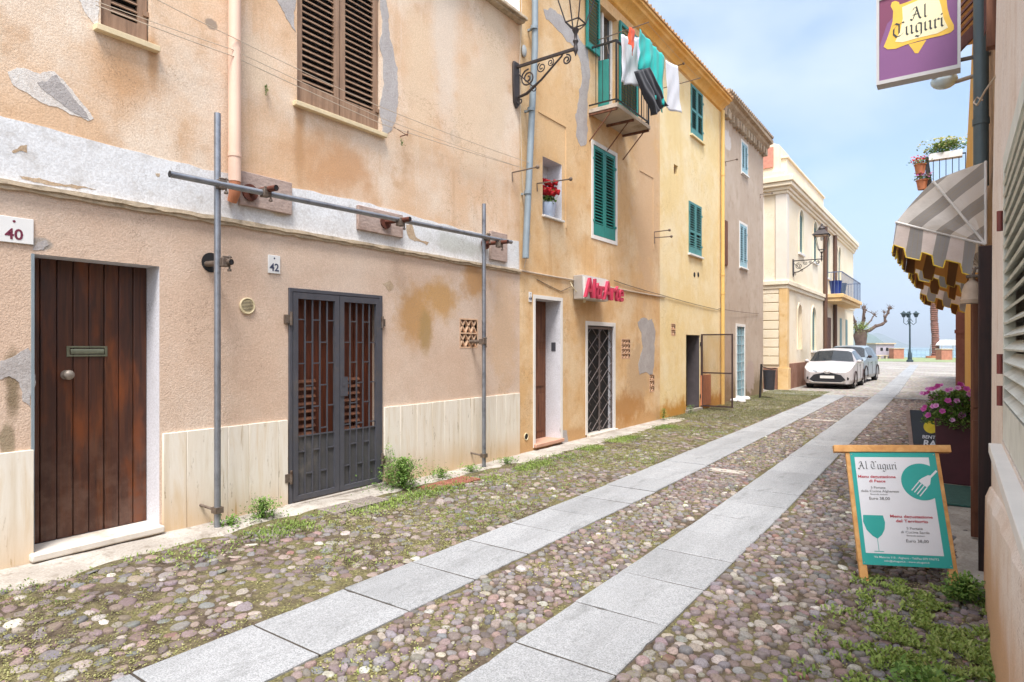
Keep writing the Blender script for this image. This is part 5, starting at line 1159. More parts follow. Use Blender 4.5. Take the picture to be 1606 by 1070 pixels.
# flower niche
fl = thing('flower_vase', 'white cup of red flowers and green leaves standing in the wall niche', 'flowers', (XL - .07, (nic[0] + nic[1]) / 2, nic[2]))
mb = MB(); mb.lathe((0, 0, 0), [(.06, 0), (.10, .06), (.12, .2), (.125, .24), (.105, .24), (.1, .18)], 16); mb.build('pot', simple('pale_blue_pot', lin('#b9c4d6'), .5, bump=0), fl, world=False)
g = np.random.default_rng(5); n = 260; a_ = g.uniform(0, 6.28, n); r_ = g.uniform(0, .16, n); leaves('foliage', np.cos(a_) * r_ * .8, np.sin(a_) * r_, .2 + g.uniform(0, .24, n), .06, (-.2, 1.2), m_leaf, g.random(n), .6, parent=fl, g=g)
for k in range(16):
    t = g.uniform(0, 6.28); q = g.uniform(.02, .17); c = (math.cos(t) * q * .8 + .04, math.sin(t) * q * 1.1, .36 + g.uniform(0, .26)); mb = MB()
    for j in range(9): aa = j * .7; mb.ball((c[0] + .025 * math.cos(aa), c[1] + .03 * math.sin(aa), c[2] + .02 * math.sin(j * 2.1)), .028, 6, 4)
    mb.build('blossom', m_redfl, fl, world=False)

# ------------------------------------------------------------------ laundry on house 2
XN = XL + .80
rk = thing('drying_rack', 'thin clothes line rods reaching out above the orange house balcony', 'clothes line', (XL, 11.2, 7.0))
mb = MB(); zl = 7.0
e0 = P(953, 50, XL + .2); 
mb.tube([(XL + .05, 9.9, zl + .02), (XL + 1.0, 9.9, zl + .05)], .010, 6); mb.tube([(XL + .0, 12.5, zl), (XL + 1.0, 12.5, zl + .02)], .010, 6); mb.tube([(XL + .2, 9.9, zl), (XL + .25, 9.9, zl - .28)], .008, 6)
mb.build('rod', m_wired, rk)
mb = MB()
for x in (.60, .80, .98): mb.tube([(XL + x, 9.9, zl + .03), (XL + x, 11.2, zl - .0), (XL + x, 12.5, zl + .01)], .003, 5)
mb.build('line', m_wire, rk)
def hang(poly, X, m, name, label, cat, fold=.03, ff=9, nu=28, nv=20, seed=0):
    """cloth hanging in the plane X: poly = 4 corners in picture order tl,tr,br,bl laid on that plane; folds run down it"""
    tl, tr, br, bl = [P(u, v, X) for u, v in poly]; g = random.Random(seed); ph = [g.uniform(0, 6) for _ in range(4)]; V = []; 
    for j in range(nv + 1):
        t = j / nv
        for i in range(nu + 1):
            s = i / nu; q = tl.lerp(tr, s).lerp(bl.lerp(br, s), t)
            w = fold * (.35 + .8 * t) * (math.sin(s * ff + ph[0] + t * .8) + .5 * math.sin(s * ff * 2.3 + ph[1]) + .3 * math.sin(t * 7 + ph[2] + s * 3))
            w += fold * .5 * math.sin(t * 11 + s * 9 + ph[1]) * t; q = q + Vector((w, fold * .6 * math.sin(t * 6 + ph[3]) * t * (s - .5), .010 * math.sin(s * ff * 1.7 + ph[3]) * t)); V.append(q)
    mb = MB(); W = nu + 1; fs = [(j * W + i, j * W + i + 1, (j + 1) * W + i + 1, (j + 1) * W + i) for j in range(nv) for i in range(nu)]
    mb.add(V, fs); o = mb.build(name, m, sharp=180); so = o.modifiers.new('solid', 'SOLIDIFY'); so.thickness = .003; return tag(o, label, cat)
X8 = XL + .62; X9 = XL + .80; X10 = XL + .98
hang([(974, 54), (998, 62), (1006, 138), (974, 130)], X9, m_cwhite, 'shirt', 'white shirt hanging nearest on the balcony line, left of the orange cloth', 'clothes', seed=1)
hang([(987, 42), (997, 50), (995, 88), (985, 70)], X10, m_corange, 'cloth', 'small orange cloth hanging between the white shirt and turquoise garment', 'clothes', .02, 5, seed=2)
hang([(994, 58), (1008, 60), (1012, 118), (993, 120)], X8, m_clil, 'shirt', 'pale lilac blouse hanging behind the orange cloth', 'clothes', seed=3)
hang([(1002, 46), (1023, 68), (1022, 118), (998, 104)], X10, m_cteal, 'shirt', 'turquoise top hanging right of the orange cloth', 'clothes', .03, 8, seed=4)
hang([(1021, 68), (1043, 90), (1042, 176), (1020, 148)], X10, m_cteal, 'towel', 'long turquoise towel beside the white towel', 'clothes', .035, 14, seed=5)
hang([(996, 112), (1018, 106), (1044, 166), (1026, 182)], X10 + .04, m_cblack, 'trousers', 'black garment drooping below the turquoise clothes', 'clothes', .04, 9, seed=6)
hang([(1043, 94), (1062, 104), (1066, 178), (1045, 170)], X10, m_cwhite, 'towel', 'white towel at the far end of the balcony line', 'clothes', .02, 6, seed=7)

# ------------------------------------------------------------------ shop sign with red lettering
pA = P(917, 448, XL + .32); pB = P(970, 482, XL + .32)
Y0, Y1_ = Yw(910, XL + .15), Yw(955, XL + .24); zt_, zb_ = 2.78, 2.38
ss = thing('shop_sign', 'white box sign with raised red lettering above the lattice gate', 'sign', (XL, (Y0 + Y1_) / 2, zb_))
mb = MB(); mb.box(XL + .02, XL + .20, Y0, Y1_, zb_, zt_); mb.build('sign_box', m_alu, ss, bevel=.01)
mb = MB(); mb.prism([(.0, -.0), (.14, .0), (.14, .10), (.05, .30), (.0, .38)], lambda u, v, y: (XL + .2 + u * .4, y, zb_ + v), Y0 + .02, Y0 + .03); mb.box(XL + .2, XL + .235, Y0 + .01, Y1_ - .01, zb_ + .01, zt_ - .02); mb.build('sign_face', m_signw, ss, fixn=True)
mb = MB(); wtot = Y1_ - Y0
_t = text_geo('AltrArte', .012, .10, 'LEFT', 1.0)[0]; _w = max(v[0] for v in _t) - min(v[0] for v in _t); Yt0, Yt1 = Yw(917, XL + .26), Yw(977, XL + .26)
mb.text('AltrArte', (XL + .262, Yt0, zb_ + .03), (0, 1, 0), (0, 0, 1), .46, .025, .012, .10, 'LEFT', xs=(Yt1 - Yt0) / (.46 * _w)); mb.build('lettering', m_red, ss)
mb = MB(); mb.cyl((XL + .16, Y0 + .12, zb_ - .05), (XL + .16, Y0 + .12, zb_), .025, 10); mb.tube([(XL, Y0 - .08, zb_ + .3), (XL + .06, Y0 - .1, zb_ + .2), (XL + .08, Y0, zb_ + .12)], .008, 6); mb.build('sign_lamp', m_plast, ss)

# litter bin
pb_ = PG(1192, 625); bn = thing('litter_bin', 'dark litter bin hanging from a leaning post at the villa corner', 'litter bin', (pb_.x, pb_.y, 0))
mb = MB(); mb.tube([(pb_.x, pb_.y, 0), (pb_.x + .03, pb_.y + .05, 1.05)], .035, 10); mb.tube([(pb_.x + .02, pb_.y + .04, .98), (pb_.x + .30, pb_.y + .05, .90), (pb_.x + .46, pb_.y + .05, .93)], .014, 6); mb.build('post', m_black, bn)
mb = MB(); mb.lathe((pb_.x + .25, pb_.y + .08, .27), [(.13, 0), (.15, .02), (.18, .55), (.19, .6), (.16, .6), (.15, .5)], 16); mb.build('basket', simple('dark_plastic', lin('#35353a'), .5, bump=0), bn)

# ------------------------------------------------------------------ right side of the street
hr = thing('rendered_house', 'beige rendered house at the right edge with a louvred window and thick sloping plinth', 'house', (XR, 2, 0))
E = 5.2
xfr = lambda y, z: .188 + .016 * max(0, min(z - 2.2, 3))
wr = (1.0, 3.98, 1.12, 2.55)
mb = MB(); HN = 4.0
facade(mb, XR, -4, E, -.3, HN, [(wr[0], wr[1], wr[2], wr[3], .10, 0)], 0, side=1, xf=xfr)
mb.quad((xfr(0, 0), E, -.3), (XR + 6, E, -.3), (XR + 6, E, HN), (xfr(0, HN), E, HN)); mb.quad((XR, -4, -.3), (XR, -4, HN), (XR + 6, -4, HN), (XR + 6, -4, -.3)); mb.quad((XR + 6, -4, -.3), (XR + 6, -4, HN), (XR + 6, E, HN), (XR + 6, E, -.3)); mb.quad((XR, -4, HN), (XR + .03, E, HN), (XR + 6, E, HN), (XR + 6, -4, HN))
mb.build('wall', m_right, hr)
mb = MB(); ny = 40
for i in range(ny):
    y0 = -4 + (E - .02 + 4) * i / ny; y1 = -4 + (E - .02 + 4) * (i + 1) / ny
    tz = lambda y: .67 + (E - y) * .11
    w = lambda y: .006 * math.sin(y * 9)
    a, b = [(XR - .045 + w(y0), y0, -.1), (XR - .035 + w(y0), y0, tz(y0) - .06), (XR - .012, y0, tz(y0)), (XR + .02, y0, tz(y0) + .02)], [(XR - .045 + w(y1), y1, -.1), (XR - .035 + w(y1), y1, tz(y1) - .06), (XR - .012, y1, tz(y1)), (XR + .02, y1, tz(y1) + .02)]
    for k in range(3): mb.quad(a[k], a[k + 1], b[k + 1], b[k])
mb.quad((XR - .045, E - .02, -.1), (XR - .035, E - .02, .61), (XR + .02, E - .02, .69), (XR + .02, E - .02, -.1)); mb.build('plinth', m_right, hr)
mb = MB(); mb.box(XR - .055, XR + .09, .6, 4.06, 1.05, 1.10); mb.build('window_sill', m_wsill, hr, bevel=.004)
mb = MB(); mb.box(XR + .095, XR + .10, wr[0], wr[1], wr[2], wr[3]); lw = mb.build('window', m_dark, hr)
m_lv = simple('pale_grey_shutter_paint', lin('#d0d1c6'), .6, var=.12, scale=8, bump=.15, dirt=lin('#b1b0a2'))
for (ya, yb) in ((wr[0] + .01, 2.48), (2.50, wr[1] - .01)):
    mb = MB(); xa, xb_ = XR + .0, XR + .045; st = .085
    mb.box(xa, xb_, ya, ya + st, wr[2] + .01, wr[3] - .01); mb.box(xa, xb_, yb - st, yb, wr[2] + .01, wr[3] - .01); mb.box(xa, xb_, ya + st, yb - st, wr[2] + .01, wr[2] + .2); mb.box(xa, xb_, ya + st, yb - st, wr[3] - .1, wr[3] - .01)
    z = wr[2] + .235
    while z < wr[3] - .12: mb.obox((XR + .022, (ya + yb) / 2, z), (-.024, 0, -.020), (0, (yb - ya) / 2 - st, 0), (-.003, 0, .004)); z += .062
    mb.build('shutter', m_lv, lw)
mb = MB()
for z in (1.30, 1.46, 2.18): mb.cyl((XR - .012, wr[1] + .01, z), (XR - .012, wr[1] + .01, z + .10), .013, 10)
mb.build_each('shutter_hinge', simple('hinge_red_oxide', lin('#7a3a34'), .6, bump=.1), hr)
# stone house behind it, with the restaurant door
hs_ = thing('stone_house', 'rough stone house with slate pipe and open wooden shutters behind the awnings', 'house', (.25, 7, 0))
XA = .235
mb = MB(); dr_ = (5.65, 8.3, .10, 2.25); facade(mb, XA, E + .002, 9.3, -.3, 5.2, [(*dr_, .25, 0)], 0, side=1); shell(mb, XA, E + .002, 9.3, -.3, 5.2, 6, side=1); mb.build('wall', m_stone, hs_)
mb = MB(); mb.box(XA + .25, XA + .26, dr_[0], dr_[1], dr_[2], dr_[3]); mb.build('doorway', m_dark, hs_)
mb = MB(); mb.box(XA - .11, XA - .01, 5.45, 5.50, .02, 2.30); mb.box(XA - .05, XA + .0, 5.50, 5.62, .02, 2.30); mb.build('door_leaf', m_darkw, hs_, bevel=.006)
mb = MB(); mb.box(.095, .165, 6.30, 6.36, .05, 2.15); mb.box(.105, .155, 6.285, 6.30, .25, 1.0); mb.box(.105, .155, 6.285, 6.30, 1.1, 2.0); mb.box(.165, XA, 6.31, 6.35, .05, 2.15); mb.build('door_leaf', m_brown, hs_, bevel=.005)
mb = MB(); mb.cyl((.163, 6.35, 2.9), (.163, 6.35, 5.2), .052, 18)
for z in (3.4, 5.2): mb.cyl((.163, 6.35, z), (.163, 6.35, z + .05), .058, 18)
mb.build('rainwater_pipe', m_tealpipe, hs_)
def open_shutter(y, xa, xb, z0, z1, m, shear=0):
    mb = MB(); st = .05
    f = lambda x: shear * (x - xb) / (xb - xa)
    def bar(x0, x1, za, zb): mb.add([(x0, y - .02, za + f(x0)), (x1, y - .02, za + f(x1)), (x1, y - .02, zb + f(x1)), (x0, y - .02, zb + f(x0)), (x0, y + .02, za + f(x0)), (x1, y + .02, za + f(x1)), (x1, y + .02, zb + f(x1)), (x0, y + .02, zb + f(x0))], [(0, 1, 2, 3), (5, 4, 7, 6), (4, 0, 3, 7), (1, 5, 6, 2), (3, 2, 6, 7), (4, 5, 1, 0)])
    bar(xa, xa + st, z0, z1); bar(xb - st, xb, z0, z1); bar(xa + st, xb - st, z0, z0 + .12); bar(xa + st, xb - st, z1 - .06, z1)
    z = z0 + .17
    while z < z1 - .07: bar(xa + st, xb - st, z, z + .022); z += .075
    return mb.build('open_shutter', m, hs_)
m_mar = wood('maroon_shutter_paint', lin('#4a2a28'), lin('#5f3732'), lin('#76493f'), (14, 14, 3))
open_shutter(6.9, -.06, .23, 4.45, 5.05, m_mar, .30); open_shutter(5.75, .165, .30, 4.18, 5.9, m_mar, .30)
mb = MB(); mb.box(.165, XA + .02, 5.30, 5.38, 3.62, 4.0); mb.box(.155, XA + .02, 5.29, 5.39, 4.0, 4.03); mb.build('shutter_box', m_brown, hs_, bevel=.006)
mb = MB(); mb.tube([(.23, 5.0, 3.35), (.16, 5.3, 3.33), (.12, 5.5, 3.30), (.10, 5.52, 3.33), (.12, 5.54, 3.37), (.15, 5.5, 3.33)], .006, 6); tag(mb.build('cable', m_wire), 'pale curled cable end sticking out past the slate pipe', 'cable')
mb = MB(); mb.box(.02, XA + .3, 7.4, 9.3, 5.21, 5.6); mb.box(-.02, XA + .3, 7.35, 9.3, 5.6, 5.95); mb.build('wooden_eave', m_pine, hs_, bevel=.02)
# far yellow and red houses
hy = thing('yellow_house', 'narrow strip of deep yellow house beyond the awnings with a flower balcony', 'house', (.2, 15, 0))
mb = MB(); facade(mb, XR + .02, 9.302, 24, -.3, 6.5, [], 0, side=1); shell(mb, XR + .02, 9.302, 24, -.3, 6.5, 6, side=1); mb.build('wall', m_yell, hy)
mb = MB(); mb.box(-.02, XR + .02, 23.6, 24, .0, 6.4); mb.box(-.05, XR + .02, 23.55, 24.05, 2.0, 2.1); mb.build('corner_pilaster', m_redw, hy)
hz = thing('red_house', 'dull red house at the far end of the right side', 'house', (.2, 33, 0))
mb = MB(); facade(mb, XR + .015, 24.1, 38, -.3, 4.6, [], 0, side=1); shell(mb, XR + .015, 24.1, 38, -.3, 4.6, 6, side=1); mb.build('wall', m_redw, hz)
mb = MB(); mb.box(-.62, XR + .02, 18.7, 21.5, 5.2, 5.32); b_ = mb.build('balcony_slab', m_conc, hy)
mb = MB()
for z in (5.42, 6.28): mb.box(-.60, -.57, 18.74, 21.46, z, z + .03); mb.box(-.60, XR, 18.74, 18.77, z, z + .03)
for i in range(7): x = -.6 + .78 * i / 6; mb.cyl((x, 18.755, 5.3), (x, 18.755, 6.28), .009, 5)
for i in range(20): y = 18.76 + 2.7 * i / 19; mb.cyl((-.585, y, 5.3), (-.585, y, 6.28), .009, 5)
mb.box(-.63, -.57, 18.70, 18.77, 5.3, 6.32); mb.build('balcony_railing', m_black, hy)
def potflowers(name, lab_, cat_, x, y, z, rad, hh, petals, n=160, box=None, potm=m_terra, lf=m_leaf, sz=.05):
    r = thing(name, lab_, cat_, (x, y, z)); mb = MB()
    if box: mb.box(-box[0], box[0], -box[1], box[1], 0, box[2])
    else: mb.lathe((0, 0, 0), [(rad * .55, 0), (rad * .75, hh * .9), (rad * .85, hh * .92), (rad * .85, hh), (rad * .7, hh)], 14)
    mb.build('pot', potm, r, world=False, bevel=.004 if box else 0)
    g = np.random.default_rng(int(abs(x * 1000 + z * 77)) + 3); zt = box[2] if box else hh; ex = (box[0], box[1]) if box else (rad, rad)
    X = g.normal(0, .5, n) * ex[0]; Y = g.normal(0, .5, n) * ex[1]; Z = zt + g.uniform(-.03, .8, n) * rad * 1.1 * (1 - .3 * (np.abs(X) / ex[0]))
    leaves('foliage', X, Y, Z, sz, (-.5, 1.2), lf, g.random(n), .6, parent=r, g=g)
    if petals:
        k = n // 2; X = g.normal(0, .55, k) * ex[0]; Y = g.normal(0, .55, k) * ex[1]; Z = zt + g.uniform(.2, 1.0, k) * rad * 1.1
        leaves('blossom', X, Y, Z, sz, (-.3, 1.0), petals, g.random(k), .9, parent=r, g=g)
    return r
potflowers('flower_box', 'white balcony box of pale yellow green flowers high on the right', 'flower box', -.22, 18.78, 6.22, .34, .2, m_palegr, 700, box=(.34, .10, .16), potm=m_wsill, sz=.07)
potflowers('flower_pot', 'terracotta pot with reddish flowers hanging outside the balcony corner, upper of two', 'flower pot', -.74, 18.72, 5.92, .17, .24, m_redfl, 160, sz=.06)
potflowers('flower_pot', 'terracotta pot with pink flowers hanging outside the balcony corner, lower of two', 'flower pot', -.70, 18.72, 5.52, .17, .24, m_petun, 160, sz=.06)
potflowers('flower_pot', 'small pot of magenta flowers low behind the balcony rail', 'flower pot', -.38, 18.9, 5.33, .12, .16, m_petun, 90, sz=.06)
# street lamp head on the right
rl = thing('street_lamp', 'pale round glass lamp head reaching out below the restaurant sign', 'street lamp', (XR, 10.5, 5.3))
mb = MB(); mb.tube([(XR, 10.5, 5.25), (-.02, 10.5, 5.22)], .03, 8); mb.box(-.27, -.02, 10.35, 10.65, 5.28, 5.42); mb.build('lamp_body', m_conc, rl, bevel=.05)
mb = MB(); mb.ball((-.14, 10.5, 5.27), .16, 18, 10, sc3=(1, 1, .7)); mb.build('lamp_bowl', simple('pale_lamp_glass', lin('#bcd0da'), .15, bump=0), rl)

# awnings
def m_awn(name, und):
    n = N(name); sx = n.t.nodes.new('ShaderNodeSeparateXYZ'); n.l(n.pos, sx.inputs[0])
    at = n.t.nodes.new('ShaderNodeAttribute'); at.attribute_name = 'stripe'; at2 = at.outputs['Fac']
    w = n.math('FRACT', n.math('MULTIPLY', at2, 1.0)); m = n.smooth(w, .50, .52)
    ln = n.smooth(n.math('ABSOLUTE', n.math('SUBTRACT', n.math('FRACT', n.math('MULTIPLY', w, 6.0)), .5)), .4, .44)
    c = n.mix(m, lin('#faf8f4'), n.mix(n.math('MULTIPLY', ln, .5), lin('#bab7b4'), lin('#c4b698')))
    c = n.mix(n.math('MULTIPLY', n.smooth(n.noise(6, 5, .6), .45, .7), .2), c, lin('#b5aa9a'))
    c = n.mix(n.geo.outputs['Backfacing'], c, c)
    m_ = n.fin(c, .8, 0, n.bump(n.noise(9, 4, .6), .5, .02))
    t = n.t.nodes.new('ShaderNodeBsdfTranslucent'); n.l(n.mix(.6, c, lin('#f0d8b0'), 'MULTIPLY'), t.inputs[0]); ms = n.t.nodes.new('ShaderNodeMixShader'); ms.inputs[0].default_value = .5
    n.l(n.b.outputs[0], ms.inputs[1]); n.l(t.outputs[0], ms.inputs[2]); n.l(ms.outputs[0], n.out.inputs[0]); return m_
m_aw = m_awn('striped_awning_canvas', 1); m_shade0 = cloth('brown_painted_shade', lin('#7a5530'), .15); m_shade1 = cloth('ochre_painted_glow', lin('#cf9550'), .15); m_trim = simple('yellow_edging', lin('#d9b63a'), .6, bump=0); m_rib = simple('white_awning_tube', lin('#d6d2cc'), .4, bump=0)  # brown and ochre paint in the awning undersides' shade and see-through glow
def awning(y0, y1, xw, zp, Lr, label, drop=.25):
    r = thing('awning', label, 'awning', (xw, (y0 + y1) / 2, zp), 0, 'striped dome awnings of the restaurant')
    A = [R(90), R(58), R(22)]; AA = [R(t) for t in np.linspace(90, 22, 9)]
    def pt(a, y):
        k = 0 if a >= A[1] else 1; a0, a1 = A[k], A[k + 1]; t = (a - a0) / (a1 - a0); f = .25
        qx = (1 - t) * math.cos(a0) + t * math.cos(a1); qz = (1 - t) * math.sin(a0) + t * math.sin(a1)
        return (xw - Lr * (qx * (1 - f) + math.cos(a) * f), y, zp + Lr * (qz * (1 - f) + math.sin(a) * f))
    V = []; S = []; Fs = []; Wf = .098; BACKING = MB()
    def sheet(grid, sfn):
        b = len(V); nr, nc = len(grid), len(grid[0])
        for i in range(nr):
            for j in range(nc): V.append(grid[i][j]); S.append(sfn(i, j))
        for i in range(nr - 1):
            for j in range(nc - 1): Fs.append((b + i * nc + j, b + i * nc + j + 1, b + (i + 1) * nc + j + 1, b + (i + 1) * nc + j))
    ny = 24; yy = [y0 + (y1 - y0) * k / ny for k in range(ny + 1)]
    sheet([[pt(a, y) for y in yy] for a in AA], lambda i, j: (yy[j] - y0) / (2 * Wf) + .25)                                   # barrel
    for ye in (y0, y1):                                                                                                     # side gussets, stripes fan with the front ones
        n = 10; g_ = []
        for i in range(n + 1):
            row = []
            for a in AA:
                e = pt(a, ye); t = i / n; row.append((xw + (e[0] - xw) * t, ye + .03 * math.sin(t * 3.14) * math.sin(a * 9), zp + (e[2] - zp) * t))
            g_.append(row)
        zr = lambda p: p[2] - (zp + (xw - p[0]) * math.tan(A[2]))
        sheet(g_, lambda i, j: ((xw - g_[i][j][0]) + .8 * zr(g_[i][j])) / (2 * Wf) + .35)
    # valance: front and sides, scalloped
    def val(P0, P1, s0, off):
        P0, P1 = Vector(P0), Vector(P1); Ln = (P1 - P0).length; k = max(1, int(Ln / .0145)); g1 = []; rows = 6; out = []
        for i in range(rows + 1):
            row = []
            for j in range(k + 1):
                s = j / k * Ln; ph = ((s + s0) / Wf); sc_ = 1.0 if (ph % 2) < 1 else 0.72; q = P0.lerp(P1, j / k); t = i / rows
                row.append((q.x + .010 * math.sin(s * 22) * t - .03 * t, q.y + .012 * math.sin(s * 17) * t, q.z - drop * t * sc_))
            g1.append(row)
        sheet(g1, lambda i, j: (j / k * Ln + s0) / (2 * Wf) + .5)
        b = len(BACKING.v); BACKING.v += [tuple(Vector(q) + Vector(off)) for row in g1 for q in row]; nc = k + 1
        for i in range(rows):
            for j in range(k): BACKING.f.append((b + i * nc + j, b + i * nc + j + 1, b + (i + 1) * nc + j + 1, b + (i + 1) * nc + j)); BACKING.m.append(0 if (((j + .5) / k * Ln + s0) / Wf) % 2 < 1 else 1)
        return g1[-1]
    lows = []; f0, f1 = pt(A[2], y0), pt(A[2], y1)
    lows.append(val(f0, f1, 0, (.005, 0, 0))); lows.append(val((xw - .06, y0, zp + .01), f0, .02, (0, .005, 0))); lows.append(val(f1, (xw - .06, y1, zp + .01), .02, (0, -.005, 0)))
    BACKING.build('shaded_backing', [m_shade0, m_shade1], r, sharp=180)  # added sheets behind the valance; shade and filtered sunlight put into their colour
    V_ = np.array(V); o = np_mesh('canvas', V_ - np.array([xw, (y0 + y1) / 2, zp]), np.array(Fs), m_aw, attr={'stripe': np.array(S)}, parent=r)
    me = o.data; me.set_sharp_from_angle(angle=R(50))
    mb = MB()
    for l in lows: mb.tube(l, .0055, 5)
    mb.build('edging', m_trim, r)
    mb = MB()
    for ye in (y0, y1):
        for a in A: mb.tube([(xw, ye - .004, zp), pt(a, ye)], .010, 8)
    for a in (A[0], A[2]): mb.tube([pt(a, y0), pt(a, y1)], .010, 8)
    mb.build('frame_rib', m_rib, r)
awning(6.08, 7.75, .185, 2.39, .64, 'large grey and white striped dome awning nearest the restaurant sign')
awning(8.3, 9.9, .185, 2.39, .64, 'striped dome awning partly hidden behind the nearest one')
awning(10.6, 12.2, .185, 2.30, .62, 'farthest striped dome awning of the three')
# old wall lantern under the awning
bl = thing('wall_lantern', 'small dusty bell shaped lantern beside the restaurant door', 'lamp', (.12, 6.0, 2.0))
mb = MB(); mb.lathe((.10, 6.0, 1.93), [(.075, 0), (.078, .03), (.07, .04), (.066, .10), (.05, .15), (.02, .18), (.02, .21)], 16); mb.build('lantern_glass', simple('dusty_glass', lin('#a8927c'), .6, var=.2), bl)
mb = MB(); mb.tube([(.10, 6.0, 2.13), (.12, 6.0, 2.2), (.2, 6.0, 2.2)], .010, 6); mb.box(.06, .14, 5.96, 6.04, 2.13, 2.15); mb.build('bracket', m_clamp, bl)
# hanging sign
def nib(mb, strokes, o, right, up, s, w=.085, ang_=R(40), lift=.0006, mi=0):
    o, right, up = Vector(o), Vector(right), Vector(up); nn = right.cross(up); k = 0
    nx_, ny_ = math.cos(ang_) * w / 2, math.sin(ang_) * w / 2
    for st in strokes:
        for i in range(len(st) - 1):
            (x0, y0), (x1, y1) = st[i], st[i + 1]; k += 1
            pts = [(x0 - nx_, y0 - ny_), (x0 + nx_, y0 + ny_), (x1 + nx_, y1 + ny_), (x1 - nx_, y1 - ny_)]
            ar = sum(pts[a][0] * pts[(a + 1) % 4][1] - pts[(a + 1) % 4][0] * pts[a][1] for a in range(4))
            if ar < 0: pts = pts[::-1]
            if abs(ar) < 1e-5: continue
            base = [o + right * (u * s) + up * (v * s) for u, v in pts]
            top = [b + nn * (lift + .00012 * (k % 5)) for b in base]
            mb.add(base + top, [(4, 5, 6, 7), (0, 1, 5, 4), (1, 2, 6, 5), (2, 3, 7, 6), (3, 0, 4, 7)], mi)
GL = {'A': ([[(.0, .02), (.10, .06), (.30, .62)], [(.14, .74), (.28, .80), (.44, .12), (.52, .0), (.60, .08)], [(.10, .32), (.42, .34)], [(-.02, .56), (.12, .66), (.14, .74)], [(-.04, .10), (.06, -.02), (.14, .04)]], .66),
      'l': ([[(.02, .78), (.08, .84), (.08, .08), (.14, .0), (.2, .06)]], .27), 'i': ([[(.0, .42), (.06, .5), (.06, .08), (.12, .0), (.18, .06)], [(.05, .72), (.08, .66)]], .24),
      'u': ([[(.0, .43), (.06, .5), (.06, .08), (.13, .0), (.28, .12)], [(.24, .5), (.30, .46), (.30, .08), (.36, .0), (.42, .06)]], .46),
      'r': ([[(.0, .43), (.06, .5), (.06, .06), (.12, .0)], [(.08, .38), (.18, .5), (.26, .43)]], .30),
      'g': ([[(.26, .5), (.14, .52), (.06, .42), (.06, .12), (.13, .02), (.28, .12)], [(.24, .5), (.30, .46), (.30, -.12), (.18, -.24), (.02, -.16)]], .42),
      'T': ([[(.0, .70), (.14, .80), (.32, .70), (.48, .80), (.56, .74)], [(.20, .66), (.06, .52), (.05, .22), (.20, .02), (.40, .06), (.52, .18)], [(.32, .68), (.32, .20)]], .62), ' ': ([], .22)}
def gothic(mb, txt, o, right, up, s, w=.085, mi=0):
    x = 0; right = Vector(right)
    for ch in txt:
        st, adv = GL[ch]; nib(mb, st, Vector(o) + right * (x * s), right, up, s, w, mi=mi); x += adv
    return x * s
gothw = lambda t: sum(GL[c][1] for c in t)
Ys = 6.5; pl = PY(1377, 132, Ys); pr_ = PY(1504, 105, Ys); zb_ = (pl.z + pr_.z) / 2; x0, x1 = pl.x, pr_.x; Wd = x1 - x0; Hs = Wd * 1.25
hg = thing('hanging_sign', 'purple hanging restaurant sign with a golden scroll and blackletter name', 'sign', (x1, Ys, zb_))
mb = MB(); mb.box(x0, x1, Ys - .0, Ys + .11, zb_, zb_ + Hs); mb.box(x0 - .012, x1 + .012, Ys - .012, Ys + .122, zb_ - .012, zb_ + .02)
mb.box(x0 - .012, x0 + .01, Ys - .012, Ys + .122, zb_ + .02, zb_ + Hs); mb.box(x1 - .01, x1 + .012, Ys - .012, Ys + .122, zb_ + .02, zb_ + Hs); mb.box(x0 - .012, x1 + .012, Ys - .012, Ys + .122, zb_ + Hs, zb_ + Hs + .02); mb.build('sign_frame', m_alu, hg)
def uv(px, py): q = PY(px, py, Ys); return (q.x, q.z)
def flat(mb, poly, y, t, mi=0): mb.prism([(u, v) for u, v in poly], lambda u, v, a_: (u, a_, v), y, y - t, mi)
mb = MB(); flat(mb, [(x0 + .011, zb_ + .021), (x1 - .011, zb_ + .021), (x1 - .011, zb_ + Hs - .001), (x0 + .011, zb_ + Hs - .001)], Ys - .0005, .0030); pn = mb.build('panel_print', m_purple, hg, fixn=True)
mb = MB(); flat(mb, [(x0 + .012, zb_ + Hs * .45), (x0 + Wd * .12, zb_ + Hs * .7), (x0 + Wd * .5, zb_ + Hs - .002), (x0 + .012, zb_ + Hs - .002)], Ys - .0036, .0006); mb.build('panel_shade_print', m_purpled, pn, fixn=True)
sc1 = [(1386, 74), (1391, 62), (1396, 48), (1400, 34), (1401, 18), (1397, 10), (1399, 4), (1404, 2), (1410, 4), (1411, 8), (1425, 3), (1440, -3), (1455, -8), (1470, -14), (1483, -20), (1484, -5), (1486, 14), (1490, 28), (1496, 40), (1496, 47), (1490, 52), (1478, 56), (1460, 60), (1440, 65), (1420, 71), (1405, 77), (1392, 78)]
mb = MB(); flat(mb, [uv(*q) for q in sc1], Ys - .0046, .0012); flat(mb, [uv(*q) for q in ((1425, 70), (1431, 78), (1435, 84), (1440, 84), (1445, 76), (1453, 63))], Ys - .0042, .0008); mb.build('scroll_print', m_gold, pn, fixn=True)
sc2 = [(1404, 66), (1412, 50), (1416, 30), (1415, 12), (1440, 1), (1470, -8), (1476, 10), (1480, 30), (1487, 44), (1470, 53), (1440, 60), (1415, 67)]
mb = MB(); flat(mb, [uv(*q) for q in sc2], Ys - .0060, .0010); mb.build('scroll_print', m_cream, pn, fixn=True)
mb = MB(); a_, b_ = uv(1429, 33), uv(1455, 27); s_ = (b_[0] - a_[0]) / gothw('Al') * 1.05
gothic(mb, 'Al', (a_[0], Ys - .0071, a_[1]), (1, 0, 0), (0, 0, 1), s_, .10)
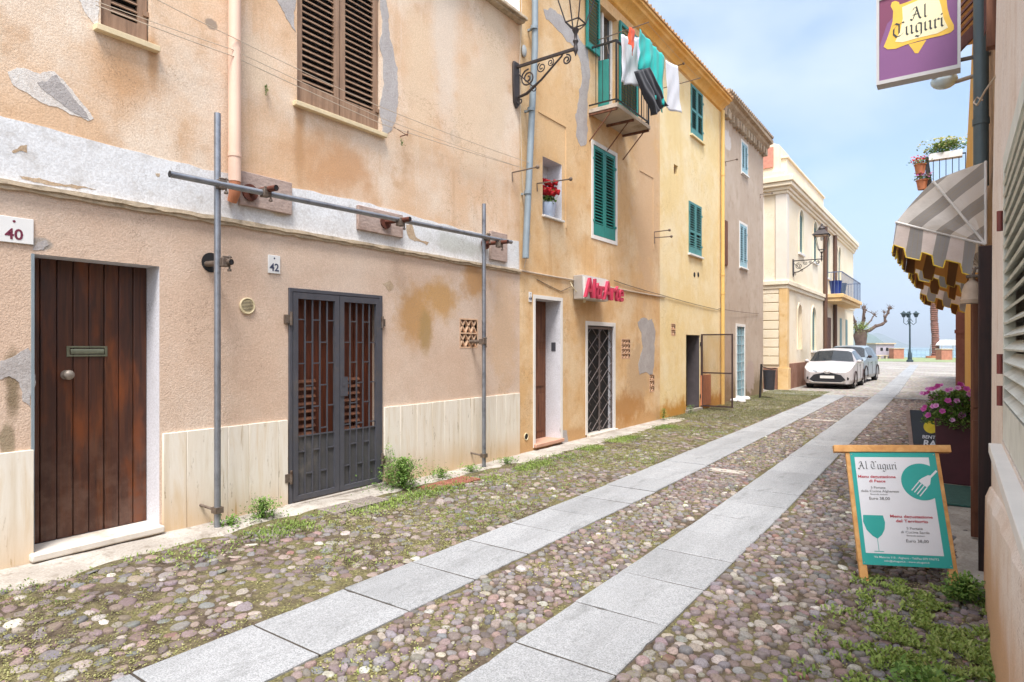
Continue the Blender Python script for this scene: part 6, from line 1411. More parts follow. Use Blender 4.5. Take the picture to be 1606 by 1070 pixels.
a_, b_ = uv(1400, 61), uv(1483, 41); s_ = (b_[0] - a_[0]) / gothw('Tuguri'); gothic(mb, 'Tuguri', (a_[0], Ys - .0071, a_[1] - .0), (1, 0, 0), (0, 0, 1), s_, .10); mb.build('lettering', m_blackink, pn)
mb = MB(); mb.box(x1 + .012, XR + .1, Ys + .03, Ys + .06, zb_ + .06, zb_ + .085); mb.box(x1 + .012, XR + .1, Ys + .03, Ys + .06, zb_ + Hs - .1, zb_ + Hs - .075); mb.build('bracket', m_wired, hg)

# menu board
fl_, fr_ = PG(1357, 912), PG(1503, 926); base = Vector((-.252, 4.903, 0)); yaw = .3116; Wb = .53; ROLL = .0477
mbd = thing('menu_board', 'pine A-frame board with a teal and white restaurant menu', 'menu board', (base.x, base.y, .012), yaw)
lean = .3105; LB = .932; Hb = LB * math.cos(lean)
def fb(u, v, w):
    u, v = u * math.cos(ROLL) - v * math.sin(ROLL), u * math.sin(ROLL) + v * math.cos(ROLL)
    return (u, v * math.sin(lean) - w * math.cos(lean), v * math.cos(lean) + w * math.sin(lean))      # u across, v up the leaning face, w towards the viewer
def fbox(mb, u0, u1, v0, v1, w0, w1, mi=0):
    vs = [fb(u, v, w) for u in (u0, u1) for v in (v0, v1) for w in (w0, w1)]
    mb.add(vs, [(0, 1, 3, 2), (4, 6, 7, 5), (0, 4, 5, 1), (2, 3, 7, 6), (0, 2, 6, 4), (1, 5, 7, 3)], mi)
hw = Wb / 2; t = .055
for s in (-1, 1):
    mb = MB(); fbox(mb, s * hw - .026, s * hw + .026, 0, LB - .052, -.03, 0); mb.build('front_leg', m_pine, mbd, world=False, fixn=True, bevel=.003)
    mb = MB(); T_ = fb(s * (hw - .055), LB - .05, -.05); F_ = (s * (hw - .055), .42, 0)
    d = Vector(F_) - Vector(T_); mb.obox((Vector(F_) + Vector(T_)) / 2, (.018, 0, 0), (0, .026, 0), d / 2); mb.build('rear_leg', m_pine, mbd, world=False, fixn=True, bevel=.003)
mb = MB(); fbox(mb, -hw - .10, hw + .10, LB - .05, LB, -.045, .012); mb.build('top_rail', m_pine, mbd, world=False, fixn=True, bevel=.003)
mb = MB(); fbox(mb, -hw + .026, hw - .026, .125, .155, -.03, -.004); mb.build('bottom_rail', m_pine, mbd, world=False, fixn=True, bevel=.003)
pu, pv0, pv1 = hw, .12, LB - .052
mb = MB(); fbox(mb, -pu, pu, pv0, pv1, .0005, .005); mp_ = mb.build('menu_panel', m_teal, mbd, world=False, fixn=True)
PWd, PHt = 2 * pu, pv1 - pv0
def pp(u, v, w=.0): return fb(-pu + u * PWd, pv0 + v * PHt, .005 + w)      # u,v in 0..1 on the panel
def pflat(mb, poly, w, mi=0):
    n = len(poly); vs = [pp(u, v, w - .0006) for u, v in poly] + [pp(u, v, w) for u, v in poly]
    mb.add(vs, [tuple(range(n, 2 * n))] + [(i, (i + 1) % n, n + (i + 1) % n, n + i) for i in range(n)], mi)
mb = MB(); pflat(mb, [(.05, .10), (.92, .10), (.92, .60), (.92, .955), (.05, .955)], .001); mb.build('paper_print', m_paper, mp_, world=False)
mb = MB(); asp = PWd / PHt; cx_, cy_, cr_ = .80, .735, .235
pts = [(min(cx_ + cr_ * math.cos(t_), .995), cy_ + cr_ * asp * math.sin(t_) * 1.0) for t_ in np.linspace(0, 2 * math.pi, 48, endpoint=False)]
pflat(mb, pts, .002)
mb.build('emblem_print', m_teal, mp_, world=False); mb = MB(); pflat(mb, [(.07, .43), (.30, .43), (.315, .37), (.30, .31), (.26, .26), (.205, .225), (.15, .25), (.09, .30), (.06, .37)], .002)
pflat(mb, [(.200, .225), (.206, .225), (.206, .12), (.200, .12)], .0021); pflat(mb, [(.15, .12), (.26, .12), (.26, .114), (.15, .114)], .0021)
mb.build('emblem_print', m_teal, mp_, world=False)
mb = MB()
def seg(p0, p1, w, lay):
    (a, b), (c, d) = p0, p1; dx, dy = (c - a) * asp, d - b; L_ = math.hypot(dx, dy); nx_, ny_ = -dy / L_ * w / asp, dx / L_ * w
    pl_ = [(a - nx_, b - ny_), (c - nx_, d - ny_), (c + nx_, d + ny_), (a + nx_, b + ny_)]
    ar = sum(pl_[i][0] * pl_[(i + 1) % 4][1] - pl_[(i + 1) % 4][0] * pl_[i][1] for i in range(4))
    pflat(mb, pl_ if ar > 0 else pl_[::-1], lay)
seg((.985, .835), (.90, .775), .0085, .0030); pflat(mb, [(.915, .79), (.88, .795), (.80, .765), (.76, .742), (.85, .685), (.89, .715), (.905, .76)], .0032)
for k in range(4): a0 = .765 + k * .028; b0 = .735 - k * .0165; seg((a0, b0), (a0 - .095, b0 - .078), .0042, .0034)
mb.build('fork_print', m_paper, mp_, world=False)
ru = Vector(fb(1, 0, 0)) - Vector(fb(0, 0, 0)); rv = Vector(fb(0, 1, 0)) - Vector(fb(0, 0, 0))
def mtext(txt, u, v, hgt, m, bold=.0, w=.0025, align='CENTER', width=None):
    o_ = Vector(pp(u, v, w)); mb = MB(); s = hgt
    mb.text(txt, o_, ru, rv, s, .0004, bold, 0, align); xs_ = 1.0
    if width:
        vs = [Vector(q) for q in mb.v]; pr2 = [(q - o_).dot(ru) for q in vs]; cur = max(pr2) - min(pr2); k = width * PWd / cur
        mb.v = [tuple(o_ + ru * (p_ * k) + (q - o_ - ru * p_)) for q, p_ in zip(vs, pr2)]
    return mb.build('menu_text', m, mp_, world=False)
mb = MB(); s_ = .46 * PWd / gothw('Al Tuguri'); gothic(mb, 'Al Tuguri', pp(.085, .845, .002), ru, rv, s_, .085); mb.build('menu_text', m_blackink, mp_, world=False)
mtext('Menu degustazione', .285, .765, .026, m_redink, .02, width=.44); mtext('di Pesce', .285, .725, .026, m_redink, .02, width=.19)
mtext('5 Portate', .285, .668, .022, m_greyink, width=.17); mtext('della Cucina Algherese', .30, .636, .022, m_greyink, width=.44); mtext('Bevande escluse', .285, .612, .013, m_greyink, width=.20); mtext('Euro 38,00', .285, .568, .027, m_greyink, .01, width=.24)
mtext('Menu degustazione', .62, .415, .026, m_redink, .02, width=.48); mtext('del Territorio', .62, .375, .026, m_redink, .02, width=.36)
mtext('5 Portate', .64, .315, .022, m_greyink, width=.18); mtext('di Cucina Sarda', .64, .282, .022, m_greyink, width=.32); mtext('Bevande escluse', .64, .257, .013, m_greyink, width=.2); mtext('Euro 38,00', .65, .205, .027, m_greyink, .01, width=.25)
mtext('Via Maiorca 113 - Alghero - Tel/Fax 079 976772', .50, .062, .018, m_paper, .004, w=.0006, width=.72); mtext('info@altuguri.it - www.altuguri.it', .50, .032, .016, m_paper, .004, w=.0006, width=.5)
mb = MB()
for (u, v) in ((.02, .02), (.98, .02), (.02, .98), (.98, .98)): c = pp(u, v, .0); mb.cyl(c, Vector(c) + Vector((0, -.002, 0)), .004, 8)
mb.build('screw', m_alu, mbd, world=False)

# second board, planter, mat
q0 = PY(1427, 643, 9.6); bx = q0.x; sb = thing('chalk_board', 'dark slate board with a yellow disc and white words, half hidden behind the planter', 'sign', (bx + .28, 9.6, 0))
Hc = q0.z
def cb(u, v, w): return (bx + u + (Hc - v) * .10, 9.6 - w - (Hc - v) * .22, v)
def cbox(mb, u0, u1, v0, v1, w0, w1):
    vs = [cb(u, v, w) for u in (u0, u1) for v in (v0, v1) for w in (w0, w1)]; mb.add(vs, [(0, 1, 3, 2), (4, 6, 7, 5), (0, 4, 5, 1), (2, 3, 7, 6), (0, 2, 6, 4), (1, 5, 7, 3)])
mb = MB(); cbox(mb, 0, .62, 0, Hc, -.015, 0); mb.build('board', m_slate, sb, fixn=True)
mb = MB(); cbox(mb, -.045, -.002, 0, Hc - .01, -.03, .004); mb.build('board_edge', m_pad, sb, fixn=True)
mb = MB(); c = Vector(cb(.21, Hc - .20, .006)); mb.tube([c, c + Vector((0, -.97, .21)) * .004], .08, 24); mb.build('disc_print', m_yel, sb)
mb = MB(); mb.text('BENTOR', Vector(cb(.10, Hc - .345, .006)), (1, 0, 0), (0.1, .22, 1), .058, .001, .02); mb.text('RACK', Vector(cb(.10, Hc - .44, .006)), (1, 0, 0), (0.1, .22, 1), .11, .001, .03); mb.text('IN CITY', Vector(cb(.10, Hc - .51, .006)), (1, 0, 0), (0.1, .22, 1), .07, .001, .02); mb.build('lettering', m_paper, sb)
pt_ = thing('planter', 'tall maroon planter overflowing with magenta petunias', 'planter', (-.01, 8.85, .03))
mb = MB(); zt2 = .74
def tbox(mb, w0, w1, z0, z1, mi=0): mb.add([(-w0, -w0, z0), (w0, -w0, z0), (w0, w0, z0), (-w0, w0, z0), (-w1, -w1, z1), (w1, -w1, z1), (w1, w1, z1), (-w1, w1, z1)], [(3, 2, 1, 0), (4, 5, 6, 7), (0, 1, 5, 4), (1, 2, 6, 5), (2, 3, 7, 6), (3, 0, 4, 7)], mi)
tbox(mb, .165, .195, 0, zt2); mb.build('pot', m_planter, pt_, world=False, bevel=.01)
g = np.random.default_rng(77); n = 7600
a_ = g.uniform(0, 6.28, n); rr_ = np.sqrt(g.random(n)) * (.30 + .07 * np.sin(a_ * 3)); zz = g.random(n); X = np.cos(a_) * rr_ * (1 - .25 * zz); Y = np.sin(a_) * rr_ * (1 - .25 * zz); X = np.minimum(X, .17)
leaves('foliage', X, Y, zt2 - .06 + zz * .36 - .25 * np.maximum(rr_ - .2, 0), .038, (-.6, 1.2), m_leaf, np.clip(g.normal(.4, .25, n), 0, 1), .5, parent=pt_, g=g)
fr2 = np.random.default_rng(8)
for k in range(72):
    a = fr2.uniform(0, 6.28); r = math.sqrt(fr2.random()) * .33; z = zt2 + .05 + fr2.random() * .40 - (r > .22) * .08; x = min(math.cos(a) * r, .17); y = math.sin(a) * r; mb = MB(); rad = fr2.uniform(.026, .040)
    ax = Vector((math.cos(a) * .6, -1 + .3 * math.sin(a), .5 + fr2.random() * .5)).normalized(); u = ax.orthogonal().normalized(); w = ax.cross(u); vs = [Vector((x, y, z))]; 
    for j in range(15): t = 2 * math.pi * j / 15; rj = rad * (1 if j % 3 else .80); vs.append(Vector((x, y, z)) + (u * math.cos(t) + w * math.sin(t)) * rj + ax * .012)
    o = mb.add(vs, [(0, 1 + j, 1 + (j + 1) % 15) for j in range(15)]).build('blossom', m_petun, pt_, world=False)
    at_ = o.data.color_attributes.new('leaf', 'FLOAT_COLOR', 'POINT'); tn = fr2.uniform(.0, .6); at_.data.foreach_set('color', [v for i in range(16) for v in ((tn if i == 0 else tn + .35,) * 3 + (1,))])
mb = MB(); mb.box(-.12, .16, 7.5, 8.55, .034, .052); o = mb.build('door_mat', m_green_mat, bevel=.004); tag(o, 'dark green mat on the doorstep between planter and menu board', 'mat')

# ------------------------------------------------------------------ parked cars
def car(loc, rz, label, paint, L_=3.95, W=1.69, H=1.50, suv=False, sc_=1.0):
    root = thing('parked_car', label, 'car', loc, rz, 'cars parked beside the villa'); w = W / 2
    # stations front(0) -> back(1): y, half width, hood/belt z, roof z, roof half width
    if not suv: ST = [(0, .60, .62, .62, .50), (.06, .74, .70, .71, .6), (.18, .82, .80, .83, .66), (.72, .845, .93, .99, .70), (.95, .845, .96, 1.02, .72), (1.45, .845, .98, 1.42, .60), (1.8, .845, .99, 1.49, .59), (2.6, .845, 1.0, 1.50, .59), (3.3, .84, 1.02, 1.43, .57), (3.72, .80, 1.02, 1.20, .55), (3.9, .74, .95, .98, .5), (3.95, .66, .8, .82, .5)]
    else: ST = [(0, .66, .75, .75, .50), (.06, .80, .84, .86, .6), (.2, .86, .93, .97, .68), (.85, .88, 1.02, 1.08, .74), (1.05, .88, 1.05, 1.12, .74), (1.6, .88, 1.07, 1.56, .64), (2.0, .88, 1.08, 1.62, .63), (3.0, .88, 1.09, 1.63, .63), (3.7, .87, 1.1, 1.58, .60), (4.05, .84, 1.1, 1.35, .58), (4.2, .8, 1.0, 1.03, .55), (4.25, .7, .85, .87, .5)]
    body, glass, rub = MB(), MB(), MB(); rows = []
    for (y, hwid, bz_, rz_, rw) in ST:
        rows.append([(hwid * .93, y, .20), (hwid, y, .34), (hwid * 1.0, y, .58), (hwid * .985, y, bz_), (rw * 1.06, y, bz_ + (rz_ - bz_) * .86), (rw * .86, y, rz_ - .012), (0, y, rz_ + .02)])
    for i in range(len(rows) - 1):
        for k in range(6):
            for s in (-1, 1):
                q = [rows[i][k], rows[i + 1][k], rows[i + 1][k + 1], rows[i][k + 1]]; q = [(s * x, y, z) for x, y, z in q]
                if s < 0: q = q[::-1]
                cab = 4 <= i <= (8 if not suv else 8)
                tgt = body
                if k == 3 and 5 <= i <= 7: tgt = glass
                if i == 4 and k >= 4: tgt = glass
                if i == 8 and k >= 4: tgt = glass
                tgt.quad(*q)
    for r_, flip in ((rows[0], 0), (rows[-1], 1)):
        lo = [(x, y, z) for x, y, z in r_] + [(-x, y, z) for x, y, z in r_[::-1]]; body.add(lo, [tuple(range(len(lo)))] if not flip else [tuple(range(len(lo)))[::-1]])
    b = body.build('body', paint, root, world=False, fixn=True, sharp=50, bevel=0)
    for nm, gm in (('windows', glass),):
        gm.build(nm, m_glass, root, world=False, fixn=True, sharp=30)
    fy = -.012
    mb = MB(); gh = .62 if suv else .56
    mb.prism([(-.48, gh - .30), (.48, gh - .30), (.66, gh - .20), (.50, gh - .03), (.12, gh + .05), (-.12, gh + .05), (-.50, gh - .03), (-.66, gh - .20)], lambda u, v, y: (u * .92, y, v), -.034, .04); mb.build('grille', m_darkw if 0 else simple('black_grille', (.02, .02, .025), .35, bump=0), root, world=False, fixn=True)
    mb = MB(); mb.box(-.24, .24, -.045, -.031, gh - .16, gh - .06); mb.build('number_plate', m_tile, root, world=False)
    mb = MB(); mb.tube([(.11 * math.cos(t), -.036, gh + .075 + .055 * math.sin(t)) for t in np.linspace(0, 2 * math.pi, 20)], .012, 5, cap=False); mb.tube([(-.09, -.038, gh + .11), (0, -.040, gh + .04), (.09, -.038, gh + .11)], .012, 5); mb.build('emblem', m_alu, root, world=False)
    mb = MB(); mb.tube([(-.62, -.03, .30), (-.46, -.045, .245), (.46, -.045, .245), (.62, -.03, .30)], .018, 6); mb.build('bumper_trim', m_alu, root, world=False)
    m_hl = simple('headlight_glass', lin('#8d949c'), .1, bump=0)
    for s in (-1, 1):
        mb = MB(); mb.add([(s * x, y, z) for x, y, z in [(.34, -.012, gh + .07), (.62, .045, gh + .09), (.80, .25, gh + .20), (.78, .27, gh + .24), (.60, .09, gh + .17), (.36, .018, gh + .115), (.34, .05, gh + .07), (.8, .3, gh + .15)]], [(0, 1, 4, 5), (1, 2, 3, 4), (0, 6, 7, 2, 1)]); mb.build('headlight', m_hl, root, world=False, fixn=True)
        mb = MB(); mb.cyl((s * .66, .02, .40), (s * .66, .08, .40), .055, 12); mb.build('fog_light', m_dark, root, world=False)
        mb = MB(); mb.ball((s * (w + .07), 1.18, 1.02 if not suv else 1.14), .09, 10, 6, sc3=(1, .6, .7)); mb.box(s * (w - .08), s * w, 1.16, 1.22, .96 if not suv else 1.08, 1.02 if not suv else 1.12); mb.build('mirror', m_darkw if suv else paint, root, world=False)
        for wy in (.78, L_ - .66):
            R_ = .31 if not suv else .35; xo = s * (w - .02); mb = MB()
            mb.tube([(xo - s * .20, wy, R_), (xo - s * .02, wy, R_), (xo, wy, R_)], [R_, R_, R_ - .02], 24); wh = mb.build('wheel', simple('tyre_rubber', (.018, .018, .019), .8, bump=0), root, world=False)
            mb = MB(); mb.tube([(xo - s * .02, wy, R_), (xo + s * .004, wy, R_)], [R_ * .66, R_ * .62], 20); mb.build('rim', m_alu, wh, world=False)
            mb = MB(); mb.tube([(s * (w + .003) , wy + (R_ + .04) * math.cos(t), R_ + (R_ + .04) * math.sin(t)) for t in np.linspace(-.2, math.pi + .2, 16)], .022, 5); mb.build('wheel_arch', m_darkw, root, world=False)
        mb = MB()
        for yy in (1.25, 2.25, 3.2): mb.tube([(s * (w + .004), yy, .36), (s * (w + .002), yy, .92)], .004, 4)
        mb.tube([(s * (w + .012), 1.9, .86), (s * (w + .012), 2.05, .86)], .012, 6); mb.build('door_line', m_dark, root, world=False)
    mb = MB(); mb.box(-.62, .62, .1, L_ - .1, .14, .22); mb.build('underbody', m_dark, root, world=False)
    for s in (-1, 1): mb = MB(); mb.tube([(s * .1 - .25, .98, .99 if not suv else 1.13), (s * .1 + .2, 1.06, 1.03 if not suv else 1.17)], .010, 4); mb.build('wiper', m_dark, root, world=False)
    return root
def paint(name, c):
    m = simple(name, c, .36, .1, var=.02, bump=0); m.node_tree.nodes['Principled BSDF'].inputs['Coat Weight'].default_value = .3; return m
ca = PG(1268, 608); cb_ = PG(1334, 612); cc = (ca + cb_) / 2
c1 = car((-3.92, cc.y - .2, .0), 0, 'small pearl white hatchback parked facing the camera beside the villa', paint('pearl_white_paint', lin('#bdb8b8')))
c2 = car((-4.12, cc.y + 4.35, .0), R(-3.5), 'taller silver car with black trim parked behind the small white hatchback', paint('silver_paint', lin('#8c98a0')), 4.25, 1.76, 1.62, True)

# ------------------------------------------------------------------ seafront
mb = MB(); mb.box(-34, 12, 75.5, 103.8, -.05, .03); gr = mb.build('grass_strip', simple('lawn_green', lin('#77835c'), .95, var=.25, scale=1.5, bump=.6, bscale=30, bdist=.03, dirt=lin('#a9a27c')), origin=(0, 0, 0)); tag(gr, kind='structure')
mb = MB(); mb.box(-400, 400, 104, 105.2, -6.5, -.006); tag(mb.build('sea_wall', m_stone, origin=(0, 0, 0)), 'rough stone sea wall below the promenade', 'wall')
def m_sea():
    n = N('sea_water'); b = n.bump(n.noise(.35, 5, .6, stretch=(1, .5, 1)), .5, .3); m = n.fin(lin('#6c98a2'), .18, 0, b); return m
mb = MB(); mb.quad((-9000, -200, -6.2), (9000, -200, -6.2), (9000, 14000, -6.2), (-9000, 14000, -6.2)); tag(mb.build('sea', m_sea(), origin=(0, 0, 0)), kind='structure')
def hill(pts, Z, depth, m, seed):
    """ridge line seen at distance Z: pts (px, py of the crest)"""
    g = random.Random(seed); V = []; rows = []
    for (px, py) in pts:
        c = ray(px, py) * Z; top = Vector((c.x, c.y, EYE + c.z)); d = Vector((c.x, c.y, 0)).normalized()
        rows.append([top - d * depth * .5 + Vector((0, 0, -(top.z + 8))), top - d * depth * .2 + Vector((0, 0, -(top.z + 8) * .45)), top, top + d * depth * .3 + Vector((0, 0, -(top.z + 8) * .5)), top + d * depth * .6 + Vector((0, 0, -(top.z + 8)))])
    mb = MB(); n = len(rows); mb.add([v for r in rows for v in r], [(i * 5 + k, (i + 1) * 5 + k, (i + 1) * 5 + k + 1, i * 5 + k + 1) for i in range(n - 1) for k in range(4)])
    return tag(mb.build('hill', m, origin=(0, 0, 0), fixn=True), kind='structure')
m_hill = simple('scrub_hillside', lin('#566a60'), .95, var=.2, scale=.01, bump=0)
hill([(1300, 514), (1318, 510), (1330, 515), (1342, 520), (1352, 519), (1362, 523), (1372, 527), (1380, 533), (1388, 538), (1396, 543)], 1500, 500, m_hill, 1)
hill([(1340, 530), (1360, 526), (1375, 522), (1386, 525), (1396, 530), (1406, 534), (1416, 538), (1428, 542)], 4200, 1200, m_hill, 2)
hill([(1460, 542), (1474, 536), (1484, 531), (1494, 530), (1506, 534), (1530, 540)], 6000, 1500, m_hill, 3)
# lamp post
lp = PG(1427, 568); lt = thing('lamp_post', 'dark green cast iron lamp post with three hanging lanterns on the promenade', 'street lamp', (lp.x, lp.y, 0))
m_lg = simple('dark_green_iron', lin('#26383c'), .5, .2, bump=0)
mb = MB(); mb.lathe((0, 0, 0), [(.30, 0), (.30, .18), (.2, .25), (.17, .9), (.12, 1.0), (.085, 1.2), (.07, 3.6), (.12, 3.65), (.06, 3.7), (.055, 5.0), (.02, 5.15)], 12); mb.build('post', m_lg, lt, world=False)
for k, a in enumerate((R(TH * 57.3) + math.pi, R(TH * 57.3), R(TH * 57.3) + R(70))):
    u = Vector((math.cos(a), math.sin(a), 0)); mb = MB(); mb.tube([u * .05 + Vector((0, 0, 4.0)), u * .35 + Vector((0, 0, 3.75)), u * .62 + Vector((0, 0, 3.95)), u * .62 + Vector((0, 0, 4.5))], .035, 6)
    mb.tube([Vector((0, 0, 4.4)), u * .3 + Vector((0, 0, 4.05))], .03, 5); mb.build('arm', m_lg, lt, world=False)
    mb = MB(); mb.lathe(u * .62 + Vector((0, 0, 4.5)), [(.12, 0), (.24, .32), (.34, .36), (.12, .5), (.04, .62)], 8); mb.build('lantern', m_lg, lt, world=False)
# palm
pp_ = PG(1466, 562); pm = thing('palm_tree', 'tall rough palm trunk on the promenade rising behind the awnings', 'tree', (pp_.x, pp_.y, 0))
m_bark = simple('palm_bark', lin('#7a5348'), .95, var=.35, scale=2.2, bump=.8, bscale=6, bdist=.1, dirt=lin('#9a7264'))
mb = MB(); pr2 = [(.62, 0)]; g = random.Random(3)
for i in range(46): z = .1 + i * .25; pr2 += [(.46 + g.uniform(-.03, .04), z), (.38 + g.uniform(-.03, .04), z + .12)]
mb.lathe((0, 0, 0), pr2, 14); mb.v = [(x + .08 * math.sin(z * .8), y, z) for x, y, z in mb.v]; mb.build('trunk', m_bark, pm, world=False)
V = []; Fs_ = []; T_ = []; g = random.Random(5)
for k in range(36):
    a = g.uniform(0, 6.28); el = g.uniform(-.3, 1.3); u = Vector((math.cos(a), math.sin(a), 0)); Lf = 2.2
    for j in range(14):
        t = (j + 1) / 14; c = Vector((0, 0, 11.6)) + u * (Lf * t * math.cos(el * (1 - t * .6))) + Vector((0, 0, Lf * (t * math.sin(el) - t * t * .75)))
        for s in (-1, 1):
            w = u.cross(Vector((0, 0, 1))) * s; b = len(V); V += [c, c + w * .35 + u * .15 - Vector((0, 0, .15)), c + w * .62 + u * .28 - Vector((0, 0, .32)), c + u * .06]; Fs_.append((b, b + 1, b + 2, b + 3)); T_ += [g.random()] * 4
np_mesh('crown', np.array([tuple(v) for v in V]), np.array(Fs_), m_leaf, smooth=False, attr={'leaf': np.array(T_)}, parent=pm)
mb = MB(); mb.lathe((pp_.x, pp_.y, .0), [(1.0, 0), (1.0, .28), (.85, .3), (.85, .2)], 18); tag(mb.build('tree_ring', m_terra), 'low brick ring round the foot of the palm', 'planter')
# pollarded tree
tp = PG(1350, 570); dd = ray(1350, 540); Zt = 54.0
tb = Vector((ray(1350, 540).x * Zt, ray(1350, 540).y * Zt, 0)); tr = thing('bare_tree', 'pollarded tree with thick trunk and bare knobbly branches behind the cars', 'tree', (tb.x, tb.y, 0))
rt = Vector((math.cos(TH), math.sin(TH), 0)); fw = Vector((-math.sin(TH), math.cos(TH), 0)); sc_px = Zt / F
def tpx(px, py, dep=0.0): return rt * ((px - 1350) * sc_px) + Vector((0, 0, EYE - (py - HOR) * sc_px)) + fw * dep
m_tb = simple('grey_tree_bark', lin('#5c4a40'), .95, var=.4, scale=3, bump=.8, bscale=9, bdist=.06)
mb = MB(); mb.tube([tpx(1351, 572), tpx(1351, 555), tpx(1350, 538), tpx(1349, 526), tpx(1350, 517)], [.55, .42, .44, .55, .36], 14)
mb.v = [(x + .05 * math.sin(z * 5 + y * 3), y + .05 * math.sin(z * 4 + x * 5), z) for x, y, z in mb.v]; mb.build('trunk', m_tb, tr, world=False)
BR = [([(1344, 520), (1341, 505), (1336, 492), (1334, 484)], .2, 0), ([(1350, 518), (1355, 503), (1357, 490), (1358, 482)], .26, .2), ([(1354, 521), (1364, 518), (1372, 512), (1382, 509), (1386, 505), (1385, 498), (1389, 492), (1391, 484)], .26, -.2), ([(1352, 516), (1362, 509), (1370, 503), (1375, 497), (1380, 493)], .13, .5), ([(1357, 500), (1352, 492), (1350, 485)], .10, -.3), ([(1375, 497), (1370, 490), (1366, 486)], .07, .6), ([(1391, 489), (1395, 484)], .08, -.2), ([(1386, 497), (1388, 490)], .08, .1), ([(1341, 508), (1337, 506), (1336, 507)], .10, .5), ([(1340, 512), (1338, 517)], .08, .3)]
for pts, r0, dep in BR:
    mb = MB(); n = len(pts); Pn = [tpx(*q, dep * i / n * 2) for i, q in enumerate(pts)]; r0 *= .62; mb.tube(Pn, [r0 * (1 - .5 * i / (n - 1)) for i in range(n)], 8)
    for i, q in enumerate(Pn[1:]): mb.ball(q + Vector((.03, 0, .04)), r0 * (.95 - .3 * i / n), 8, 5)
    mb.ball(Pn[-1], max(r0 * .8, .1), 8, 6); g = random.Random(len(pts)); e = Pn[-1]
    for j in range(11): mb.tube([e, e + Vector((g.uniform(-.28, .28), g.uniform(-.2, .2), g.uniform(-.05, .42)))], [.022, .008], 4)
    mb.build('branch', m_tb, tr, world=False)
g = np.random.default_rng(4); n = 1500; c = np.array(tpx(1349, 515)); X = c[0] + g.normal(0, .32, n); Y = c[1] + g.normal(0, .32, n); Z = c[2] + g.normal(0, .28, n); leaves('foliage', X, Y, Z, .11, (-.6, 1.2), m_grass, g.random(n), .5, parent=tr, g=g)
# brick planters, fence, benches, kiosk, canopy
def wallblock(px0, px1, py0, py1, label, dist):
    a = ray(px0, py1); b = ray(px1, py1); A = Vector((a.x * dist, a.y * dist, 0)); B = Vector((b.x * dist, b.y * dist, 0)); h = EYE - (py0 - HOR) * dist / F
    r = thing('brick_planter', label, 'planter', (A + B) / 2, TH, None); w = (B - A).length / 2
    mb = MB(); mb.box(-w, w, -.5, .5, 0, h - .12); mb.build('brick_box', m_bricks, r, world=False, bevel=.02); mb = MB(); mb.box(-w - .06, w + .06, -.56, .56, h - .12, h); mb.build('coping', m_mould, r, world=False, bevel=.02)
m_bricks = simple('orange_brickwork', lin('#a8705a'), .9, var=.25, scale=3, bump=.6, bscale=12, bdist=.02)
wallblock(1398, 1414, 546, 560, 'square brick planter left of the lamp post', 78); wallblock(1472, 1489, 547, 562, 'square brick planter right of the palm', 72)
fe = thing('sea_fence', 'thin iron fence along the sea edge of the promenade', 'fence', (-20, 103.5, 0)); mb = MB()
for z in (.35, 1.05): mb.box(-48, 14, 103.48, 103.52, z, z + .04)
for i in range(125): x = -48 + i * .5; mb.box(x - .012, x + .012, 103.49, 103.51, 0, 1.1)
mb.build('railing', m_greypipe, fe); mb = MB()
for i in range(26): x = -48 + i * 2.5; mb.box(x - .04, x + .04, 103.46, 103.54, 0, 1.2)
mb.build('fence_post', m_greypipe, fe)
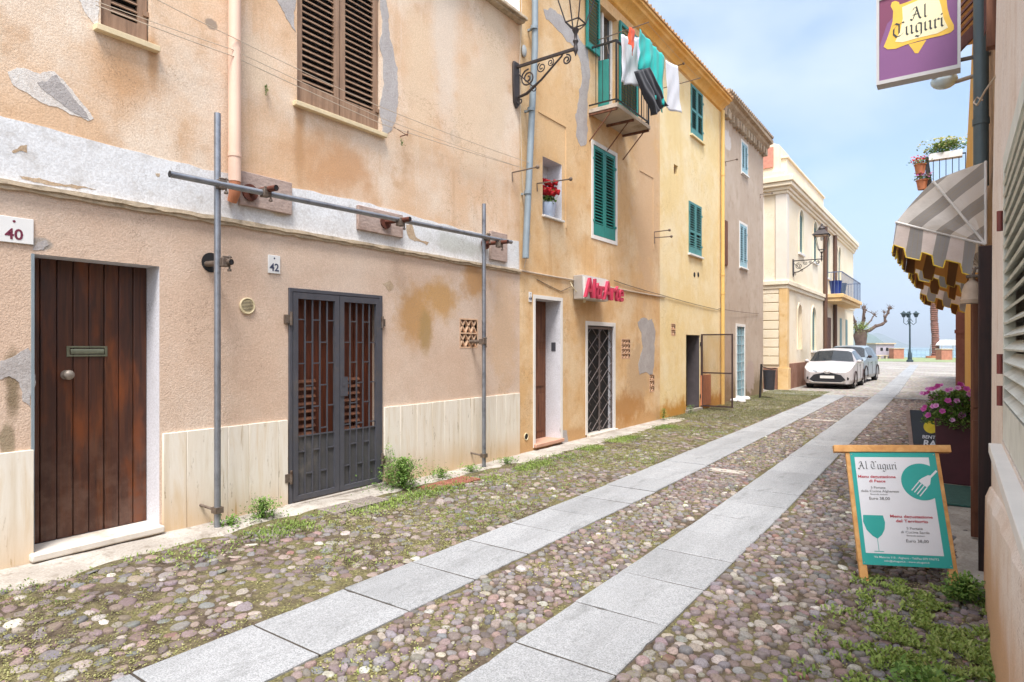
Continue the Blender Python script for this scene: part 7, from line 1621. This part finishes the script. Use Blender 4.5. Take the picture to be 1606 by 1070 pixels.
for px, lb in ((1383, 'low stone bench on the promenade behind the silver car'), (1376, 'second low stone bench further left of the brick planter')):
    q = PG(px, 563); bn2 = thing('bench', lb, 'bench', (q.x, q.y - (3 if px == 1376 else 0), 0), TH); mb = MB(); mb.box(-.75, .75, -.25, .25, .38, .48); mb.build('seat', m_mould, bn2, world=False, bevel=.02)
    for s in (-1, 1): mb = MB(); mb.box(s * .5 - .1, s * .5 + .1, -.2, .2, 0, .38); mb.build('leg', m_mould, bn2, world=False)
dk = 100; a = ray(1381, 543); kk = thing('kiosk', 'small mauve flat roofed kiosk by the sea behind the cars', 'kiosk', (a.x * dk, a.y * dk * .80, 0), TH); dk2 = dk * .80
a = ray(1381, 543) * 80; kk.location = (a.x, a.y, 0)
mb = MB(); mb.box(-1.15, 1.15, -1, 1, 0, 1.85); mb.build('wall', simple('mauve_render', lin('#a39ba3'), .9, var=.1, scale=2, bump=.1), kk, world=False); mb = MB(); mb.box(-1.3, 1.3, -1.15, 1.15, 1.85, 2.0); mb.build('roof', m_mould, kk, world=False)
for x in (-.45, .25): mb = MB(); mb.box(x - .16, x + .16, -1.02, -1.001, 1.0, 1.4); mb.build('window', m_dark, kk, world=False)
a = ray(1486, 543) * 82; cp = thing('canopy', 'white rounded canopy at the seafront seen beside the palm', 'canopy', (a.x, a.y, 0), TH)
mb = MB(); pr3 = [(-1.5, 1.7), (-1.35, 2.05), (-.95, 2.3), (-.4, 2.42), (.4, 2.42), (.95, 2.3), (1.35, 2.05), (1.5, 1.7)]; mb.prism(pr3, lambda u, v, y: (u, y, v), -1.2, 1.2); mb.build('canopy_cloth', m_white, cp, world=False, fixn=True)
for x in (-1.5, 1.5):
    for y in (-1.1, 1.1): mb = MB(); mb.cyl((x, y, 0), (x, y, 1.7), .04, 8); mb.build('pole', m_alu, cp, world=False)

# ------------------------------------------------------------------ sea haze: one even volume round everything
mb = MB(); mb.box(-9500, 9500, -400, 14500, -9, 220)
hz_m = bpy.data.materials.new('haze'); hz_m.use_nodes = True; t_ = hz_m.node_tree; t_.nodes.clear(); o_ = t_.nodes.new('ShaderNodeOutputMaterial'); v_ = t_.nodes.new('ShaderNodeVolumePrincipled')
v_.inputs['Density'].default_value = .00034; v_.inputs['Color'].default_value = (.86, .93, 1, 1); v_.inputs['Anisotropy'].default_value = .3; t_.links.new(v_.outputs[0], o_.inputs['Volume'])
hz_o = mb.build('haze', hz_m, origin=(0, 0, 0)); tag(hz_o, kind='stuff')
